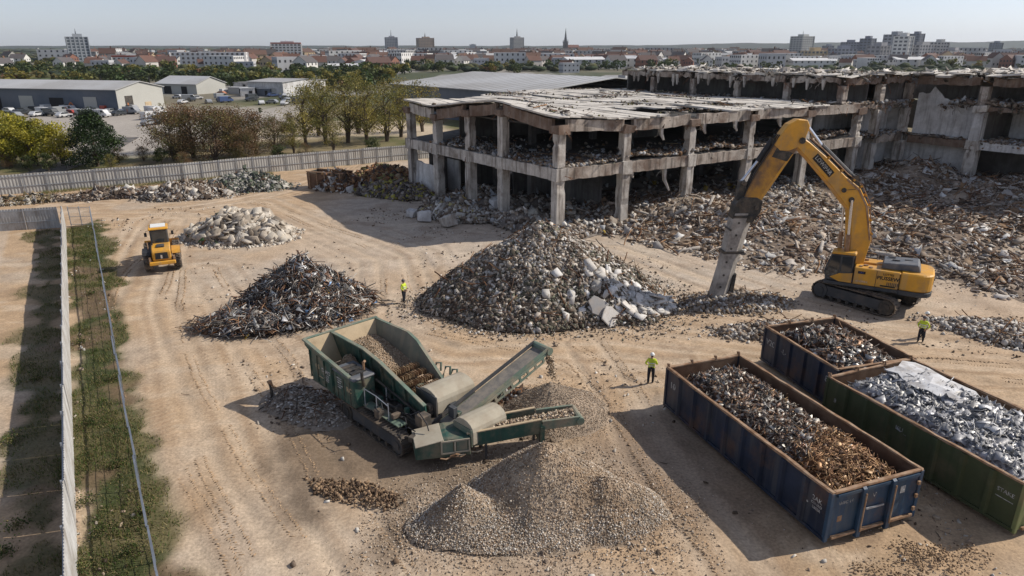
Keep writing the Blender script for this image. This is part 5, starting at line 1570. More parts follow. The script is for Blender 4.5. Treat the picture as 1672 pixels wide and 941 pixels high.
# ------------------------------------------------------------------ lettering
def lettering(name, txt, size, mat, parent, loc, ux, uy, ext=0.004, bold=0.0, shear=0.0):
    """text lying in the plane (ux,uy) at loc, centred, as a mesh part"""
    cu = bpy.data.curves.new(name, 'FONT'); cu.body = txt; cu.size = size; cu.align_x = 'CENTER'; cu.align_y = 'CENTER'; cu.extrude = ext; cu.offset = bold; cu.shear = shear
    cu.resolution_u = 2
    t = bpy.data.objects.new('tmp', cu); COL.objects.link(t)
    dg = bpy.context.evaluated_depsgraph_get()
    me = bpy.data.meshes.new_from_object(t.evaluated_get(dg)); bpy.data.objects.remove(t)
    me.name = name
    me.materials.clear(); me.materials.append(MT[mat])
    ux, uy = Vector(ux).normalized(), Vector(uy).normalized(); n = ux.cross(uy)
    T = Matrix((ux, uy, n)).transposed().to_4x4(); T.translation = Vector(loc)
    me.transform(T)
    return link(name, me, parent)


# ------------------------------------------------------------------ open steel containers
def container(label, loc, rz, L, Wd, H, body, endm, ribs, group, marks=()):
    """local x runs from the hook end (0) to the door end (L), y across, near side is y=0"""
    t = thing('open_container', loc, rz, label, 'container', group)
    zb = 0.22; th = 0.07
    MB().box((L / 2, Wd / 2, zb + 0.04), (L - 0.1, Wd - 0.1, 0.1)).build('floor', 'rustin', t)
    for k in (0.3, 0.7): MB().box((L / 2, Wd * k, 0.1), (L - 0.3, 0.18, 0.2)).build('skid', 'darkgrey', t)

    def wall(a, b, nm, m_out):
        a, b = Vector(a), Vector(b)
        m = MB(); m.beam(a + Vector((0, 0, (zb + H) / 2)), b + Vector((0, 0, (zb + H) / 2)), th, H - zb, seg=14, jit=0.02)
        return m.build(nm, m_out, t)
    wall((0, 0, 0), (L, 0, 0), 'side_wall', body); wall((0, Wd, 0), (L, Wd, 0), 'side_wall', body)
    wall((0, th, 0), (0, Wd - th, 0), 'front_wall', body); wall((L - 0.02, th, 0), (L - 0.02, Wd - th, 0), 'door', endm)
    # inner linings are rusty: thin skins just inside each wall
    for (c, d) in (((L / 2, th / 2 + 0.024, (zb + H) / 2 + 0.05), (L - 0.22, 0.012, H - zb - 0.1)), ((L / 2, Wd - th / 2 - 0.024, (zb + H) / 2 + 0.05), (L - 0.22, 0.012, H - zb - 0.1)),
                   ((th / 2 + 0.024, Wd / 2, (zb + H) / 2 + 0.05), (0.012, Wd - 0.3, H - zb - 0.1)), ((L - th / 2 - 0.044, Wd / 2, (zb + H) / 2 + 0.05), (0.012, Wd - 0.3, H - zb - 0.1))):
        MB().box(c, d).build('lining', 'rustin', t)
    n = ribs
    for k in range(1, n):
        x = L * k / n
        for y, s in ((-0.09, -1), (Wd + 0.09, 1)):
            m = MB(); m.xy([(x - 0.15, y - s * 0.05), (x - 0.08, y + s * 0.085), (x + 0.08, y + s * 0.085), (x + 0.15, y - s * 0.05)], zb + 0.06, H - 0.06); m.build('rib', body, t)
    for y in (-0.065, Wd + 0.065): MB().box((L / 2, y, zb + 0.02), (L, 0.06, 0.14)).build('bottom_rail', body, t)
    m = MB()
    for y in (0, Wd): m.beam((-0.06, y, H), (L + 0.06, y, H), 0.15, 0.1, seg=18, jit=0.024)
    for x in (0, L): m.beam((x, 0.08, H + 0.003), (x, Wd - 0.08, H + 0.003), 0.15, 0.1, seg=8, jit=0.014)
    m.build('rim', 'rim', t, bevel=0.015)
    for x in (0.0, L):
        for y in (0.0, Wd):
            MB().box((x, y, H / 2 + 0.06), (0.17, 0.17, H - 0.14)).build('corner_post', endm if x else body, t, bevel=0.02)
    for k in (1 / 3, 2 / 3):
        y = Wd * k
        m = MB(); m.xz([(L + 0.03, 0.02), (L + 0.2, 0.06), (L + 0.17, H - 0.1), (L + 0.03, H)], y - 0.1, y + 0.1); m.build('door_post', endm, t, bevel=0.015)
        m = MB(); m.tube([(L + 0.24, y, 0.35), (L + 0.24, y, H - 0.25)], 0.03, 6); m.build('lock_rod', 'rim', t)
    for k in (0.18, 0.5, 0.84):
        MB().box((L + 0.09, Wd * k, 0.3), (0.1, Wd * 0.26, 0.1)).build('door_sill', 'rim', t)
        MB().box((L + 0.07, Wd * k, H - 0.16), (0.08, Wd * 0.26, 0.12)).build('door_head', endm, t)
    MB().box((L + 0.08, Wd * 0.5, H * 0.52), (0.05, Wd * 0.2, 0.07)).build('latch', 'galv', t)
    for y in (0.05, Wd * 0.33, Wd * 0.66, Wd - 0.05):
        m = MB(); m.tube([(-0.05, y, H), (-0.12, y, H + 0.16), (0.02, y, H + 0.2), (0.06, y, H + 0.05)], 0.05, 6); m.build('lug', 'rim', t)
    for (z) in (0.6, 1.2, 1.8):
        MB().box((L + 0.11, Wd - 0.12, z), (0.08, 0.12, 0.16)).build('hinge', 'rim', t)
    return t


def in_box_heap(name, t, L, Wd, base, top, layers_fn, label, core, mat='attr', humps=(), cat='load'):
    """a load filling a container: heightfield in the container's own frame, made a thing of its own"""
    def hf(x, y):
        e = np.minimum(np.minimum(x, L - x), np.minimum(y, Wd - y))
        h = base + (top - base) * sstep(0, 1.3, e) * (0.75 + 0.5 * fbm(x / 2.2, y / 2.2, 901, 3))
        for (cx, cy_, r, dh) in humps: h = h + dh * np.exp(-(((x - cx) ** 2 + (y - cy_) ** 2) / r ** 2))
        return h
    b = (0.3, L - 0.3, 0.3, Wd - 0.3)
    V, F, C = merge([surface(hf, *b, 0.2, core)] + layers_fn(hf, b))
    o = link(name, np_mesh(name, V, F, mat, C)); o.location = t.location; o.rotation_euler = t.rotation_euler
    return tag(o, label, cat, None, 'stuff')


inb = lambda x, y: np.ones(np.shape(x))
GRP = 'open containers loaded with scrap'
BRZ = math.atan2(-10.55, 3.85)
c1 = container('long navy blue container of mixed scrap with rusty rim and two upright door posts', (8.1, 32.05, 0), BRZ, 11.25, 4.45, 2.33, 'blue', 'blue_end', 9, GRP)
c2 = container('short dark blue container of scrap standing behind the two long ones', (15.15, 37.6, 0), R(-74), 6.0, 4.9, 2.33, 'blue', 'blue', 5, GRP)
c3 = container('olive green container of crumpled bright sheet metal', (16.0, 31.0, 0), R(-68.5), 9.7, 5.7, 2.33, 'olive', 'olive_light', 8, GRP)
# container marks on the near long side (local -y) and on the doors (local +x)
lettering('marking', '10', 0.5, 'white', c1, (0.62, -0.043, 1.55), (1, 0, 0), (0, 0, 1))
lettering('marking', '2AK', 0.28, 'white', c1, (10.66, -0.043, 1.62), (1, 0, 0), (0, 0, 1))
lettering('marking', 'OSNRO', 0.16, 'white', c1, (10.66, -0.043, 1.4), (1, 0, 0), (0, 0, 1))
lettering('marking', 'EBSER', 0.16, 'white', c1, (10.68, -0.043, 1.22), (1, 0, 0), (0, 0, 1))
lettering('marking', '\u2022', 0.4, 'white', c1, (10.2, -0.043, 1.25), (1, 0, 0), (0, 0, 1))
lettering('marking', 'WEC 14', 0.2, 'white', c1, (11.275, 0.75, 1.75), (0, 1, 0), (0, 0, 1))
lettering('marking', 'V', 0.3, 'white', c1, (11.275, 2.15, 1.72), (0, 1, 0), (0, 0, 1))
MB().box((11.275, 3.62, 1.62), (0.012, 0.24, 0.32)).build('placard', 'white', c1)
MB().box((11.275, 0.55, 1.05), (0.012, 0.22, 0.26)).build('placard', 'rim', c1)
lettering('marking', 'V20', 0.5, 'white', c2, (0.62, -0.043, 1.5), (1, 0, 0), (0, 0, 1))
lettering('marking', '-L-', 0.4, 'white', c2, (1.85, -0.043, 1.45), (1, 0, 0), (0, 0, 1))
lettering('marking', '8', 0.5, 'white', c2, (5.4, -0.043, 1.5), (1, 0, 0), (0, 0, 1))
lettering('marking', 'STAKE', 0.24, 'white', c3, (9.1, -0.043, 1.6), (1, 0, 0), (0, 0, 1))
MB().box((9.1, -0.045, 1.3), (0.7, 0.012, 0.025)).build('marking', 'white', c3)
lettering('marking', 'ISU', 0.28, 'white', c3, (4.25, -0.043, 1.72), (1, 0, 0), (0, 0, 1))
lettering('marking', '8', 0.3, 'white', c3, (0.62, -0.043, 1.3), (1, 0, 0), (0, 0, 1))
lettering('marking', 'AE', 0.4, 'white', c3, (9.725, 0.95, 1.55), (0, 1, 0), (0, 0, 1))
lettering('marking', '73', 0.34, 'redmark', c3, (9.725, 1.5, 1.75), (0, 1, 0), (0, 0, 1))


def load1(hf, b):
    rust_end = lambda x, y: sstep(6.9, 8.6, x + 0.6 * (y - 2.2)) * 0.95 + 0.03
    grey_end = lambda x, y: 1.02 - sstep(6.9, 8.8, x + 0.6 * (y - 2.2))
    return [strew(hf, b, 4000, (0.09, 0.32), METAL_C + [(0.4, 0.36, 0.31), (0.28, 0.23, 0.18), (0.46, 0.43, 0.38), (0.22, 0.16, 0.11)], T_SHEET, grey_end, align=True, tilt=1.1, sink=0.1, power=1.8, jit=0.3),
            strew(hf, b, 2600, (0.13, 0.42), METAL_C + RUST_C, T_BAR, grey_end, align=True, tilt=0.8, sink=0.1, power=1.6, jit=0.3),
            strew(hf, b, 900, (0.06, 0.2), CONC_C, T_CHUNK, grey_end, sink=0.1),
            strew(hf, b, 2400, (0.12, 0.42), [(0.34, 0.19, 0.085), (0.25, 0.13, 0.06), (0.16, 0.08, 0.04), (0.42, 0.27, 0.14)], T_BAR, rust_end, align=True, tilt=0.7, sink=0.1, power=1.6, jit=0.3),
            strew(hf, b, 1000, (0.08, 0.3), [(0.3, 0.165, 0.075), (0.21, 0.11, 0.055), (0.12, 0.065, 0.035), (0.4, 0.26, 0.14)], T_SHEET, rust_end, align=True, tilt=1.0, sink=0.1, jit=0.3)]


in_box_heap('scrap_load', c1, 11.25, 4.45, 1.4, 2.0, load1, 'mixed grey and rust-brown scrap filling the long navy container', flatcol((0.09, 0.066, 0.05), 0.3), 'attr_metal', humps=((3.0, 2.3, 2.2, 0.25), (8.4, 2.6, 1.6, 0.3)))
load2 = lambda hf, b: [strew(hf, b, 1000, (0.12, 0.42), METAL_C + [(0.5, 0.49, 0.47)] * 2, T_SHEET, inb, align=True, tilt=1.0, sink=0.1, power=1.7, jit=0.3),
                       strew(hf, b, 800, (0.2, 0.6), METAL_C + RUST_C, T_BAR, inb, align=True, tilt=0.7, sink=0.1, jit=0.3),
                       strew(hf, b, 40, (0.3, 0.5), [(0.62, 0.61, 0.58), (0.55, 0.54, 0.52)], T_PLATE, lambda x, y: sstep(3.2, 4.6, x), align=True, tilt=0.6, lift=0.1)]
in_box_heap('scrap_load', c2, 6.0, 4.9, 1.5, 2.15, load2, 'dark scrap with white scraps filling the short blue container', flatcol((0.10, 0.075, 0.06), 0.3), 'attr_metal', humps=((2.8, 2.6, 1.5, 0.25),))
BRIGHT = [(0.40, 0.40, 0.405), (0.32, 0.32, 0.335), (0.47, 0.465, 0.455), (0.24, 0.24, 0.25), (0.38, 0.37, 0.35), (0.19, 0.19, 0.2)]
load3 = lambda hf, b: [strew(hf, b, 7000, (0.10, 0.34), BRIGHT, T_SHEET, inb, align=True, tilt=0.7, sink=0.1, power=1.8, jit=0.2),
                       strew(hf, b, 160, (0.3, 0.62), BRIGHT[:2] + BRIGHT[3:4], T_SHEET, inb, align=True, tilt=0.3, sink=0.1, power=1.5),
                       strew(hf, b, 500, (0.2, 0.5), BRIGHT, T_BAR, inb, align=True, tilt=0.6, sink=0.05)]
in_box_heap('scrap_load', c3, 9.7, 5.7, 1.45, 2.1, load3, 'crumpled bright sheet metal filling the olive green container', flatcol((0.22, 0.22, 0.23), 0.3), 'shiny', humps=((2.2, 3.6, 1.6, 0.35), (5.5, 3.6, 2.2, 0.3)))
m = MB(); n = 6; vs, fs = [], []
for i in range(n + 1):
    for j in range(4):
        x = 0.8 + 3.7 * i / n + 0.22 * math.sin(j * 2.1) + 0.1 * math.sin(i * 2.9); y = 2.75 + 0.72 * j + 0.2 * math.sin(i * 1.7)
        vs.append((x, y, 2.74 - 0.06 * (j - 1.5) ** 2 * 0.9 + 0.05 * math.sin(i * 1.9 + j) - 0.06 * max(0, i - 3)))
nv = len(vs); vs += [(a, b, c - 0.03) for a, b, c in vs]
for i in range(n):
    for j in range(3):
        a = i * 4 + j; fs += [(a, a + 4, a + 5, a + 1), (nv + a, nv + a + 1, nv + a + 5, nv + a + 4)]
rg = [i * 4 for i in range(n + 1)] + [n * 4 + j for j in range(1, 4)] + [i * 4 + 3 for i in range(n - 1, -1, -1)] + [2, 1]
for k in range(len(rg)):
    a, b = rg[k], rg[(k + 1) % len(rg)]; fs.append((a, b, nv + b, nv + a))
m.add(vs, fs)
MT['whitesheet'] = M('white_painted_sheet', (0.56, 0.56, 0.565), rough=0.6, var=0.15, dirt=(0.3, 0.27, 0.24), da=0.7, ds=1.6, dth=0.5, bump=0.15)
o = m.build('metal_sheet', 'whitesheet'); o.location = c3.location; o.rotation_euler = c3.rotation_euler
tag(o, 'large flat white sheet lying over the load of the olive container', 'metal sheet')


# ------------------------------------------------------------------ crawler tracks
def crawler(root, x0, x1, y, w, h, name='track', mat='track', shoe=0.22, framem='darkgrey'):
    """one crawler track along local x: shoe loop, frame, sprocket, idler and rollers"""
    r = h / 2; c0, c1 = x0 + r, x1 - r
    per = 2 * (c1 - c0) + 2 * PI * r; n = int(per / shoe)
    m = MB()
    for k in range(n):
        s = per * k / n
        if s < c1 - c0: p = (c0 + s, h); a = 0
        elif s < c1 - c0 + PI * r:
            t = (s - (c1 - c0)) / r; p = (c1 + r * math.sin(t), r + r * math.cos(t)); a = t
        elif s < 2 * (c1 - c0) + PI * r: p = (c1 - (s - (c1 - c0) - PI * r), 0); a = PI
        else:
            t = (s - 2 * (c1 - c0) - PI * r) / r; p = (c0 - r * math.sin(t), r - r * math.cos(t)); a = PI + t
        T = Matrix.Translation((p[0], y, p[1])) @ Matrix.Rotation(a, 4, 'Y')
        m.box((0, 0, -0.035), (shoe * 0.94, w, 0.06), T); m.box((shoe * 0.22, 0, 0.018), (0.045, w * 0.98, 0.05), T)
    tr = m.build(name, mat, root)
    MB().xz([(c0, h * 0.24), (c1, h * 0.24), (c1 + .05, h * 0.5), (c1 - 0.1, h * 0.8), (c0 + 0.1, h * 0.8), (c0 - .05, h * 0.5)], y - w * 0.32, y + w * 0.32).build('track_frame', framem, tr)
    for c, nm in ((c0, 'idler'), (c1, 'sprocket')):
        mm = MB(); mm.tube([(c, y - w * 0.42, r), (c, y + w * 0.42, r)], r * 0.82, 18); mm.tube([(c, y - w * 0.5, r), (c, y + w * 0.5, r)], r * 0.42, 12); mm.build(nm, 'oily' if nm == 'idler' else framem, tr)
    k = max(4, int((c1 - c0) / 0.55))
    for i in range(k):
        x = c0 + (c1 - c0) * (i + 0.5) / k
        MB().tube([(x, y - w * 0.4, h * 0.17), (x, y + w * 0.4, h * 0.17)], h * 0.11, 8).build('roller', 'oily', tr)
    return tr


# ------------------------------------------------------------------ mobile crusher: local x towards its discharge end, y to its far side
cr = thing('mobile_crusher', (-9.4, 34.9, 0), math.atan2(-0.719, 0.695), 'green tracked crusher with open hopper, raised conveyor and dusty beige covers', 'crusher')
crawler(cr, 3.2, 8.6, -1.95, 0.6, 1.05); crawler(cr, 3.2, 8.5, 1.35, 0.56, 0.98)
MB().box((5.9, -0.15, 1.02), (6.6, 2.0, 0.42)).build('chassis', 'oily', cr, bevel=0.03)
# hopper
MT['sideplate'] = M('dusty_worn_side_plate', (0.20, 0.185, 0.145), rough=0.8, var=0.2, vs=0.9, dirt=(0.13, 0.165, 0.125), da=0.7, ds=0.8, streak=(0.3, 0.25, 0.18), sa=0.5, bump=0.2)
m = MB(); m.yz([(-2.25, 3.32), (2.25, 3.34), (1.75, 1.95), (-2.1, 1.75)], -0.04, 0.04, Matrix.Translation((0.0, 0, 0)) @ Matrix.Shear('XY', 4, (0, 0)))
for i, p in enumerate(m.v): m.v[i] = Vector((p.x + (3.32 - p.z) * 0.42, p.y, p.z))
m.build('hopper_back', 'tanplate', cr, bevel=0.01)
MB().beam((-0.06, -2.3, 3.36), (-0.06, 2.3, 3.38), 0.14, 0.1).build('hopper_rim', 'mint', cr, bevel=0.015)
prof = [(-0.05, 3.34), (3.1, 3.42), (4.0, 3.2), (6.55, 1.95), (6.55, 1.7), (5.2, 1.7), (0.7, 1.95)]
m = MB(); m.xz(prof, 1.72, 1.8, lean=0.26); m.build('hopper_side', 'sideplate', cr, bevel=0.01)
m = MB()
for a, b in zip(prof[:4], prof[1:5]): m.beam((a[0], 1.72 + 0.26 * (a[1] - 1.7) + 0.06, a[1]), (b[0], 1.72 + 0.26 * (b[1] - 1.7) + 0.06, b[1]), 0.16, 0.07)
m.build('hopper_rim', 'mint', cr)
prof2 = [(-0.15, 3.34), (3.2, 3.36), (4.6, 3.1), (8.15, 1.98), (8.15, 1.45), (5.0, 1.2), (0.9, 1.6)]
m = MB(); m.xz(prof2, -0.5, -0.41, lean=-0.08); m.build('hopper_divider', 'green', cr, bevel=0.01)
m = MB()
for a, b in zip(prof2[:3], prof2[1:4]): m.beam((a[0], -0.48 - 0.08 * (a[1] - 1.2), a[1]), (b[0], -0.48 - 0.08 * (b[1] - 1.2), b[1]), 0.2, 0.06)
m.build('hopper_rim', 'mint', cr)
m = MB(); m.xz([(-0.05, 3.32), (0.0, 3.05), (0.5, 2.85), (0.6, 1.35), (2.75, 1.12), (2.75, 2.72), (4.6, 2.62), (4.3, 2.72), (2.2, 3.05)], -2.3, -2.22); m.build('side_panel', 'green', cr, bevel=0.015)
MB().beam((-0.1, -2.28, 3.36), (4.4, -2.28, 2.72), 0.2, 0.1).build('hopper_rim', 'mint', cr, bevel=0.01)
MB().box((1.6, -1.4, 1.62), (2.2, 1.5, 0.2)).build('side_bin_floor', 'tanplate', cr)
MB().box((1.35, -1.85, 1.3), (2.0, 0.7, 0.5)).build('tank', 'green', cr, bevel=0.04)
# engine housing
MB().box((3.75, -1.66, 1.82), (1.95, 1.22, 1.5)).build('engine_housing', 'green', cr, bevel=0.06)
MB().box((3.75, -1.66, 2.62), (2.05, 1.3, 0.14)).build('engine_lid', 'topgrey', cr, bevel=0.05)
for x in (3.15, 3.75, 4.35): MB().box((x, -2.285, 1.8), (0.035, 0.02, 1.25)).build('door_seam', 'oily', cr)
lettering('marking', 'DEMO', 0.3, 'white', cr, (2.1, -2.31, 2.2), (1, 0, 0), (0, 0, 1), bold=0.01)
for k in range(4): MB().box((2.1, -2.308, 2.0 - k * 0.1), (0.52 - 0.08 * (k % 2), 0.012, 0.045)).build('marking', 'white', cr)
lettering('marking', 'CS', 0.34, 'tanplate', cr, (1.25, -2.31, 2.25), (1, 0, 0), (0, 0, 1), bold=0.01)
MB().box((1.45, -2.308, 1.72), (0.62, 0.012, 0.04)).build('marking', 'tanplate', cr)
for k in range(5): MB().box((3.32 + 0.07 * (k % 2), -2.282, 2.3 - k * 0.13), (0.5 - 0.1 * (k % 3), 0.012, 0.055)).build('marking', 'white', cr)
lettering('marking', 'RC', 0.36, 'tanplate', cr, (4.25, -2.283, 1.95), (1, 0, 0), (0, 0, 1), bold=0.01)
# stiffeners, bolts and pipework on the outer plates
for k in range(7):
    x = 1.0 + k * 0.95; zt = float(np.interp(x, [0, 3.2, 4.6, 8.15], [3.3, 3.3, 3.0, 2.0])) - 0.08; zb = float(np.interp(x, [0.9, 5.0, 8.15], [1.65, 1.3, 1.5]))
    if x > 2.4: MB().beam((x, -0.58 - 0.08 * (zb - 1.2), zb), (x, -0.58 - 0.08 * (zt - 1.2), zt), 0.07, 0.1, up=(0, 1, 0)).build('stiffener', 'green', cr)
for k in range(4):
    x = 0.55 + k * 0.72; MB().beam((x, -2.33, 1.42 - 0.05 * k), (x, -2.33, 2.95 - 0.08 * k), 0.05, 0.07, up=(0, 1, 0)).build('stiffener', 'green', cr)
for k in range(6):
    x = 0.9 + k * 0.9; zt = float(np.interp(x, [0, 3.1, 4.0, 6.55], [3.3, 3.35, 3.15, 1.95])); MB().beam((x, 1.9, 1.75), (x, 1.87 + 0.26 * (zt - 1.7), zt - .05), 0.07, 0.1, up=(0, 1, 0)).build('stiffener', 'mint', cr)
for (pts, r) in (([(4.7, -1.0, 2.3), (5.2, -0.8, 2.0), (6.2, -0.75, 1.8), (7.6, -0.7, 1.5)], 0.06), ([(4.8, -1.4, 1.9), (5.5, -1.1, 1.45), (6.8, -1.0, 1.35), (8.6, -1.0, 1.2)], 0.05), ([(4.75, -1.7, 2.2), (4.95, -1.9, 2.75), (4.95, -1.9, 3.1)], 0.08)):
    MB().tube(pts, r, 7).build('pipe', 'oily', cr)
MB().tube([(4.15, -1.3, 2.65), (4.15, -1.3, 3.15), (4.3, -1.3, 3.25)], 0.07, 8).build('exhaust', 'rim', cr)
for k in range(3): MB().box((3.3 + 0.42 * k, -1.66, 2.72), (0.3, 0.8, 0.06)).build('lid_grille', 'oily', cr)
# deck, screen bars and grizzly
m = MB(); m.prism([(-0.38, 0), (1.72, 0), (1.72, 0.08), (-0.38, 0.08)], lambda u, w: (0.7, u, 1.75 + w), lambda u, w: (6.6, u, 1.28 + w)); m.build('feeder_pan', 'rustbar', cr)
for i, x in enumerate((4.55, 5.15, 5.75, 6.35)):
    m = MB(); zz = 2.1 - 0.19 * (x - 4.5)
    m.tube([(x, -0.35, zz), (x, 1.75, zz)], 0.13, 8)
    for k in range(16):
        y = -0.3 + 0.13 * k
        m.box((x + 0.05, y, zz + 0.12), (0.34, 0.035, 0.2), jit=0.02)
    m.build('screen_bar', 'rustbar', cr)
# crusher covers (half-barrel lids)
def barrel(x0, x1, y0, y1, z0, z1, axis='y', n=8):
    m = MB(); pr = []
    if axis == 'y':
        cx, rx = (x0 + x1) / 2, (x1 - x0) / 2
        pr = [(x0, z0)] + [(cx - rx * math.cos(PI * k / n) , z1 - (z1 - z0) * 0.42 * (1 - math.sin(PI * k / n))) for k in range(n + 1)] + [(x1, z0)]
        m.xz(pr[::-1], y0, y1)
    return m
barrel(6.75, 8.35, 0.05, 2.45, 1.35, 2.45).build('crusher_cover', 'beigecover', cr, bevel=0.02)
MB().box((7.55, 0.0, 1.75), (1.62, 0.06, 1.05)).build('cover_end', 'darkgrey', cr)
barrel(9.75, 11.1, -0.1, 2.0, 0.95, 2.05).build('magnet_cover', 'beigecover', cr, bevel=0.02)
MB().box((10.42, -0.13, 1.3), (1.3, 0.05, 0.85)).build('cover_end', 'mint', cr)
# dark machinery between: frames, pipes, posts
for k in range(26):
    m = MB(); c = (random.uniform(4.9, 9.3), random.uniform(-1.9, 1.4), random.uniform(1.15, 1.75)); m.box(c, (random.uniform(.15, .6), random.uniform(.15, .5), random.uniform(.15, .55)), rz=random.choice((0, 0, .3)))
    m.build('machinery', random.choice(('oily', 'oily', 'darkgrey', 'green', 'track')), cr, bevel=0.015)
for k in range(10):
    m = MB(); p = Vector((random.uniform(4.9, 8.8), random.uniform(-2.0, -0.7), random.uniform(1.2, 1.9))); pts = [p]
    for j in range(4): p = p + Vector((random.uniform(-.1, .45), random.uniform(-.25, .25), random.uniform(-.25, .25))); pts.append(p)
    m.tube(pts, 0.03, 5); m.build('hose', 'black', cr)
for (x, y) in ((4.95, -1.84), (6.0, -1.84), (7.0, -1.84), (5.6, -1.0)):
    MB().tube([(x, y, 1.2), (x, y, 2.15)], 0.025, 5).build('handrail', 'galv', cr)
MB().tube([(4.95, -1.84, 2.15), (6.0, -1.84, 2.15), (7.0, -1.84, 2.0)], 0.025, 5).build('handrail', 'galv', cr)
MB().box((6.3, -1.62, 1.22), (3.0, 0.5, 0.06)).build('walkway', 'mint', cr)
for (x, y) in ((9.0, -1.3), (9.0, 0.9)): MB().box((x, y, 0.55), (0.34, 0.34, 1.1)).build('support_leg', 'darkgrey', cr, bevel=0.02)
MB().box((9.0, -0.2, 0.32), (0.4, 1.8, 0.6)).build('cross_frame', 'oily', cr, bevel=0.02)
MB().box((8.45, -0.9, 1.5), (0.5, 0.6, 0.6)).build('gearbox', 'track', cr, bevel=0.04)
for (x, y) in ((5.5, 2.25), (6.2, 2.3), (6.7, 2.35)):
    m = MB(); m.tube([(x, y - .2, 1.9), (x, y, 2.4), (x + .25, y + .1, 2.45), (x + .35, y, 2.05)], 0.06, 6); m.build('bracket', 'mint', cr)
# raised discharge conveyor
A, B = Vector((9.15, -0.9, 0.95)), Vector((9.5, 6.05, 3.35))
d = (B - A).normalized(); sd = d.cross(Vector((0, 0, 1))).normalized(); up = sd.cross(d)
cv = MB(); cv.beam(A, B, 0.95, 0.05, up=up); belt = cv.build('conveyor', 'belt', cr)
for s in (-1, 1):
    m = MB(); m.beam(A + sd * s * 0.55 + up * 0.16, B + sd * s * 0.55 + up * 0.16, 0.05, 0.2, up=up); m.build('belt_skirt', 'mint' if s > 0 else 'darkgrey', belt)
    a, b = A + sd * s * 0.52, B + sd * s * 0.52
    m = MB(); m.beam(a - up * 0.07, b - up * 0.07, 0.08, 0.12, up=up)
    a2, b2 = a.lerp(b, 0.25) - up * 0.42, b - d * 0.5 - up * 0.36
    m.beam(a2, b2, 0.08, 0.1, up=up)
    n = 9
    for k in range(n + 1):
        t = 0.25 + 0.68 * k / n
        p = a.lerp(b, t) - up * 0.1; q = a2.lerp(b2, k / n)
        m.beam(p, q, 0.07, 0.16, up=d)
    m.build('side_truss', 'mint', belt, bevel=0.01)
MB().tube([B - sd * 0.62, B + sd * 0.62], 0.2, 12).build('end_drum', 'mint', belt)
for k in range(10):
    p = A.lerp(B, 0.1 + 0.085 * k) - up * 0.12; MB().tube([p - sd * 0.5, p + sd * 0.5], 0.06, 6).build('idler', 'rustbar', belt)
MB().beam((9.3, 2.6, 0.9), (9.35, 4.0, 2.35), 0.1, 0.1).build('strut', 'mint', belt)
MB().beam((8.95, 1.7, 0.8), (8.75, 2.7, 1.75), 0.12, 0.12).build('strut', 'green', belt)
# low fines conveyor lying along the front
A, B = Vector((9.55, -1.3, 0.95)), Vector((13.05, 4.75, 1.42))
d = (B - A).normalized(); sd = d.cross(Vector((0, 0, 1))).normalized(); up = sd.cross(d)
MB().beam(A, B, 1.0, 0.06, up=up).build('low_conveyor', 'belt', cr)
for s in (-1, 1):
    m = MB(); a, b = A + sd * s * 0.56, B + sd * s * 0.56; n = 7
    m.beam(a + d * 1.6 + up * 0.1, b - d * 1.9 + up * 0.1, 0.07, 0.72, up=up); m.build('trough_side', 'green', cr, bevel=0.01)
    MB().beam(a + d * 1.6 + up * 0.47, b - d * 1.9 + up * 0.47, 0.14, 0.05, up=up).build('trough_rim', 'tanplate', cr)
    MB().beam(b - d * 1.85 + up * 0.1, b + up * 0.0, 0.07, 0.42, up=up).build('trough_side', 'mint', cr, bevel=0.01)
    MB().beam(b - d * 1.85 + up * 0.34, b + up * 0.22, 0.12, 0.05, up=up).build('trough_rim', 'mint', cr)
MB().tube([B - sd * 0.66, B + sd * 0.66], 0.19, 12).build('end_drum', 'mint', cr)
p = B - d * 1.9; MB().beam(p + sd * 0.66 - up * 0.35, p - sd * 0.66 - up * 0.35, 0.2, 0.9).build('cross_frame', 'green', cr)
for t in (0.35, 0.72):
    q = A.lerp(B, t)
    for s in (-1, 1): MB().beam(q + sd * s * 0.5, Vector((q.x, q.y, 0)) + sd * s * 0.55, 0.1, 0.1).build('conveyor_leg', 'darkgrey', cr)
# tail box of the low conveyor
m = MB(); T = Matrix.Translation(A + d * 0.35 + Vector((0, 0, 0.02))) @ Matrix.Rotation(math.atan2(d.y, d.x), 4, 'Z')
m.xz([(-1.15, -0.42), (1.35, -0.5), (1.35, 0.42), (0.3, 0.5), (-1.15, 0.22)], -0.75, 0.75, T); m.build('tail_box', 'green', cr, bevel=0.04)
m = MB(); m.box((-0.45, 0, 0.42), (1.3, 1.56, 0.06), T @ Matrix.Rotation(R(-9), 4, 'Y')); m.build('tail_lid', 'beigecover', cr, bevel=0.02)
for x in (0.3, 0.95):
    m = MB(); m.box((x, -0.76, 0.08), (0.48, 0.03, 0.5), T); m.build('tail_window', 'mint', cr)
for (x0, z0, x1, z1) in ((0.0, -0.22, 1.3, -0.22), (0.0, 0.38, 1.3, 0.38), (0.02, -0.22, 0.02, 0.38), (0.63, -0.22, 0.63, 0.38), (1.28, -0.22, 1.28, 0.38)):
    m = MB(); m.beam((x0, -0.79, z0), (x1, -0.79, z1), 0.05, 0.07, up=(0, 0, 1) if x0 != x1 else (1, 0, 0), T=T); m.build('window_bar', 'beigecover', cr)
for k in range(7):
    m = MB(); p = Vector((random.uniform(-0.2, 1.5), -0.8, random.uniform(-0.5, -0.3))); m.tube([p, p + Vector((0.25, -0.05, random.uniform(-.1, .1))), p + Vector((0.5, 0.02, 0))], 0.04, 5, T); m.build('hose', random.choice(('rim', 'oily')), cr)

# what lies on and falls from the crusher
crT = Matrix.Translation(cr.location) @ Matrix.Rotation(cr.rotation_euler.z, 4, 'Z')


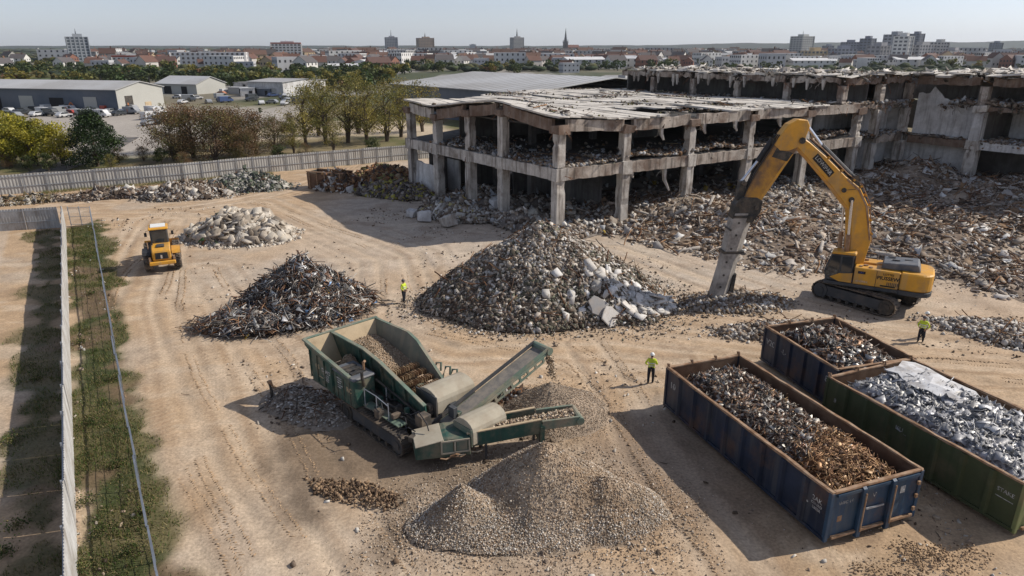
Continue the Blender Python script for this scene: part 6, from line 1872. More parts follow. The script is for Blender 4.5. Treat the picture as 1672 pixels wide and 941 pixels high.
def local_heap(name, bounds, res, hf, layers, label, cat, core, kind='stuff'):
    V, F, C = merge([surface(hf, *bounds, res, core)] + layers)
    o = link(name, np_mesh(name, V, F, 'attr', C)); o.matrix_world = crT
    o.location = cr.location; o.rotation_euler = cr.rotation_euler
    return tag(o, label, cat, None, kind)


hH = lambda x, y: 2.62 - 0.13 * x - 0.30 * np.clip(x - 3.2, 0, 5) * 0.5 + 0.25 * np.exp(-((x - 1.6) / 1.2) ** 2 - ((y - 0.9) / 0.8) ** 2) + (fbm(x / 0.7, y / 0.7, 951, 3) - 0.5) * 0.12
FEED_C = [(0.46, 0.37, 0.27), (0.38, 0.29, 0.2), (0.3, 0.22, 0.15), (0.5, 0.42, 0.33), (0.22, 0.16, 0.11)]
hbz = (0.42, 4.5, -0.36, 1.86)
local_heap('feed_stone', hbz, 0.15, hH, [strew(hH, hbz, 3000, (0.045, 0.12), FEED_C, T_STONE, inb, sink=0.1)], 'pale crushed stone filling the crusher hopper', 'stone', flatcol((0.3, 0.22, 0.15), 0.2))
hB2 = lambda x, y: 1.75 + 0.95 * np.exp(-((x - 2.1) / 0.8) ** 2 - ((y + 0.9) / 0.6) ** 2) + (fbm(x / 0.5, y / 0.5, 953, 3) - 0.5) * 0.15
hb2 = (0.75, 2.72, -2.15, -0.56)
local_heap('feed_stone', hb2, 0.15, hB2, [strew(hB2, hb2, 900, (0.04, 0.13), FEED_C, T_STONE, inb, sink=0.1)], 'dark stony leavings in the side bin of the crusher', 'stone', flatcol((0.22, 0.16, 0.11), 0.25))
# fines on the low conveyor
n = 1500; t = RNG.uniform(0.24, 0.97, n); w = RNG.normal(0, 0.22, n).clip(-0.45, 0.45)
P = np.array([(A.lerp(B, a) + sd * b + up * (0.1 + 0.2 * (1 - abs(b) / 0.5))) for a, b in zip(t, w)])
V, F, C = scatter(P, RNG.uniform(0.04, 0.13, (n, 1)) * np.ones((1, 3)), rand_rot(n), palette(n, FEED_C + [(0.14, 0.1, 0.08)], 0.2), T_STONE)
o = link('belt_load', np_mesh('belt_load', V, F, 'attr', C)); o.location = cr.location; o.rotation_euler = cr.rotation_euler
tag(o, 'brown fines lying in the trough of the low conveyor', 'fines', None, 'stuff')
n = 620; m0 = crT @ Vector((9.5, 6.25, 3.2)); tt = RNG.uniform(0, 0.58, n)
P = np.stack([m0.x + 0.85 * tt + RNG.normal(0, 0.07 + 0.10 * tt), m0.y + 0.55 * tt + RNG.normal(0, 0.07 + 0.1 * tt), m0.z - 5.2 * tt ** 2 - 0.15 * tt + RNG.normal(0, .05, n)], 1)
V, F, C = scatter(P, RNG.uniform(0.035, 0.095, (n, 1)) * np.ones((1, 3)), rand_rot(n), palette(n, FEED_C, 0.2), T_STONE)
tag(link('falling_gravel', np_mesh('falling_gravel', V, F, 'attr', C)), 'stream of brown stones dropping from the raised conveyor', 'gravel', None, 'stuff')


# ------------------------------------------------------------------ high-reach excavator
ex = thing('excavator', (26.5, 48.2, 0), R(150), 'yellow high-reach excavator with long bent boom working on the rubble', 'excavator')
# crawler carriage sits turned a little to the body
TT = R(-22)
car = MB(); car.box((0, 0, 0.95), (2.6, 2.6, 0.5)); car.tube([(0, 0, 1.1), (0, 0, 1.45)], 1.1, 20)
carr = car.build('undercarriage', 'oily', ex); carr.rotation_euler = (0, 0, TT)
for y in (1.72, -1.72):
    tr = crawler(ex, -3.1, 3.1, y, 0.75, 1.32, shoe=0.26)
    tr.rotation_euler = (0, 0, TT)
# upper body
MB().box((-0.3, 0, 1.55), (6.3, 3.3, 0.26)).build('deck_skirt', 'darkgrey', ex, bevel=0.05)
def rounded_rear(z0, z1, grow=0.0, xr=-3.2, r=0.9, w=1.66):
    pr = [(-2.05, -w - grow), (-2.05, w + grow)]
    for k in range(7):
        a = PI / 2 * k / 6; pr.append((xr + 0.0 - (r + grow) * math.sin(a), (w - r) + (r + grow) * math.cos(a)))
    for k in range(7):
        a = PI / 2 * (1 - k / 6); pr.append((xr - (r + grow) * math.sin(a), -(w - r) - (r + grow) * math.cos(a)))
    return pr
cwm = MB(); cwm.xy(rounded_rear(0, 0, 0.0), 1.72, 3.0); cwm.build('counterweight', 'yellow', ex, bevel=0.09)
cwm = MB(); cwm.xy(rounded_rear(0, 0, 0.035), 1.38, 1.715); cwm.build('counterweight_base', 'darkgrey', ex, bevel=0.03)
MB().box((-0.55, 0.98, 2.32), (2.98, 1.26, 1.26)).build('side_housing', 'yellow', ex, bevel=0.06)
MB().box((-0.35, -1.0, 2.3), (3.4, 1.22, 1.2)).build('side_housing', 'yellow', ex, bevel=0.06)
MB().box((-1.2, -0.03, 2.28), (1.65, 0.75, 1.12)).build('engine_bay', 'yellow', ex, bevel=0.04)
m = MB(); m.xz([(-3.25, 2.99), (-0.75, 2.93), (-0.8, 3.38), (-3.05, 3.5)], -1.15, 0.95); m.build('engine_cover', 'topgrey', ex, bevel=0.06)
for (x, y) in ((-1.6, 0.1), (-2.4, -0.3), (-1.3, -0.6)): MB().box((x, y, 3.475), (0.5, 0.14, 0.05)).build('cover_handle', 'black', ex)
for (x, y, r) in ((0.25, 0.75, 0.16), (0.55, 1.15, 0.12), (-0.1, 1.2, 0.14), (0.3, -0.9, 0.15)): MB().tube([(x, y, 2.9), (x, y, 3.03)], r, 10).build('filler_cap', 'rim', ex)
for x in (-2.02, -0.55, 0.93): MB().box((x, 1.612, 2.3), (0.035, 0.03, 1.2)).build('panel_seam', 'black', ex)
for k in range(7): MB().box((-1.95 + k * 0.11, 1.615, 2.05), (0.05, 0.02, 0.24)).build('louvre', 'darkgrey', ex)
MB().box((-1.35, 1.615, 1.86), (0.95, 0.02, 0.1)).build('marking', 'blackmark', ex)
lettering('marking', 'LOTTES', 0.2, 'blackmark', ex, (-1.3, 1.616, 2.72), (-1, 0, 0), (0, 0, 1), bold=0.006)
lettering('marking', 'PIUSSEW', 0.36, 'blackmark', ex, (-1.3, 1.616, 2.42), (-1, 0, 0), (0, 0, 1), bold=0.012)
MB().box((0.42, 1.616, 2.62), (0.5, 0.016, 0.2)).build('marking', 'blackmark', ex)
lettering('marking', 'LR1', 0.17, 'bluemark', ex, (0.42, 1.625, 2.62), (-1, 0, 0), (0, 0, 1))
lettering('marking', 'AMOREX', 0.2, 'white', ex, (0.35, 1.616, 1.95), (-1, 0, 0), (0, 0, 1))
MB().box((1.2, 1.48, 1.83), (0.55, 0.016, 0.16)).build('marking', 'bluemark', ex)
MB().box((1.3, 1.49, 1.83), (0.2, 0.016, 0.16)).build('marking', 'redmark', ex)
lettering('marking', 'NIKO', 0.28, 'blackmark', ex, (-4.115, 0.1, 2.45), (0, -1, 0), (0, 0, 1), bold=0.006)
for y in (-0.55, 0.7): MB().box((-4.11, y, 2.45), (0.03, 0.05, 0.5)).build('marking', 'blackmark', ex)
# cab
cabm = MB(); cabm.xz([(0.98, 1.7), (2.75, 1.7), (2.95, 2.35), (2.55, 3.75), (1.05, 3.8)], 0.5, 1.55); cab = cabm.build('cab', 'darkgrey', ex, bevel=0.07)
m = MB(); m.xz([(0.92, 3.78), (2.62, 3.73), (2.5, 3.93), (1.0, 3.97)], 0.46, 1.6); m.build('cab_roof', 'yellow', cab, bevel=0.05)
m = MB(); m.xz([(1.92, 2.15), (2.72, 2.05), (2.84, 2.4), (2.5, 3.62), (1.95, 3.65)], 1.552, 1.57); m.build('side_window', 'glass', cab)
m = MB(); m.xz([(1.12, 2.55), (1.8, 2.45), (1.82, 3.62), (1.14, 3.64)], 1.552, 1.57); m.build('side_window', 'glass', cab)
m = MB(); m.xz([(1.0, 1.72), (1.86, 1.72), (2.5, 1.98), (1.86, 2.34), (1.0, 2.46)], 1.553, 1.575); m.build('door_panel', 'yellow', cab)
m = MB(); m.add([(2.97, 0.6, 2.4), (2.97, 1.45, 2.4), (2.585, 1.45, 3.68), (2.585, 0.6, 3.68), (2.95, 0.6, 2.4), (2.95, 1.45, 2.4), (2.565, 1.45, 3.68), (2.565, 0.6, 3.68)], [(0, 1, 2, 3), (7, 6, 5, 4), (0, 4, 5, 1), (1, 5, 6, 2), (2, 6, 7, 3), (3, 7, 4, 0)]); m.build('windscreen', 'glass', cab)
m = MB(); m.box((0.975, 1.02, 3.2), (0.03, 0.8, 0.8)); m.build('rear_window', 'glass', cab)
for y in (0.7, 1.02, 1.34): MB().beam((3.1, y, 2.0), (2.72, y, 3.75), 0.03, 0.03).build('guard_bar', 'black', cab)
MB().tube([(2.9, 1.6, 2.2), (3.15, 1.85, 2.5), (3.1, 1.9, 3.5), (2.6, 1.6, 3.8)], 0.022, 5).build('mirror_arm', 'rim', cab)
MB().box((3.14, 1.9, 3.1), (0.06, 0.22, 0.36)).build('mirror', 'black', cab)
for y in (-1.45, -0.5): MB().tube([(1.2, y, 2.9), (1.2, y, 3.75)], 0.025, 5).build('handrail', 'galv', ex)
MB().tube([(1.2, -1.45, 3.75), (-0.4, -1.45, 3.75), (-0.4, -1.45, 2.9)], 0.025, 5).build('handrail', 'galv', ex)
MB().box((1.6, -0.1, 2.0), (1.2, 0.9, 1.0)).build('boom_foot_bracket', 'darkgrey', ex, bevel=0.04)

# boom group: profiles lie in a vertical plane (r forward, z up) turned towards the working face
BA = R(184 - 150)
BT = Matrix.Translation((0.25, -0.35, 0)) @ Matrix.Rotation(BA, 4, 'Z')


def arm(name, prof, w, mat, parent, bevel=0.05, y0=0.0):
    m = MB(); m.xz(prof, y0 - w / 2, y0 + w / 2, BT)
    return m.build(name, mat, parent, bevel=bevel)


boom = arm('boom', [(0.6, 2.2), (1.6, 2.2), (1.83, 4.85), (2.18, 6.92), (2.56, 7.28), (3.94, 8.77), (5.37, 10.18), (6.71, 11.43), (6.92, 11.9), (6.64, 12.25), (5.93, 11.84), (4.63, 10.86), (2.92, 9.41), (1.74, 8.61), (0.93, 7.35), (0.22, 4.73)], 0.82, 'yellow', ex, 0.06)
for s in (-1, 1):
    arm('edge_rib', [(2.8, 9.3), (1.78, 8.5), (1.0, 7.3), (0.3, 4.73), (0.44, 4.73), (1.13, 7.25), (1.88, 8.38), (2.85, 9.15)], 0.03, 'rim', boom, 0, s * 0.425)
pts_edge = [(0.16, 4.4), (0.82, 7.38), (1.62, 8.74), (2.85, 9.55), (4.55, 11.0), (5.8, 11.98)]
for k, off in enumerate((-0.28, -0.1, 0.1, 0.27)):
    m = MB(); m.tube([(p[0] - 0.07 * (k % 2), off, p[1] + 0.05 * (k % 2)) for p in pts_edge], 0.042, 5, BT); m.build('hose', 'rim' if k % 2 else 'black', boom)
for (r, z) in ((0.3, 5.2), (0.55, 6.2), (0.85, 7.3), (1.25, 8.05), (1.7, 8.7), (2.3, 9.15), (3.3, 9.85), (4.4, 10.75)): MB().box((0, 0, 0), (0.14, 0.86, 0.12), BT @ Matrix.Translation((r - 0.03, 0, z)) @ Matrix.Rotation(R(-35), 4, 'Y')).build('hose_clamp', 'yellow', boom)
for (r, z, rr) in ((2.95, 8.45, 0.17), (2.28, 7.75, 0.2), (6.5, 11.95, 0.22)):
    m = MB(); m.tube([(r, -0.5, z), (r, 0.5, z)], rr, 12, BT); m.build('pin', 'oily', boom)
m = MB(); m.tube([(2.95, 0.43, 8.45), (2.1, 0.43, 8.5)], 0.02, 4, BT); m.build('grease_line', 'black', boom)
# lettering plate on the boom's near side
ux = (BT.to_3x3() @ Vector((1.52, 0, 1.45))).normalized() * -1
yv = BT.to_3x3() @ Vector((0, 1, 0))
upv = ux.cross(yv).normalized()
if upv.z < 0: upv = -upv
cpt = BT @ Vector((4.72, 0.415, 10.22))
m = MB(); TT2 = Matrix((ux, upv, ux.cross(upv))).transposed().to_4x4(); TT2.translation = cpt
m.box((0, 0, 0), (1.95, 0.5, 0.02), TT2); m.build('name_plate', 'blackmark', boom)
lettering('marking', 'LOWIPAR', 0.4, 'white', boom, cpt + yv * 0.02, ux, upv, bold=0.006)
# lift rams, both sides of the boom foot
for s in (-1, 1):
    m = MB(); m.tube([(1.95, s * 0.5, 2.6), (2.1, s * 0.5, 5.2)], 0.16, 10, BT); rm = m.build('lift_ram', 'rim', ex)
    m = MB(); m.tube([(2.1, s * 0.5, 5.2), (2.28, s * 0.5, 7.75)], 0.09, 10, BT); m.build('ram_rod', 'chrome', rm)
# arm ram over the boom's back
m = MB(); m.tube([(2.2, 0, 9.28), (4.86, 0, 11.55)], 0.2, 10, BT); rm = m.build('arm_ram', 'darkgrey', ex)
m = MB(); m.tube([(4.86, 0, 11.55), (6.22, 0, 13.05)], 0.12, 10, BT); m.build('ram_rod', 'chrome', rm)
m = MB(); m.xz([(1.7, 8.55), (2.5, 9.05), (2.4, 9.45), (1.95, 9.45)], -0.3, 0.3, BT); m.build('ram_bracket', 'oily', rm)
m = MB(); m.tube([(2.3, 0.2, 9.6), (1.5, 0.25, 9.3), (1.2, 0.25, 8.4)], 0.045, 5, BT); m.build('hose', 'black', rm)
# stick
stick = arm('stick', [(6.09, 12.93), (6.36, 11.8), (6.67, 11.47), (8.03, 9.13), (8.91, 7.6), (9.5, 7.4), (10.12, 7.98), (9.78, 8.94), (8.97, 10.56), (8.16, 12.11), (7.54, 13.02), (6.93, 13.35), (6.3, 13.3)], 0.74, 'yellow_worn', ex, 0.08)
arm('stick_head', [(6.05, 12.9), (6.34, 11.8), (6.66, 11.5), (7.3, 11.25), (8.0, 11.25), (8.42, 11.66), (8.18, 12.13), (7.56, 13.05), (6.93, 13.38), (6.28, 13.33)], 0.79, 'yellow', stick, 0.05)
arm('worn_band', [(7.3, 11.2), (7.0, 11.1), (7.35, 10.5), (8.5, 10.85), (8.2, 11.5), (7.9, 11.3)], 0.775, 'oily', stick, 0.02)
arm('edge_strip', [(7.0, 11.0), (8.1, 9.1), (8.9, 7.75), (9.05, 7.9), (8.25, 9.2), (7.15, 11.05)], 0.77, 'yellow', stick, 0.0)
m = MB(); m.tube([(8.42, 0, 12.05), (9.32, 0, 10.5)], 0.18, 10, BT); rm = m.build('tool_ram', 'black', ex)
m = MB(); m.tube([(9.32, 0, 10.5), (10.3, 0, 9.1)], 0.1, 10, BT); m.build('ram_rod', 'chrome', rm)
m = MB(); m.xz([(8.0, 11.7), (8.6, 12.15), (8.55, 11.75), (8.25, 11.3)], -0.25, 0.25, BT); m.build('ram_bracket', 'oily', rm)
for k in range(3):
    m = MB(); m.tube([(8.1, 0.3 - 0.25 * k, 12.35), (8.75, 0.34 - 0.25 * k, 11.2), (9.55, 0.3 - 0.25 * k, 9.7), (10.0, 0.3 - 0.2 * k, 8.5), (10.25, 0.3 - .2 * k, 7.6)], 0.04, 5, BT); m.build('hose', 'black', stick)
# linkage and lower arm, a long worn steel section whose inner corner is chamfered to catch a sunlit strip
arm('link', [(9.6, 7.5), (10.15, 9.25), (10.45, 9.1), (10.6, 7.9), (10.2, 7.2)], 0.5, 'oily', ex, 0.03)
arm('tool_head', [(8.75, 7.75), (9.2, 8.0), (10.3, 8.05), (10.75, 7.5), (10.85, 6.5), (9.35, 6.15), (8.85, 6.9)], 0.9, 'oily', ex, 0.05)
for (r, z) in ((9.2, 7.3), (10.2, 7.6), (10.25, 9.05)): m = MB(); m.tube([(r, -0.55, z), (r, 0.55, z)], 0.15, 10, BT); m.build('pin', 'track', ex)
m = MB(); vs, fs = [], []
for (z, r0, r1) in ((6.9, 9.12, 10.72), (5.9, 9.32, 10.87), (4.4, 9.6, 11.08), (2.8, 9.92, 11.3), (1.3, 10.15, 11.56), (-0.1, 10.4, 11.85)):
    j = lambda: random.uniform(-0.03, 0.03)
    vs += [(r0 + j(), -0.48, z), (r1 + j(), -0.48, z), (r1 + j(), 0.48, z), (r0 + 0.62 + j(), 0.48 + j(), z), (r0 + j(), -0.05 + j(), z)]
for k in range(5):
    for e in range(5): fs.append((5 * k + e, 5 * k + (e + 1) % 5, 5 * k + 5 + (e + 1) % 5, 5 * k + 5 + e))
fs += [(4, 3, 2, 1, 0), tuple(25 + e for e in range(5))]
m.add(vs, fs, BT); low = m.build('lower_arm', 'arm_grey', ex, bevel=0.03)
for (r, z) in ((10.35, 6.2), (10.45, 5.3), (10.7, 4.3), (10.95, 3.3), (11.05, 2.3), (11.2, 1.4), (10.9, 5.7), (11.35, 0.6)):
    m = MB(); m.tube([(r, -0.5, z), (r, 0.5, z)], 0.085, 8, BT); m.build('bolt', 'oily', low)
for z, r0, r1 in ((6.55, 9.2, 10.8), (3.9, 9.75, 11.2)):
    m = MB(); m.xz([(r0 - .03, z), (r1 + .03, z), (r1 + .05, z + 0.2), (r0 - .03, z + 0.2)], -0.5, 0.5, BT); m.build('collar', 'oily', low)
arm('chisel', [(10.2, 2.2), (9.95, 2.3), (10.1, 0.2), (10.5, -0.2), (10.4, 0.6)], 0.4, 'oily', low, 0.03)


# ------------------------------------------------------------------ yellow wheel loader, its engine end towards the drone
ld = thing('wheel_loader', (-30.6, 57.4, 0), R(116), 'yellow wheel loader seen from its grille end on the haul road', 'loader')


def wheel(root, x, y, r, w, s):
    m = MB(); n = 22
    prof = [(0.62 * r, -0.5), (0.93 * r, -0.5), (r, -0.36), (r, 0.36), (0.93 * r, 0.5), (0.62 * r, 0.5)]
    vs, fs = [], []
    for k in range(n):
        a = 2 * PI * k / n
        for (q, t) in prof: vs.append((x + q * math.cos(a), y + t * w, r + q * math.sin(a)))
    p = len(prof)
    for k in range(n):
        for j in range(p):
            a, b = k * p + j, k * p + (j + 1) % p; c, d = ((k + 1) % n) * p + (j + 1) % p, ((k + 1) % n) * p + j
            fs.append((a, b, c, d))
    m.add(vs, fs)
    for k in range(n):
        for sgn in (-1, 1):
            a = 2 * PI * (k + 0.25 * sgn) / n
            T = Matrix.Translation((x, y, r)) @ Matrix.Rotation(-a, 4, 'Y') @ Matrix.Translation((r + 0.012, sgn * w * 0.23, 0)) @ Matrix.Rotation(sgn * 0.5, 4, 'X')
            m.box((0, 0, 0), (0.06, w * 0.42, 0.07), T)
    t = m.build('wheel', 'tyre', root)
    mm = MB(); mm.tube([(x, y - 0.3 * w, r), (x, y + 0.3 * w, r)], r * 0.63, 18); mm.tube([(x, y - 0.42 * w, r), (x, y + 0.42 * w, r)], r * 0.25, 10); mm.build('rim', 'yellow', t)


for x in (-1.45, 1.65):
    for y in (-1.12, 1.12): wheel(ld, x, y, 0.82, 0.62, 1)
MB().box((-0.9, 0, 0.95), (2.6, 1.0, 0.5)).build('rear_frame', 'darkgrey', ld, bevel=0.04)
MB().box((1.4, 0, 0.95), (1.6, 0.9, 0.5)).build('front_frame', 'yellow', ld, bevel=0.04)
m = MB(); m.xz([(-2.55, 1.05), (-2.6, 1.85), (-2.3, 2.12), (-0.55, 2.22), (-0.55, 1.05)], -0.72, 0.72); m.build('bonnet', 'yellow', ld, bevel=0.07)
m = MB(); m.add([(-2.60, -0.5, 1.2), (-2.60, 0.5, 1.2), (-2.635, 0.46, 1.75), (-2.635, -0.46, 1.75), (-2.5, -0.5, 1.2), (-2.5, 0.5, 1.2), (-2.5, 0.46, 1.75), (-2.5, -0.46, 1.75)], [(0, 1, 2, 3), (7, 6, 5, 4), (0, 4, 5, 1), (1, 5, 6, 2), (2, 6, 7, 3), (3, 7, 4, 0)]); gr = m.build('grille', 'black', ld)
for k in range(5): MB().box((-2.635 , 0, 1.27 + 0.1 * k), (0.03, 0.94, 0.025)).build('grille_bar', 'darkgrey', gr)
MB().box((-2.645, 0.02, 1.42), (0.03, 0.14, 0.3)).build('badge', 'chrome', gr)
MB().box((-1.9, 0, 2.2), (0.8, 0.6, 0.08)).build('bonnet_vent', 'darkgrey', ld)
MB().box((-2.62, 0, 0.88), (0.34, 2.0, 0.3)).build('rear_bumper', 'yellow', ld, bevel=0.05)
for y in (-0.92, 0.92): MB().box((-2.5, y, 1.15), (0.2, 0.16, 0.5)).build('tail_lamp', 'rim', ld)
for y, s in ((-1.12, -1), (1.12, 1)):
    m = MB(); m.xz([(-2.35, 1.55), (-2.2, 1.78), (-0.8, 1.82), (-0.5, 1.5), (-0.56, 1.45), (-0.85, 1.72), (-2.15, 1.68), (-2.28, 1.5)], y - 0.33, y + 0.33); m.build('mudguard', 'black' if s > 0 else 'yellow', ld)
cb = MB(); cb.xz([(-0.95, 1.6), (0.65, 1.6), (0.75, 2.4), (0.5, 3.35), (-0.95, 3.35)], -0.68, 0.68); cab = cb.build('cab', 'darkgrey', ld, bevel=0.05)
m = MB(); m.xz([(-1.1, 3.36), (0.68, 3.36), (0.6, 3.52), (-1.02, 3.54)], -0.76, 0.76); m.build('cab_roof', 'yellow', cab, bevel=0.05)
MB().box((-0.2, 0, 3.56), (1.3, 1.15, 0.06)).build('roof_panel', 'helmet', cab)
MB().box((-0.965, 0, 2.68), (0.03, 1.12, 1.1)).build('rear_window', 'glass', cab)
for y in (-0.69, 0.69):
    m = MB(); m.xz([(-0.8, 2.15), (0.6, 2.1), (0.62, 2.4), (0.42, 3.25), (-0.8, 3.25)], y - 0.012, y + 0.012); m.build('side_window', 'glass', cab)
m = MB(); m.add([(0.77, -0.58, 2.42), (0.77, 0.58, 2.42), (0.54, 0.58, 3.28), (0.54, -0.58, 3.28), (0.74, -0.58, 2.42), (0.74, 0.58, 2.42), (0.51, 0.58, 3.28), (0.51, -0.58, 3.28)], [(0, 1, 2, 3), (7, 6, 5, 4), (0, 4, 5, 1), (1, 5, 6, 2), (2, 6, 7, 3), (3, 7, 4, 0)]); m.build('windscreen', 'glass', cab)
for y in (-1.0, 1.0):
    MB().tube([(-0.3, y * 0.7, 3.2), (-0.3, y * 1.0, 3.15), (-0.3, y * 1.02, 2.9)], 0.02, 5).build('mirror_arm', 'black', cab); MB().box((-0.3, y * 1.04, 2.85), (0.08, 0.2, 0.34)).build('mirror', 'black', cab)
MB().tube([(-1.4, 0.98, 1.8), (-1.4, 0.98, 2.45)], 0.05, 6).build('exhaust', 'rim', ld); MB().tube([(-1.4, 0.62, 2.2), (-1.4, 0.62, 2.6)], 0.06, 8).build('air_cleaner', 'black', ld)
for y in (-0.5, 0.5):
    m = MB(); m.xz([(1.0, 1.6), (1.15, 2.2), (2.4, 2.35), (3.35, 1.2), (3.2, 0.95), (2.25, 1.95), (1.2, 1.5)], y - 0.1, y + 0.1); m.build('lift_arm', 'yellow', ld, bevel=0.03)
m = MB(); m.xz([(0.95, 1.2), (1.05, 2.35), (1.55, 2.35), (1.6, 1.2)], -0.42, 0.42); m.build('arm_tower', 'yellow', ld, bevel=0.04)
m = MB(); m.tube([(1.3, 0, 2.3), (2.7, 0, 2.25)], 0.1, 8); m.build('bucket_ram', 'darkgrey', ld)
m = MB(); m.xz([(3.2, 1.5), (3.3, 0.5), (3.55, 0.18), (4.4, 0.12), (4.4, 0.2), (3.65, 0.28), (3.42, 0.6), (3.35, 1.45)], -1.4, 1.4); bk = m.build('bucket', 'yellow_worn', ld, bevel=0.02)
for y in (-1.38, 1.38): m = MB(); m.xz([(3.22, 1.48), (3.32, 0.5), (3.56, 0.2), (4.4, 0.14), (4.0, 0.9)], y - 0.03, y + 0.03); m.build('bucket_side', 'yellow_worn', bk)


# ------------------------------------------------------------------ people
def person(loc, rz, label, helmet='helmet', pose='stand', top='hivis', h=1.78, arms=((0.25, 0.1), (0.1, 0.3))):
    """one continuous body grown over a posed skeleton; x is left-right, the figure faces -y"""
    k = h / 1.78
    P, E, Rd = [], [], []

    def J(x, y, z, r, par=None, rz_=None):
        P.append((x * k, y * k, z * k)); Rd.append((r * k, (rz_ or r) * k))
        if par is not None: E.append((par, len(P) - 1))
        return len(P) - 1
    pel = J(0, 0.0, 0.97, 0.15, None, 0.12)
    w = J(0, 0.0, 1.12, 0.165, pel, 0.13); ch = J(0, 0.0, 1.32, 0.185, w, 0.14); nk = J(0, 0.0, 1.47, 0.075, ch); hb = J(0, -0.015, 1.55, 0.06, nk); hd = J(0, -0.02, 1.64, 0.092, hb, 0.105); ht = J(0, -0.01, 1.73, 0.07, hd)
    J(0, -0.125, 1.62, 0.016, hd)
    st = 0.095 if pose == 'stand' else 0.12
    for s, fy in ((-1, -0.03), (1, 0.05 if pose == 'stand' else 0.14)):
        hip = J(s * 0.095, 0, 0.90, 0.115, pel); kn = J(s * st, fy * 0.4 - 0.02, 0.50, 0.085, hip); an = J(s * st, fy, 0.09, 0.062, kn); he = J(s * st, fy + 0.03, 0.05, 0.045, an); J(s * (st + 0.02), fy - 0.17, 0.04, 0.042, he)
    for s, (out, fwd) in ((-1, arms[0]), (1, arms[1])):
        sh = J(s * 0.18, 0, 1.42, 0.075, ch); el = J(s * (0.23 + out * 0.3), 0.02 - fwd * 0.1, 1.15, 0.05, sh)
        wr = J(s * (0.22 + out * 0.1 - fwd * 0.25), -fwd * 0.75, 0.92 + fwd * 0.42, 0.036, el)
        dx, dy, dz = P[wr][0] - P[el][0], P[wr][1] - P[el][1], P[wr][2] - P[el][2]
        ll = math.sqrt(dx * dx + dy * dy + dz * dz) * k; dx, dy, dz = dx / ll, dy / ll, dz / ll
        pm = J(P[wr][0] / k + dx * 0.07, P[wr][1] / k + dy * 0.07, P[wr][2] / k + dz * 0.07, 0.034, wr, 0.02)
        for f in range(4):
            o = (f - 1.5) * 0.02; ln = (0.05, 0.062, 0.058, 0.045)[f]
            a = J(P[pm][0] / k + dx * 0.035, P[pm][1] / k + dy * 0.035 + o, P[pm][2] / k + dz * 0.035, 0.010, pm); J(P[a][0] / k + dx * ln - s * 0.012, P[a][1] / k + dy * ln, P[a][2] / k + dz * ln, 0.008, a)
        a = J(P[wr][0] / k + dx * 0.04, P[wr][1] / k + dy * 0.04 - 0.035, P[wr][2] / k + dz * 0.04, 0.011, wr); J(P[a][0] / k + dx * 0.04, P[a][1] / k - 0.02, P[a][2] / k + dz * 0.04, 0.009, a)
    me = bpy.data.meshes.new('body'); me.from_pydata(P, E, [])
    tmp = bpy.data.objects.new('tmp', me); COL.objects.link(tmp)
    sk = tmp.modifiers.new('s', 'SKIN'); sk.use_smooth_shade = True
    for i, r in enumerate(Rd): me.skin_vertices[0].data[i].radius = r
    me.skin_vertices[0].data[0].use_root = True
    ss = tmp.modifiers.new('d', 'SUBSURF'); ss.levels = 1; ss.render_levels = 1
    bpy.context.view_layer.update()
    body = bpy.data.meshes.new_from_object(tmp.evaluated_get(bpy.context.evaluated_depsgraph_get())); bpy.data.objects.remove(tmp)
    body.name = 'body'; body.materials.clear()
    for mt in ('skin', 'navy', top, 'boot', 'reflect'): body.materials.append(MT[mt])
    idx = []
    for p in body.polygons:
        c = p.center / k
        if c.z < 0.10: v = 3
        elif c.z < 0.98 and abs(c.x) < 0.26 and c.y > -0.2: v = 1
        elif c.z > 1.48 and abs(c.x) < 0.12: v = 0
        else: v = 2
        idx.append(v)
    body.polygons.foreach_set('material_index', idx); body.polygons.foreach_set('use_smooth', [True] * len(idx))
    root = thing('person', loc, rz, label, 'person')
    b = link('body', body, root)
    # hands get skin by distance from the wrists
    wr_pts = [Vector(P[i]) for i in range(len(P)) if abs(Rd[i][0] - 0.034 * k) < 1e-6]
    for p in body.polygons:
        if any((p.center - q).length < 0.12 * k for q in wr_pts): p.material_index = 0
    # hard hat, brim, hair, eyes
    m = MB(); vs, fs = [], []; n = 12
    for j in range(5):
        a = PI / 2 * j / 4.0
        for i in range(n): vs.append((0.125 * math.cos(a) * math.cos(2 * PI * i / n), -0.012 + 0.145 * math.cos(a) * math.sin(2 * PI * i / n), 1.69 + 0.135 * math.sin(a)))
    for j in range(4):
        for i in range(n): fs.append((j * n + i, j * n + (i + 1) % n, (j + 1) * n + (i + 1) % n, (j + 1) * n + i))
    m.add([Vector(v) * k for v in vs], fs)
    m.xy([(0.13 * k * math.cos(2 * PI * i / n), (-0.03 + 0.165 * math.sin(2 * PI * i / n)) * k) for i in range(n)], 1.685 * k, 1.7 * k); m.build('hard_hat', helmet, root, smooth=False)
    m = MB()
    for s in (-1, 1): m.box((s * 0.036 * k, -0.105 * k, 1.655 * k), (0.026 * k, 0.02 * k, 0.014 * k))
    m.build('eyes', 'black', root)
    m = MB()
    m.tube([(0, 0.05 * k, 1.66 * k), (0, 0.07 * k, 1.6 * k)], [0.085 * k, 0.06 * k], 8); m.build('hair', 'hair', root)
    if top == 'hivis':
        for z in (1.08, 1.22):
            m = MB(); n = 14
            rx, ry = (0.178, 0.146) if z < 1.15 else (0.192, 0.152)
            o, i_ = [(rx * k * math.cos(2 * PI * q / n), ry * k * math.sin(2 * PI * q / n)) for q in range(n)], None
            m.xy(o, (z - 0.025) * k, (z + 0.025) * k); m.build('reflective_band', 'reflect', root)
    return root


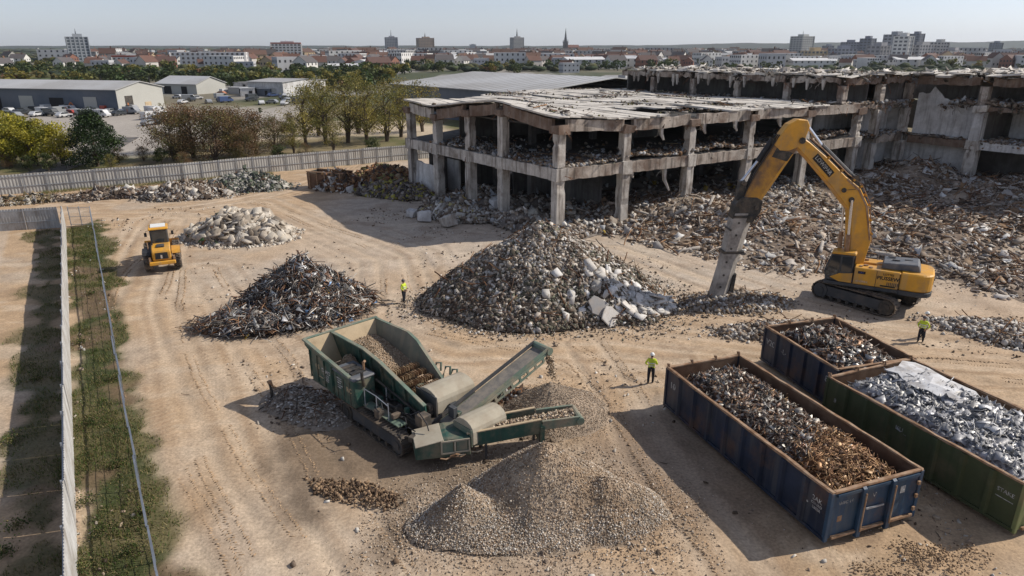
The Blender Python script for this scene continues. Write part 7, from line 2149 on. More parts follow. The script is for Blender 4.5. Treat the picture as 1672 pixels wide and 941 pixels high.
person((-8.09, 48.0, -0.02), R(60), 'worker in hi-vis jacket standing between the scrap pile and the grey heap', 'helmet_dark', arms=((0.2, 0.2), (0.3, 0.1)))
person((7.88, 34.9, -0.02), R(165), 'worker in hi-vis vest and white hard hat standing beside the long navy container', 'helmet', pose='stride', arms=((0.25, 0.45), (0.35, 0.2)), h=1.85)
person((26.45, 40.6, -0.02), R(-40), 'worker in hi-vis jacket and dark hat behind the short blue container', 'helmet_dark', pose='stride', arms=((0.25, 0.3), (0.4, 0.1)), h=1.8)
person((27.05, 41.35, -0.02), R(-100), 'worker in pale shirt half hidden beside the one in hi-vis', 'helmet', top='shirt', arms=((0.2, 0.25), (0.2, 0.15)), h=1.8)

# stump of a post with rags by the crusher's litter
ps = thing('marker_post', (-13.0, 32.9, 0), 0, 'short dark broken post sticking out of the litter near the hopper', 'post')
m = MB(); m.tube([(0, 0, -0.1), (0.03, 0, 0.55), (-0.03, 0.02, 0.95)], [0.09, 0.08, 0.06], 7); m.build('stump', 'oily', ps)
m = MB(); m.box((0.0, 0, 0.98), (0.22, 0.1, 0.28), jit=0.07); m.build('torn_head', 'rim', ps)
# ------------------------------------------------------------------ trees
def tree_meshes(seed, h, cr, th, nl, leaf, cols, kind='round', clumps=26):
    rs = np.random.default_rng(seed); rr = random.Random(seed)
    m = MB()
    lean = Vector((rr.uniform(-.3, .3), rr.uniform(-.3, .3), 0))
    top = Vector((lean.x, lean.y, h * (0.78 if kind != 'cone' else 0.95)))
    r0 = 0.022 * h + 0.05
    m.tube([(0, 0, -0.2), Vector((lean.x * .2, lean.y * .2, th)), top * 0.65 + Vector((0, 0, th * .2)), top], [r0 * 1.25, r0, r0 * 0.55, 0.03], 7)
    cs = []
    if kind == 'multi':
        for k in range(3):
            a = rr.uniform(0, 6.28); m.tube([(0.1 * math.cos(a), 0.1 * math.sin(a), -0.2), (0.5 * math.cos(a), 0.5 * math.sin(a), th), (1.2 * math.cos(a), 1.2 * math.sin(a), h * 0.7)], [r0 * .8, r0 * .6, 0.03], 6)
    for k in range(clumps):
        f = rr.random()
        if kind == 'cone':
            z = th + (h - th) * (0.04 + 0.92 * f); rad = cr * (1 - f ** 2.6) * rr.uniform(0.5, 1.0) + 0.15
        else:
            z = th * 0.9 + (h - th * 0.9) * (0.08 + 0.88 * f); rad = cr * math.sqrt(max(0.05, 1 - (2 * f - 0.85) ** 2 * 0.85)) * rr.uniform(0.25, 1.0)
        a = rr.uniform(0, 2 * PI)
        c = Vector((rad * math.cos(a) + lean.x * f, rad * math.sin(a) + lean.y * f, z)); cs.append(c)
        b = Vector((lean.x * f * .6, lean.y * f * .6, max(th * 0.6, z - rad * 0.75)))
        if k % 2 == 0: m.tube([b, b.lerp(c, 0.55) + Vector((0, 0, 0.12 * rad)), c], [r0 * 0.36, r0 * 0.22, 0.02], 5)
    trunk = bpy.data.meshes.new('trunk'); trunk.from_pydata([tuple(p) for p in m.v], [], m.f); trunk.materials.append(MT['bark'])
    per = nl // clumps
    Ps, Cs = [], []
    colr = np.array(cols)
    for c in cs:
        sg = cr * rr.uniform(0.16, 0.30)
        n = int(per * rr.uniform(0.6, 1.4))
        P = rs.normal(0, 1, (n, 3)); P /= np.maximum(np.linalg.norm(P, axis=1, keepdims=True), 1e-3); P *= (rs.uniform(0, 1, (n, 1)) ** 0.45) * sg * 1.6; P[:, 2] *= 0.72
        Ps.append(P + np.array(c)); col = colr[rr.randrange(len(colr))] * rr.uniform(0.75, 1.25)
        Cs.append(np.clip(col[None] * rs.uniform(0.7, 1.3, (n, 1)), 0.004, 0.8))
    P = np.concatenate(Ps); C = np.concatenate(Cs); k = P[:, 2] > 0.25; P, C = P[k], C[k]; n = len(P)
    a = rs.normal(0, 1, (n, 3)); a /= np.linalg.norm(a, axis=1, keepdims=True); b = np.cross(a, rs.normal(0, 1, (n, 3))); b /= np.linalg.norm(b, axis=1, keepdims=True)
    s = leaf * rs.uniform(0.6, 1.4, (n, 1))
    V = np.stack([P - a * s, P + b * s * 0.55, P + a * s, P - b * s * 0.55], 1).reshape(-1, 3)
    F = np.arange(4 * n).reshape(-1, 4)
    return trunk, np_mesh('crown', V, F, 'leaf', np.repeat(C, 4, axis=0))


def tree(name, meshes, x, y, s, label, group=None, sz=1.0):
    t = thing(name, (x, y, -0.05), random.uniform(0, 6.28), label, 'tree', group)
    t.scale = (s, s, s * sz)
    link('trunk', meshes[0], t); link('crown', meshes[1], t)
    return t


YEL = [(0.26, 0.24, 0.024), (0.33, 0.285, 0.028), (0.17, 0.175, 0.024), (0.37, 0.325, 0.045)]
DARKG = [(0.022, 0.042, 0.014), (0.034, 0.06, 0.018), (0.05, 0.085, 0.02), (0.018, 0.032, 0.012)]
RED = [(0.15, 0.085, 0.045), (0.125, 0.09, 0.04), (0.19, 0.11, 0.055), (0.11, 0.105, 0.036), (0.15, 0.125, 0.042)]
OLV = [(0.20, 0.175, 0.04), (0.14, 0.135, 0.034), (0.26, 0.21, 0.045), (0.11, 0.11, 0.03), (0.29, 0.23, 0.065)]
MID = [(0.05, 0.07, 0.02), (0.075, 0.095, 0.028), (0.035, 0.05, 0.018), (0.10, 0.11, 0.035)]
T_YEL = [tree_meshes(s, 7.0, 4.0, 1.2, 5200, 0.16, YEL, 'multi', 34) for s in (1, 2)]
T_CON = tree_meshes(3, 8.4, 3.9, 0.5, 13000, 0.15, DARKG, 'cone', 70)
T_RED = [tree_meshes(s, 8.4, 4.6, 0.9, 6000, 0.13, RED, 'multi', 52) for s in (4, 5, 6)]
T_OLV = [tree_meshes(s, 12.0, 4.8, 2.2, 3600, 0.15, OLV, 'multi', 52) for s in (7, 8, 9)]
T_MID = [tree_meshes(s, 9.0, 4.2, 1.8, 2600, 0.26, MID, 'round', 30) for s in (10, 11)]


def at(px, py):
    x, y = site(px, py); return x, y


for i, (px, py, s, lab) in enumerate(((15, 272, 1.15, 'yellow-green tree at the left picture edge above the long fence'), (62, 270, 1.05, 'yellow-green tree second along from the dark conifer'), (103, 268, 0.92, 'bright yellow-leaved tree next to the dark conifer'), (38, 262, 1.05, 'yellow-green tree showing between the two leftmost ones'))):
    tree('broadleaf_tree', T_YEL[i % 2], *at(px, py), s, lab)
tree('conifer_tree', T_CON, *at(160, 272), 1.0, 'dense dark green rounded conifer beside the yellow trees')
reds = [(285, 262, 1.0), (318, 258, 1.05), (352, 262, 1.02), (388, 256, 0.98), (420, 252, 0.9), (450, 247, 0.72), (300, 248, 0.95), (370, 246, 0.9), (404, 262, 0.6)]
ord_ = ['first', 'second', 'third', 'fourth', 'fifth', 'smallest end', 'rear left', 'rear middle', 'low front']
for i, (px, py, s) in enumerate(reds):
    tree('russet_tree', T_RED[i % 3], *at(px, py), s, f'russet-brown tree, {ord_[i]} one of the row above the long fence', 'row of russet trees')
olv = [(500, 240, .92), (532, 236, 1.02), (568, 233, 1.06), (600, 236, .98), (632, 231, 1.0), (520, 222, 1.0), (585, 218, 1.05), (655, 224, 1.0), (690, 215, .95), (480, 250, .5), (545, 248, .45)]
on_ = ['leftmost', 'second', 'tallest middle', 'fourth', 'rightmost, touching the hall', 'rear leftmost', 'rear middle', 'hall-side rear', 'hidden rear', 'small shrubby leftmost', 'small shrubby middle']
for i, (px, py, s) in enumerate(olv):
    tree('olive_tree', T_OLV[i % 3], *at(px, py), s, f'thin olive-yellow tree, {on_[i]} one of the group left of the hall', 'olive-yellow trees left of the hall')
for i in range(30):
    px, py = random.choice(((random.uniform(0, 250), random.uniform(262, 282)), (random.uniform(255, 640), random.uniform(238, 262)), (random.uniform(460, 640), random.uniform(196, 236)), (random.uniform(255, 470), random.uniform(172, 200))))
    if 205 < px < 275 and py > 235: continue
    tree('low_shrub', random.choice((T_RED[0], T_RED[1], T_MID[0], T_MID[1], T_OLV[0])), *at(px, py - 0.10 * max(0, px - 200) * (py > 236)), random.uniform(.16, .34), 'low scrubby bush on the verge behind the long fence', 'verge bushes behind the long fence')
sh = [(265, 268, .3), (300, 272, .28), (455, 262, .3), (500, 258, .3), (610, 252, .33), (235, 262, .28)]
for i, (px, py, s) in enumerate(sh):
    tree('low_shrub', T_RED[i % 3] if i % 2 else T_MID[0], *at(px, py), s, 'low scrubby bush on the verge behind the long fence', 'verge bushes behind the long fence')
tree('ivy_bush', T_YEL[0], 11.5, 168, 0.9, 'yellow-green bush growing over the end of the large grey-roofed shed', None, 0.9)
tree('ivy_bush', T_YEL[1], 5.5, 160, 0.85, 'yellow bush below the eave of the large grey-roofed shed', None, 0.9)


# ------------------------------------------------------------------ sheds and workshops of the estate behind
def gable_shed(label, p0, p1, depth, eave, ridge, wall, roof, endwall=None, doors=(), name='warehouse'):
    """p0->p1 is the near long foot line; depth goes to its left-hand normal; ridge runs along"""
    a, b = Vector((*p0, 0)), Vector((*p1, 0)); d = (b - a); L = d.length; ang = math.atan2(d.y, d.x)
    t = thing(name, (a.x, a.y, 0), ang, label, 'warehouse')
    m = MB(); m.xy([(0, 0), (L, 0), (L, depth), (0, depth)], -0.2, eave)
    m.build('wall', wall, t)
    for x, nm in ((0.0, 'gable_wall'), (L, 'gable_wall')):
        m = MB(); m.yz([(0.05, -0.2), (depth - 0.05, -0.2), (depth - 0.05, eave), (depth / 2, ridge - 0.12), (0.05, eave)], x - 0.06, x + 0.06); m.build(nm, endwall or wall, t)
    m = MB()
    m.yz([(-0.6, eave - 0.05), (depth / 2, ridge), (depth + 0.6, eave - 0.05), (depth + 0.6, eave + 0.15), (depth / 2, ridge + 0.22), (-0.6, eave + 0.15)], -0.5, L + 0.5)
    m.build('roof', roof, t)
    for (side, s, w, h, mt) in doors:
        mm = MB()
        if side == 'front': mm.box((s, -0.07, h / 2), (w, 0.1, h))
        elif side == 'end': mm.box((L + 0.1, s, h / 2), (0.1, w, h))
        else: mm.box((-0.1, s, h / 2), (0.1, w, h))
        mm.build('door', mt, t)
    return t


gable_shed('blue-grey workshop with light sheet roof and cream gable end', (-167, 217), (-114.2, 204.2), 19, 6.4, 8.4, 'shed_wall', 'shed_roof', 'shed_light',
           (('front', 10, 5, 4, 'opening'), ('front', 22, 5, 4.4, 'shed_light'), ('front', 33, 5, 4, 'opening'), ('front', 45, 4.5, 4.4, 'shed_light'), ('end', 4.5, 3.0, 4.6, 'oily'), ('end', 12, 2.6, 2.4, 'tanplate')))
gable_shed('small low shed with grey roof beyond the yard', (-105, 283), (-89, 276), 26, 5.2, 6.0, 'greywall', 'shed_roof2', None, (('front', 4, 3, 3, 'opening'), ('front', 12, 3, 3, 'shed_light')))
gable_shed('pale hipped workshop behind the blue-grey one', (-148, 296), (-128, 288), 16, 3.8, 6.6, 'shed_light', 'shed_roof', None, (('front', 6, 4, 3, 'opening'), ('front', 15, 3, 3, 'opening')))
gable_shed('low white roofed annexe left of the blue-grey workshop', (-190, 214), (-160, 206), 18, 3.6, 4.4, 'greywall', 'shed_roof')
# the long grey-roofed shed right behind the hall
lsh = thing('warehouse', (-35.0, 208, 0), math.atan2(163.2 - 208.3, 3.4 + 35.1), 'large dark-walled shed with pale sheet roof directly behind the hall', 'warehouse')
L1 = 59.0
MB().box((L1 / 2, 0.1, 3.9), (L1, 0.2, 8.2)).build('wall', 'shed_wall', lsh); MB().box((L1, 27.5, 3.9), (0.2, 55, 8.2)).build('gable_wall', 'shed_wall', lsh); MB().box((0.0, 30, 3.9), (0.2, 60, 8.2)).build('gable_wall', 'shed_wall', lsh); MB().box((L1 / 2, 60, 3.9), (L1, 0.2, 8.2)).build('wall', 'shed_wall', lsh)
m = MB(); m.yz([(-0.7, 7.9), (30, 10.6), (60.7, 7.9), (60.7, 8.1), (30, 10.85), (-0.7, 8.1)], -0.6, L1 + 0.6); m.build('roof', 'shed_roof', lsh)
for k in range(20): MB().yz([(-0.6, 8.13), (29.9, 10.87), (29.9, 10.93), (-0.6, 8.19)], k * 3.0 + 0.8, k * 3.0 + 0.9).build('roof_seam', 'shed_roof2', lsh)
fsh = thing('warehouse', (18, 214, 0), R(-28), 'flat grey felt-roofed building between the large shed and the wing', 'warehouse')
MB().box((38, 34, 3.8), (76, 68, 7.6)).build('wall', 'shed_wall', fsh)
m = MB(); m.yz([(-0.5, 7.5), (30, 8.9), (68.5, 7.6), (68.5, 7.9), (30, 9.2), (-0.5, 7.8)], -0.5, 76.5); m.build('roof', 'shed_roof2', fsh)
for k in range(9): MB().box((5 + k * 8, -0.06, 4.8), (4.6, 0.1, 2.2)).build('window', 'opening' if k % 3 else 'shed_light', fsh)
for k in range(6): MB().box((8 + k * 11 + random.uniform(-2, 2), 20 + random.uniform(-6, 10), 9.3), (2.4, 1.6, 0.9)).build('roof_vent', 'shed_roof', fsh)


# ------------------------------------------------------------------ cars and plant on the yard
CARP = {}
def car_paint(c):
    if c not in CARP: CARP[c] = M('car_paint', c, rough=0.35, var=0.04, bump=0, spec=0.5, coat=0.3)
    return CARP[c]


def car(x, y, rz, col, label, van=False):
    t = thing('parked_van' if van else 'parked_car', (x, y, 0.0), rz, label, 'van' if van else 'car', 'vehicles on the workshop yard')
    m = MB()
    pr = [(-2.1, 0.35), (2.1, 0.35), (2.15, 0.75), (1.25, 0.92), (0.6, 1.42), (-1.25, 1.45), (-1.9, 0.95), (-2.15, 0.85)] if not van else [(-2.5, 0.4), (2.5, 0.4), (2.55, 1.0), (2.0, 1.25), (1.4, 2.05), (-2.5, 2.1)]
    m.xz(pr, -0.85, 0.85); m.build('body', car_paint(col), t, bevel=0.08)
    m = MB(); m.xz([(1.05, 0.97), (0.55, 1.38), (-1.15, 1.4), (-1.65, 0.98)] if not van else [(1.95, 1.3), (1.38, 1.9), (0.6, 1.9), (0.6, 1.3)], -0.866, 0.866); m.build('window', 'glass', t)
    for wx in (-1.3, 1.35):
        for wy in (-0.78, 0.78):
            MB().tube([(wx, wy - 0.11, 0.32), (wx, wy + 0.11, 0.32)], 0.32, 12).build('wheel', 'black', t)
    return t


CARC = [((0.55, 0.55, 0.55), 'white'), ((0.04, 0.045, 0.05), 'black'), ((0.35, 0.05, 0.03), 'red'), ((0.40, 0.15, 0.06), 'orange'), ((0.05, 0.08, 0.18), 'blue'), ((0.25, 0.26, 0.27), 'silver-grey')]
pos = []
for i in range(90):
    if i < 64: px, py = 20 + (i % 32) * 6.5 + random.uniform(-3, 3), 186 + random.uniform(-8, 6) - ((i % 32) > 24) * 3
    else: px, py = 248 + random.uniform(-6, 14), 190 + random.uniform(-8, 16)
    x, y = site(px, py)
    if any(math.hypot(x - a, y - b) < 3.0 for a, b in pos): continue
    pos.append((x, y)); c, nm = random.choices(CARC, (5, 4, 1.2, 1.2, 1.5, 4))[0]
    car(x, y, random.choice((R(70), R(75), R(-20))) + random.uniform(-.15, .15), c, f'{nm} vehicle parked among others before the blue-grey workshop', van=random.random() < 0.25)
for i in range(40):
    px, py = random.uniform(285, 500), random.uniform(148, 172); x, y = site(px, py)
    if any(math.hypot(x - a, y - b) < 4.2 for a, b in pos): continue
    pos.append((x, y)); c, nm = random.choices(CARC, (5, 4, .8, .6, 1.5, 4))[0]
    car(x, y, random.uniform(0, 3), c, f'{nm} vehicle standing on the far yard behind the russet trees', van=random.random() < 0.35)
# orange plant before the workshop: small crane-like loader shapes
for i, (px, py) in enumerate(((108, 184), (128, 182), (188, 182), (212, 186))):
    x, y = site(px, py)
    t = thing('mini_digger', (x, y, 0), random.uniform(0, 6), 'orange mini digger standing before the blue-grey workshop', 'digger', 'orange diggers before the workshop')
    MB().box((0, 0, 0.35), (2.2, 1.7, 0.6)).build('track', 'track', t); m = MB(); m.box((-0.2, 0, 1.1), (1.8, 1.6, 0.9)); m.build('body', car_paint((0.45, 0.13, 0.02)), t, bevel=.08)
    MB().box((0.2, 0.3, 1.95), (0.9, 0.9, 0.9)).build('cab', 'glass', t); m = MB(); m.beam((0.7, -0.3, 1.3), (1.7, -0.3, 2.9), .25, .3); m.beam((1.7, -.3, 2.9), (2.7, -.3, 1.2), .2, .25); m.build('arm', car_paint((0.45, 0.13, 0.02)), t)
# stacks of goods and clutter on the far estate: white cabins
for i in range(14):
    px, py = random.uniform(255, 520), random.uniform(140, 158); x, y = site(px, py)
    t = thing('site_cabin', (x, y, 0), random.uniform(-.4, .4), 'pale cabin or box on the far estate behind the trees', 'cabin', 'pale cabins on the far estate')
    w, d, h = random.uniform(4, 9), random.uniform(2.5, 5), random.uniform(2.4, 3.4)
    MB().box((0, 0, h / 2), (w, d, h)).build('wall', random.choice(('shed_light', 'greywall', 'shed_wall')), t); MB().box((0, 0, h + 0.1), (w + .3, d + .3, .2)).build('roof', random.choice(('shed_roof', 'shed_roof2')), t); MB().box((w * .2, -d / 2 - 0.03, 1.2), (1.2, .06, 1.8)).build('door', 'opening', t)


# ------------------------------------------------------------------ the town: towers one by one
def far(px, py):
    return site(px, py)


def tower(name, label, cat, px, py, wpx, ztop, dep, wallc, bandc, floors, rz=0.3, mast=0.0, mastr=0.6, roofbox=True, winw=0.7, side=None, redtop=False):
    x, y = far(px, py); zc = y * math.cos(PITCH) + CAM_H * math.sin(PITCH); w = wpx / 1115.0 * zc * 0.86
    t = thing(name, (x, y, 0), rz, label, cat)
    wm = M('tower_wall', wallc, rough=0.85, var=0.06, vs=0.05, bump=0); bmt = M('window_band', bandc, rough=0.4, var=0.2, vs=0.2, bump=0)
    MB().box((0, 0, ztop / 2), (w, dep, ztop)).build('wall', wm, t)
    fh = ztop / floors
    nb = max(3, int(w / 4.2))
    for k in range(0 if ztop < 16 else 1, floors):
        MB().box((0, 0, fh * (k + 0.55)), (w + 0.24, dep + 0.24, fh * 0.5)).build('window_band', bmt, t)
    m = MB(); nd = max(2, int(dep / 5)); pw = (1 - winw)
    for j in range(nb + 1):
        for s in (-1, 1): m.box((-w / 2 + w * j / nb, s * (dep / 2 + 0.05), ztop / 2), (w / nb * pw + 0.3, 0.4, ztop))
    for j in range(nd + 1):
        for s in (-1, 1): m.box((s * (w / 2 + 0.05), -dep / 2 + dep * j / nd, ztop / 2), (0.4, dep / nd * pw + 0.3, ztop))
    m.build('pier_grid', wm, t)
    if redtop: MB().box((0, 0, ztop + 0.8), (w * 1.01, dep * 1.01, 1.6)).build('roof', M('red_roof_edge', (0.3, 0.08, 0.05), bump=0), t)
    if roofbox: MB().box((w * 0.05, 0, ztop + 1.6), (w * 0.45, dep * 0.5, 3.2)).build('roof_house', wm, t)
    if mast: MB().tube([(0, 0, ztop), (0, 0, ztop + mast * 0.45), (0, 0, ztop + mast)], [mastr, mastr * 0.55, 0.12], 8).build('mast', bmt, t)
    return t


GL, WH, TN = (0.10, 0.12, 0.14), (0.60, 0.58, 0.55), (0.30, 0.27, 0.24)
tower('office_tower', 'slate glass tower with roof mast alone at the far left of the town', 'tower', 133, 104, 35, 30, 18, (0.32, 0.34, 0.36), (0.06, 0.075, 0.09), 9, 0.55, 9, 1.0)
tower('apartment_block', 'white seven-storey block with red roof edge left of the twin towers', 'building', 470, 102, 54, 22.5, 14, (0.62, 0.60, 0.57), (0.10, 0.09, 0.085), 7, 0.25, 4, 0.8, redtop=True)
tower('office_tower', 'narrower grey tower with spike, the first of the twin towers', 'tower', 640, 89, 21, 45, 22, (0.30, 0.31, 0.33), (0.09, 0.10, 0.12), 11, 0.35, 20, 1.6)
tower('office_tower', 'broader brown and grey tower, the second of the twin towers', 'tower', 695, 89, 29, 43, 28, (0.30, 0.235, 0.18), (0.12, 0.11, 0.11), 11, 0.4, 14, 2.4)
tower('office_tower', 'grey block tower with a tall thin spire beside the church', 'tower', 844, 88, 21, 47, 26, (0.33, 0.32, 0.31), (0.12, 0.125, 0.13), 12, 0.45, 26, 3.2)
tower('office_tower', 'pale grey tower with aerial right of the church spire', 'tower', 1306, 96, 32, 36, 24, (0.42, 0.42, 0.40), (0.12, 0.13, 0.13), 10, 0.5, 9, 0.8)
tower('apartment_block', 'small dark tower just breaking the horizon beyond the twin towers', 'tower', 772, 82, 11, 40, 30, (0.25, 0.26, 0.28), GL, 8, 0.2)
x, y = far(923, 86)
ch = thing('church', (x, y, 0), 0.3, 'dark church with a tall pointed spire in the middle of the town', 'church')
stone = M('dark_church_stone', (0.085, 0.072, 0.065), rough=0.9, var=0.15, vs=0.1, bump=0); slate = M('dark_spire_slate', (0.05, 0.052, 0.06), rough=0.7, var=0.1, vs=0.1, bump=0)
MB().box((0, 0, 17), (15, 15, 34)).build('tower', stone, ch)
MB().box((0, 0, 34.6), (16.5, 16.5, 1.4)).build('parapet', stone, ch)
for sx in (-1, 1):
    for sy in (-1, 1): MB().tube([(sx * 6.8, sy * 6.8, 34), (sx * 6.8, sy * 6.8, 40), (sx * 6.8, sy * 6.8, 47)], [1.7, 1.5, 0.1], 6).build('pinnacle', slate, ch)
MB().tube([(0, 0, 34), (0, 0, 58), (0, 0, 88)], [7.4, 3.6, 0.2], 8).build('spire', slate, ch)
m = MB(); m.box((30, 0, 9), (46, 14, 18)); m.build('nave', stone, ch); m = MB(); m.yz([(-8.5, 18), (8.5, 18), (0, 28)], 7.6, 54); m.build('nave_roof', M('church_roof', (0.16, 0.07, 0.05), bump=0), ch)
for sx in (-1, 1): MB().box((sx * 3.2, -7.56, 24), (2.2, 0.3, 9)).build('belfry_window', 'opening', ch)
tower('apartment_block', 'long white four-storey block in the trees beyond the workshop', 'building', 345, 112, 132, 14.0, 12, (0.64, 0.62, 0.60), (0.13, 0.11, 0.10), 4, 0.16, roofbox=False, winw=0.55)
tower('apartment_block', 'low white terrace block beside the long white one', 'building', 226, 109, 80, 9, 12, (0.55, 0.54, 0.52), (0.12, 0.10, 0.095), 3, 0.2, roofbox=False, winw=0.55, redtop=True)
rights = [(1326, 108, 34, 15, 'sand-coloured block with dark windows below the pale tower', (0.50, 0.40, 0.26)), (1372, 106, 40, 17, 'blue-grey wide block right of the sand-coloured one', (0.30, 0.31, 0.34)), (1384, 98, 24, 26, 'grey flat-topped slab behind the blue-grey block', (0.27, 0.275, 0.30)),
          (1412, 100, 15, 30, 'slim dark tower between the grey slabs', (0.24, 0.25, 0.28)), (1432, 107, 36, 20, 'mid-grey block before the slim dark tower', (0.33, 0.325, 0.335)), (1455, 105, 30, 32, 'tall grey block with cluttered roof in the right-hand cluster', (0.33, 0.34, 0.36)),
          (1468, 108, 14, 29, 'bright white narrow tower face in the right-hand cluster', (0.64, 0.63, 0.60)), (1490, 98, 15, 38, 'slim dark tower right of the white tower face', (0.22, 0.23, 0.26)), (1500, 105, 42, 21, 'grey and white block under the slim right tower', (0.42, 0.41, 0.40)),
          (1528, 104, 18, 24, 'white and grey small tower near the end of the cluster', (0.50, 0.49, 0.47)), (1552, 103, 26, 15, 'low grey block trailing the right-hand cluster', (0.38, 0.37, 0.37)), (1590, 100, 30, 10, 'pale low block at the far right of the town', (0.47, 0.43, 0.37)), (1350, 92, 14, 22, 'distant grey tower behind the sand-coloured block', (0.28, 0.29, 0.32)), (1622, 95, 12, 26, 'small dark tower above the trees at the far right', (0.22, 0.24, 0.27))]
for (px, py, wp_, zt, lab, c) in rights: tower('apartment_block', lab, 'building', px, py, wp_, zt, 16, c, (0.12, 0.125, 0.135), max(3, int(zt / 3.4)), random.uniform(0.2, 0.6), 4 if zt > 28 else 0, 0.5)


# ------------------------------------------------------------------ houses of the town: a few kinds, many copies
def house_mesh(w, d, h, rh, wall, roof, flat=False, nwin=3):
    V, F, C = [], [], []

    def quad(ps, c):
        b = len(V); V.extend(ps); F.append(tuple(range(b, b + 4))); C.extend([c] * 4)
    x, y = w / 2, d / 2
    cs = [(-x, -y), (x, -y), (x, y), (-x, y)]
    for i in range(4):
        a, b = cs[i], cs[(i + 1) % 4]; quad([(*a, -1), (*b, -1), (*b, h), (*a, h)], wall)
    if flat:
        quad([(-x, -y, h), (x, -y, h), (x, y, h), (-x, y, h)], roof)
    else:
        quad([(-x - .3, -y - .4, h - .2), (x + .3, -y - .4, h - .2), (x + .3, 0, h + rh), (-x - .3, 0, h + rh)], roof); quad([(x + .3, y + .4, h - .2), (-x - .3, y + .4, h - .2), (-x - .3, 0, h + rh), (x + .3, 0, h + rh)], roof)
        for s in (-1, 1): quad([(s * x, -y, h), (s * x, y, h), (s * x, 0, h + rh), (s * x, 0, h + rh - 0.01)], wall)
        quad([(x * .4, -.5, h + rh * .5), (x * .4 + .9, -.5, h + rh * .5), (x * .4 + .9, -.5, h + rh + 1.1), (x * .4, -.5, h + rh + 1.1)], (0.2, 0.1, 0.07))
    nf = max(1, int(h / 3))
    for f in range(nf):
        z = 1.2 + f * (h / nf)
        for k in range(nwin):
            cx = -x + w * (k + .5) / nwin; quad([(cx - .6, -y - .05, z), (cx + .6, -y - .05, z), (cx + .6, -y - .05, z + 1.3), (cx - .6, -y - .05, z + 1.3)], (0.05, 0.05, 0.055))
            cy_ = -y + d * (k + .5) / nwin
            for s in (-1, 1): quad([(s * (x + .05), cy_ - .5, z), (s * (x + .05), cy_ + .5, z), (s * (x + .05), cy_ + .5, z + 1.3), (s * (x + .05), cy_ - .5, z + 1.3)], (0.05, 0.05, 0.055))
    return np_mesh('house', V, F, 'town', np.array(C))


HT = []
for (w, d, h, rh, wc, rc, fl, nm, n) in (
        (11, 8, 5.5, 3.2, (0.5, 0.47, 0.43), (0.125, 0.068, 0.052), False, 'red-roofed', 3), (9, 8, 5, 3, (0.55, 0.53, 0.5), (0.11, 0.064, 0.052), False, 'red-roofed', 2), (16, 9, 6, 3.2, (0.27, 0.13, 0.09), (0.11, 0.066, 0.056), False, 'brick', 4),
        (24, 11, 9, 0, (0.60, 0.59, 0.57), (0.45, 0.45, 0.44), True, 'white flat-roofed', 6), (14, 10, 8, 0, (0.45, 0.45, 0.46), (0.35, 0.35, 0.35), True, 'grey flat-roofed', 4), (30, 14, 6, 1.6, (0.58, 0.57, 0.55), (0.55, 0.55, 0.55), False, 'long white-roofed', 6),
        (12, 9, 6, 3.4, (0.62, 0.6, 0.56), (0.10, 0.09, 0.09), False, 'white dark-roofed', 3), (18, 10, 7, 3, (0.45, 0.34, 0.22), (0.12, 0.07, 0.052), False, 'ochre', 4)):
    HT.append((house_mesh(w, d, h, rh, wc, rc, fl, n), nm))
taken, spots = [], []
cell = {}
for _ in range(26000):
    if len(spots) >= 1500: break
    px = random.uniform(-20, 1700)
    py = 80.5 + 39 * random.random() ** 1.7
    if 640 < px < 920 and py > 112 or px > 930 and py > 113 or px < 640 and py > 120: continue
    dens = 0.8 if 560 < px < 1250 else (0.05 if px < 150 else 0.22 if px < 560 else 0.5)
    if random.random() > dens: continue
    x, y = site(px, py)
    if y > 4200: continue
    gap = 13 if y < 1300 else 20
    kx, ky = int(x // 30), int(y // 30)
    if any(abs(x - a) < gap and abs(y - b) < gap * 1.2 for i in (-1, 0, 1) for j in (-1, 0, 1) for a, b in cell.get((kx + i, ky + j), ())): continue
    cell.setdefault((kx, ky), []).append((x, y)); spots.append((y, x, px))
spots.sort()
far_parts = []
for n_, (y, x, px) in enumerate(spots):
    w8 = [1.6, 1.6, 1.6, 1.8, 2.2, 1.2, 2.6, 1] if px < 1250 else [1, 1, 1, 2.5, 3, 1.5, 1.5, .5]
    me, nm = random.choices(HT, w8)[0]
    s = random.uniform(0.9, 1.35); rz = random.choice((0.2, 0.5, -0.5, 1.3)) + random.uniform(-.2, .2); sz = s * random.uniform(.9, 1.25)
    if n_ < 285:
        taken.append((x, y))
        o = link('town_house', me); o.location = (x, y, 0); o.rotation_euler = (0, 0, rz); o.scale = (s, s, sz)
        tag(o, f'{nm} house in the distant town, one of many alike', 'house', f'{nm} houses of the distant town')
    else:
        nv = len(me.vertices); co = np.empty(nv * 3, np.float32); me.vertices.foreach_get('co', co); co = co.reshape(-1, 3) * np.array((s * 1.25, s * 1.25, sz * 1.2))
        ca, sa = math.cos(rz), math.sin(rz)
        co = np.stack([co[:, 0] * ca - co[:, 1] * sa + x, co[:, 0] * sa + co[:, 1] * ca + y, co[:, 2]], 1)
        cc = np.empty(nv * 4, np.float32); me.color_attributes['col'].data.foreach_get('color', cc)
        far_parts.append((co, np.arange(nv).reshape(-1, 4), cc.reshape(-1, 4)[:, :3] * random.uniform(0.5, 0.95)))
V, F, C = merge(far_parts)
tag(link('far_houses', np_mesh('far_houses', V, F, 'town', C)), 'mass of small roofs and walls of the farther town below the horizon', 'town', kind='stuff')


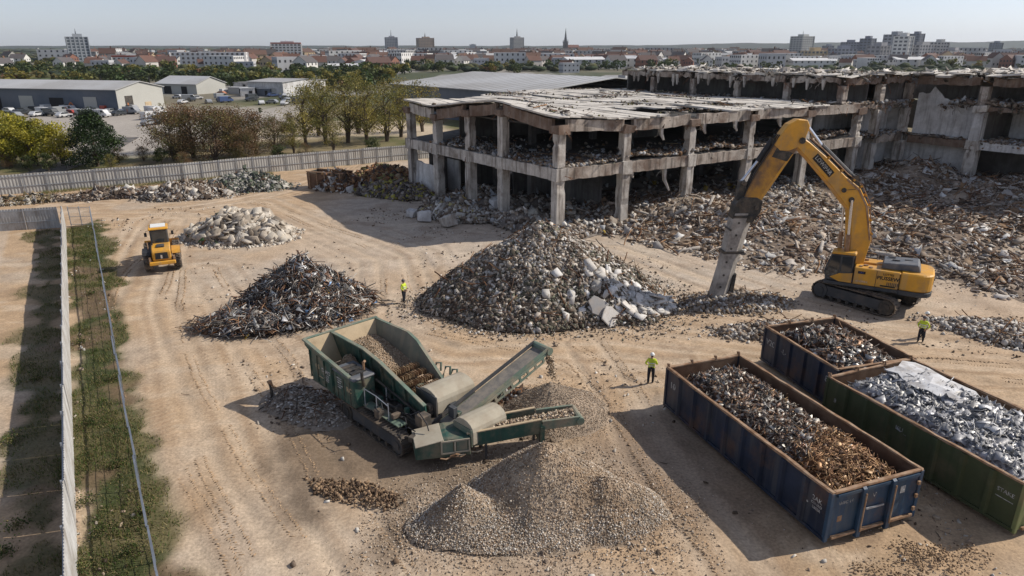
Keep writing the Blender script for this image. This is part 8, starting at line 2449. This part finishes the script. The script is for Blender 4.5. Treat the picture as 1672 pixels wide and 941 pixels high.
# ------------------------------------------------------------------ town trees
def far_crown(seed, cols, n=150):
    rs = np.random.default_rng(seed); m = MB()
    k = 7; cs = rs.normal(0, 1, (k, 3)) * np.array((2.4, 2.4, 1.3)) + np.array((0, 0, 5.2)); r = rs.uniform(1.6, 2.6, k)
    i = rs.integers(0, k, n); d = rs.normal(0, 1, (n, 3)); d /= np.linalg.norm(d, axis=1, keepdims=True)
    P = cs[i] + d * r[i][:, None] * rs.uniform(0.6, 1.0, (n, 1)); P[:, 2] = np.maximum(P[:, 2], 0.6)
    a = rs.normal(0, 1, (n, 3)); a /= np.linalg.norm(a, axis=1, keepdims=True); b = np.cross(a, rs.normal(0, 1, (n, 3))); b /= np.linalg.norm(b, axis=1, keepdims=True)
    s = rs.uniform(0.5, 1.1, (n, 1))
    V = np.stack([P - a * s, P + b * s * .7, P + a * s, P - b * s * .7], 1).reshape(-1, 3)
    c = np.array(cols)[rs.integers(0, len(cols), k)][i] * rs.uniform(0.7, 1.3, (n, 1))
    C = np.repeat(c, 4, axis=0); F = np.arange(4 * n).reshape(-1, 4)
    # trunk
    tv = np.array([(-.25, -.25, -.5), (.25, -.25, -.5), (.25, .25, -.5), (-.25, .25, -.5), (-.12, -.12, 5), (.12, -.12, 5), (.12, .12, 5), (-.12, .12, 5)], float); tf = np.array([(0, 1, 5, 4), (1, 2, 6, 5), (2, 3, 7, 6), (3, 0, 4, 7)]) + len(V)
    return np_mesh('far_tree', np.concatenate([V, tv]), np.concatenate([F, tf]), 'leaf', np.concatenate([C, np.full((8, 3), 0.06)]))


FT = [(far_crown(21, MID, 260), 'mid-green'), (far_crown(22, DARKG + MID[:1], 260), 'dark green'), (far_crown(23, OLV, 260), 'olive-yellow'), (far_crown(24, MID + OLV[:2], 260), 'mid-green'), (far_crown(25, RED + OLV[:1], 240), 'russet')]
n = 0
for _ in range(6000):
    if n >= 290: break
    px = random.uniform(-30, 1700); py = 101 + 45 * random.random() ** 1.1
    if 270 < px < 420 and py < 117: continue
    if px > 640 and py > 122: continue
    if px > 920 and py > 116: continue
    x, y = site(px, py)
    if 100 < px < 520 and 118 < py and random.random() < 0.3: continue
    if -190 < x < -85 and 195 < y < 320: continue
    if any(abs(x - a) < 12 and abs(y - b) < 14 for a, b in taken): continue
    me, nm = random.choices(FT, (3, 3, 1.6, 2.5, 1))[0]
    o = link('distant_tree', me); s = random.uniform(0.55, 1.0); o.location = (x, y, 0); o.rotation_euler = (0, 0, random.uniform(0, 6.3)); o.scale = (s * 1.35, s * 1.35, s)
    tag(o, f'{nm} distant tree among the roofs behind the site, one of many', 'tree', f'{nm} trees among the town roofs'); n += 1

# the woods that close the view, one mass of crowns running to the horizon
NW = 15000
r = 260 + (11000 - 260) * RNG.uniform(0, 1, NW) ** 2.3
th = RNG.uniform(-0.74, 0.74, NW)
x, y = r * np.sin(th) * 1.05, r * np.cos(th)
keep = (fbm(x / 120, y / 120, 701, 3) > np.where((x < -0.32 * y) & (r > 380), 0.43, np.where(r < 1100, 0.57, np.where(r < 2400, 0.53, 0.22)))) & ~((x > -200) & (x < 110) & (y < 300)) & ~((np.abs(x) < 0.9 * y) & (y < 330) & (x > -60))
x, y = x[keep], y[keep]; r = r[keep]; nn = len(x)
s = RNG.uniform(3.5, 6.5, nn) * np.clip(r / 900, 0.9, 5.0)
hz = RNG.uniform(0.7, 1.2, nn) * (3.2 + 5.0 * sstep(1800, 4000, r))
S = np.stack([s * 1.3, s * 1.3, hz], 1)
Rm = rand_rot(nn, 0.05)
wt = []
for q in range(6):
    V_, F_ = t_chunk(26); wt.append((V_ * np.array((1, 1, 1.0)), F_))
V, F, C = scatter(np.stack([x, y, hz * 0.75], 1), S, Rm, palette(nn, [(0.028, 0.04, 0.018), (0.04, 0.052, 0.02), (0.06, 0.062, 0.024), (0.022, 0.032, 0.018)], 0.3), wt)
MT['wood'] = M('far_wood', (1, 1, 1), attr=True, rough=0.95, var=0.45, vs=0.35, fine=0.4, bump=0)
tag(link('woods', np_mesh('woods', V, F, 'wood', C)), 'dark woods closing the view along the horizon', 'woods', kind='stuff')
# low hills behind on the right
hx = np.linspace(-6500, 7500, 200); hy = np.array([5000.0, 5900.0, 7000.0])
V, F = [], []
for j, yy in enumerate(hy):
    for i, xx in enumerate(hx):
        z = (6, 1, 0)[0] * 0
        a = 30 + 44 * sstep(0, 4500, xx) * (0.6 + 0.8 * fbm(np.array([xx / 1800]), np.array([3.3]), 711, 4)[0]) + 13 * (fbm(np.array([xx / 160]), np.array([1.0]), 713, 4)[0] - 0.4)
        V.append((xx, yy, (-2, a, -2)[j]))
nx_ = len(hx)
for j in range(2):
    for i in range(nx_ - 1): F.append((j * nx_ + i, j * nx_ + i + 1, (j + 1) * nx_ + i + 1, (j + 1) * nx_ + i))
C = np.broadcast_to(np.array((0.022, 0.03, 0.02)), (len(V), 3))
tag(link('hills', np_mesh('hills', V, F, 'wood', C, smooth=True)), kind='structure')

# ------------------------------------------------------------------ the air
HAZE = 0.00004
if HAZE:
    hm = bpy.data.materials.new('air'); hm.use_nodes = True; nt = hm.node_tree; nt.nodes.clear()
    o_ = nt.nodes.new('ShaderNodeOutputMaterial'); v_ = nt.nodes.new('ShaderNodeVolumePrincipled')
    v_.inputs['Color'].default_value = (0.80, 0.86, 0.95, 1); v_.inputs['Density'].default_value = HAZE; v_.inputs['Anisotropy'].default_value = 0.2
    nt.links.new(v_.outputs[0], o_.inputs['Volume'])
    hb_ = MB(); hb_.box((0, 6700, 119.0), (29000, 15000, 240)); hb_.v = [p + Vector((0, 0, 0)) for p in hb_.v]
    hz_ = hb_.build('haze', hm); tag(hz_, kind='stuff')
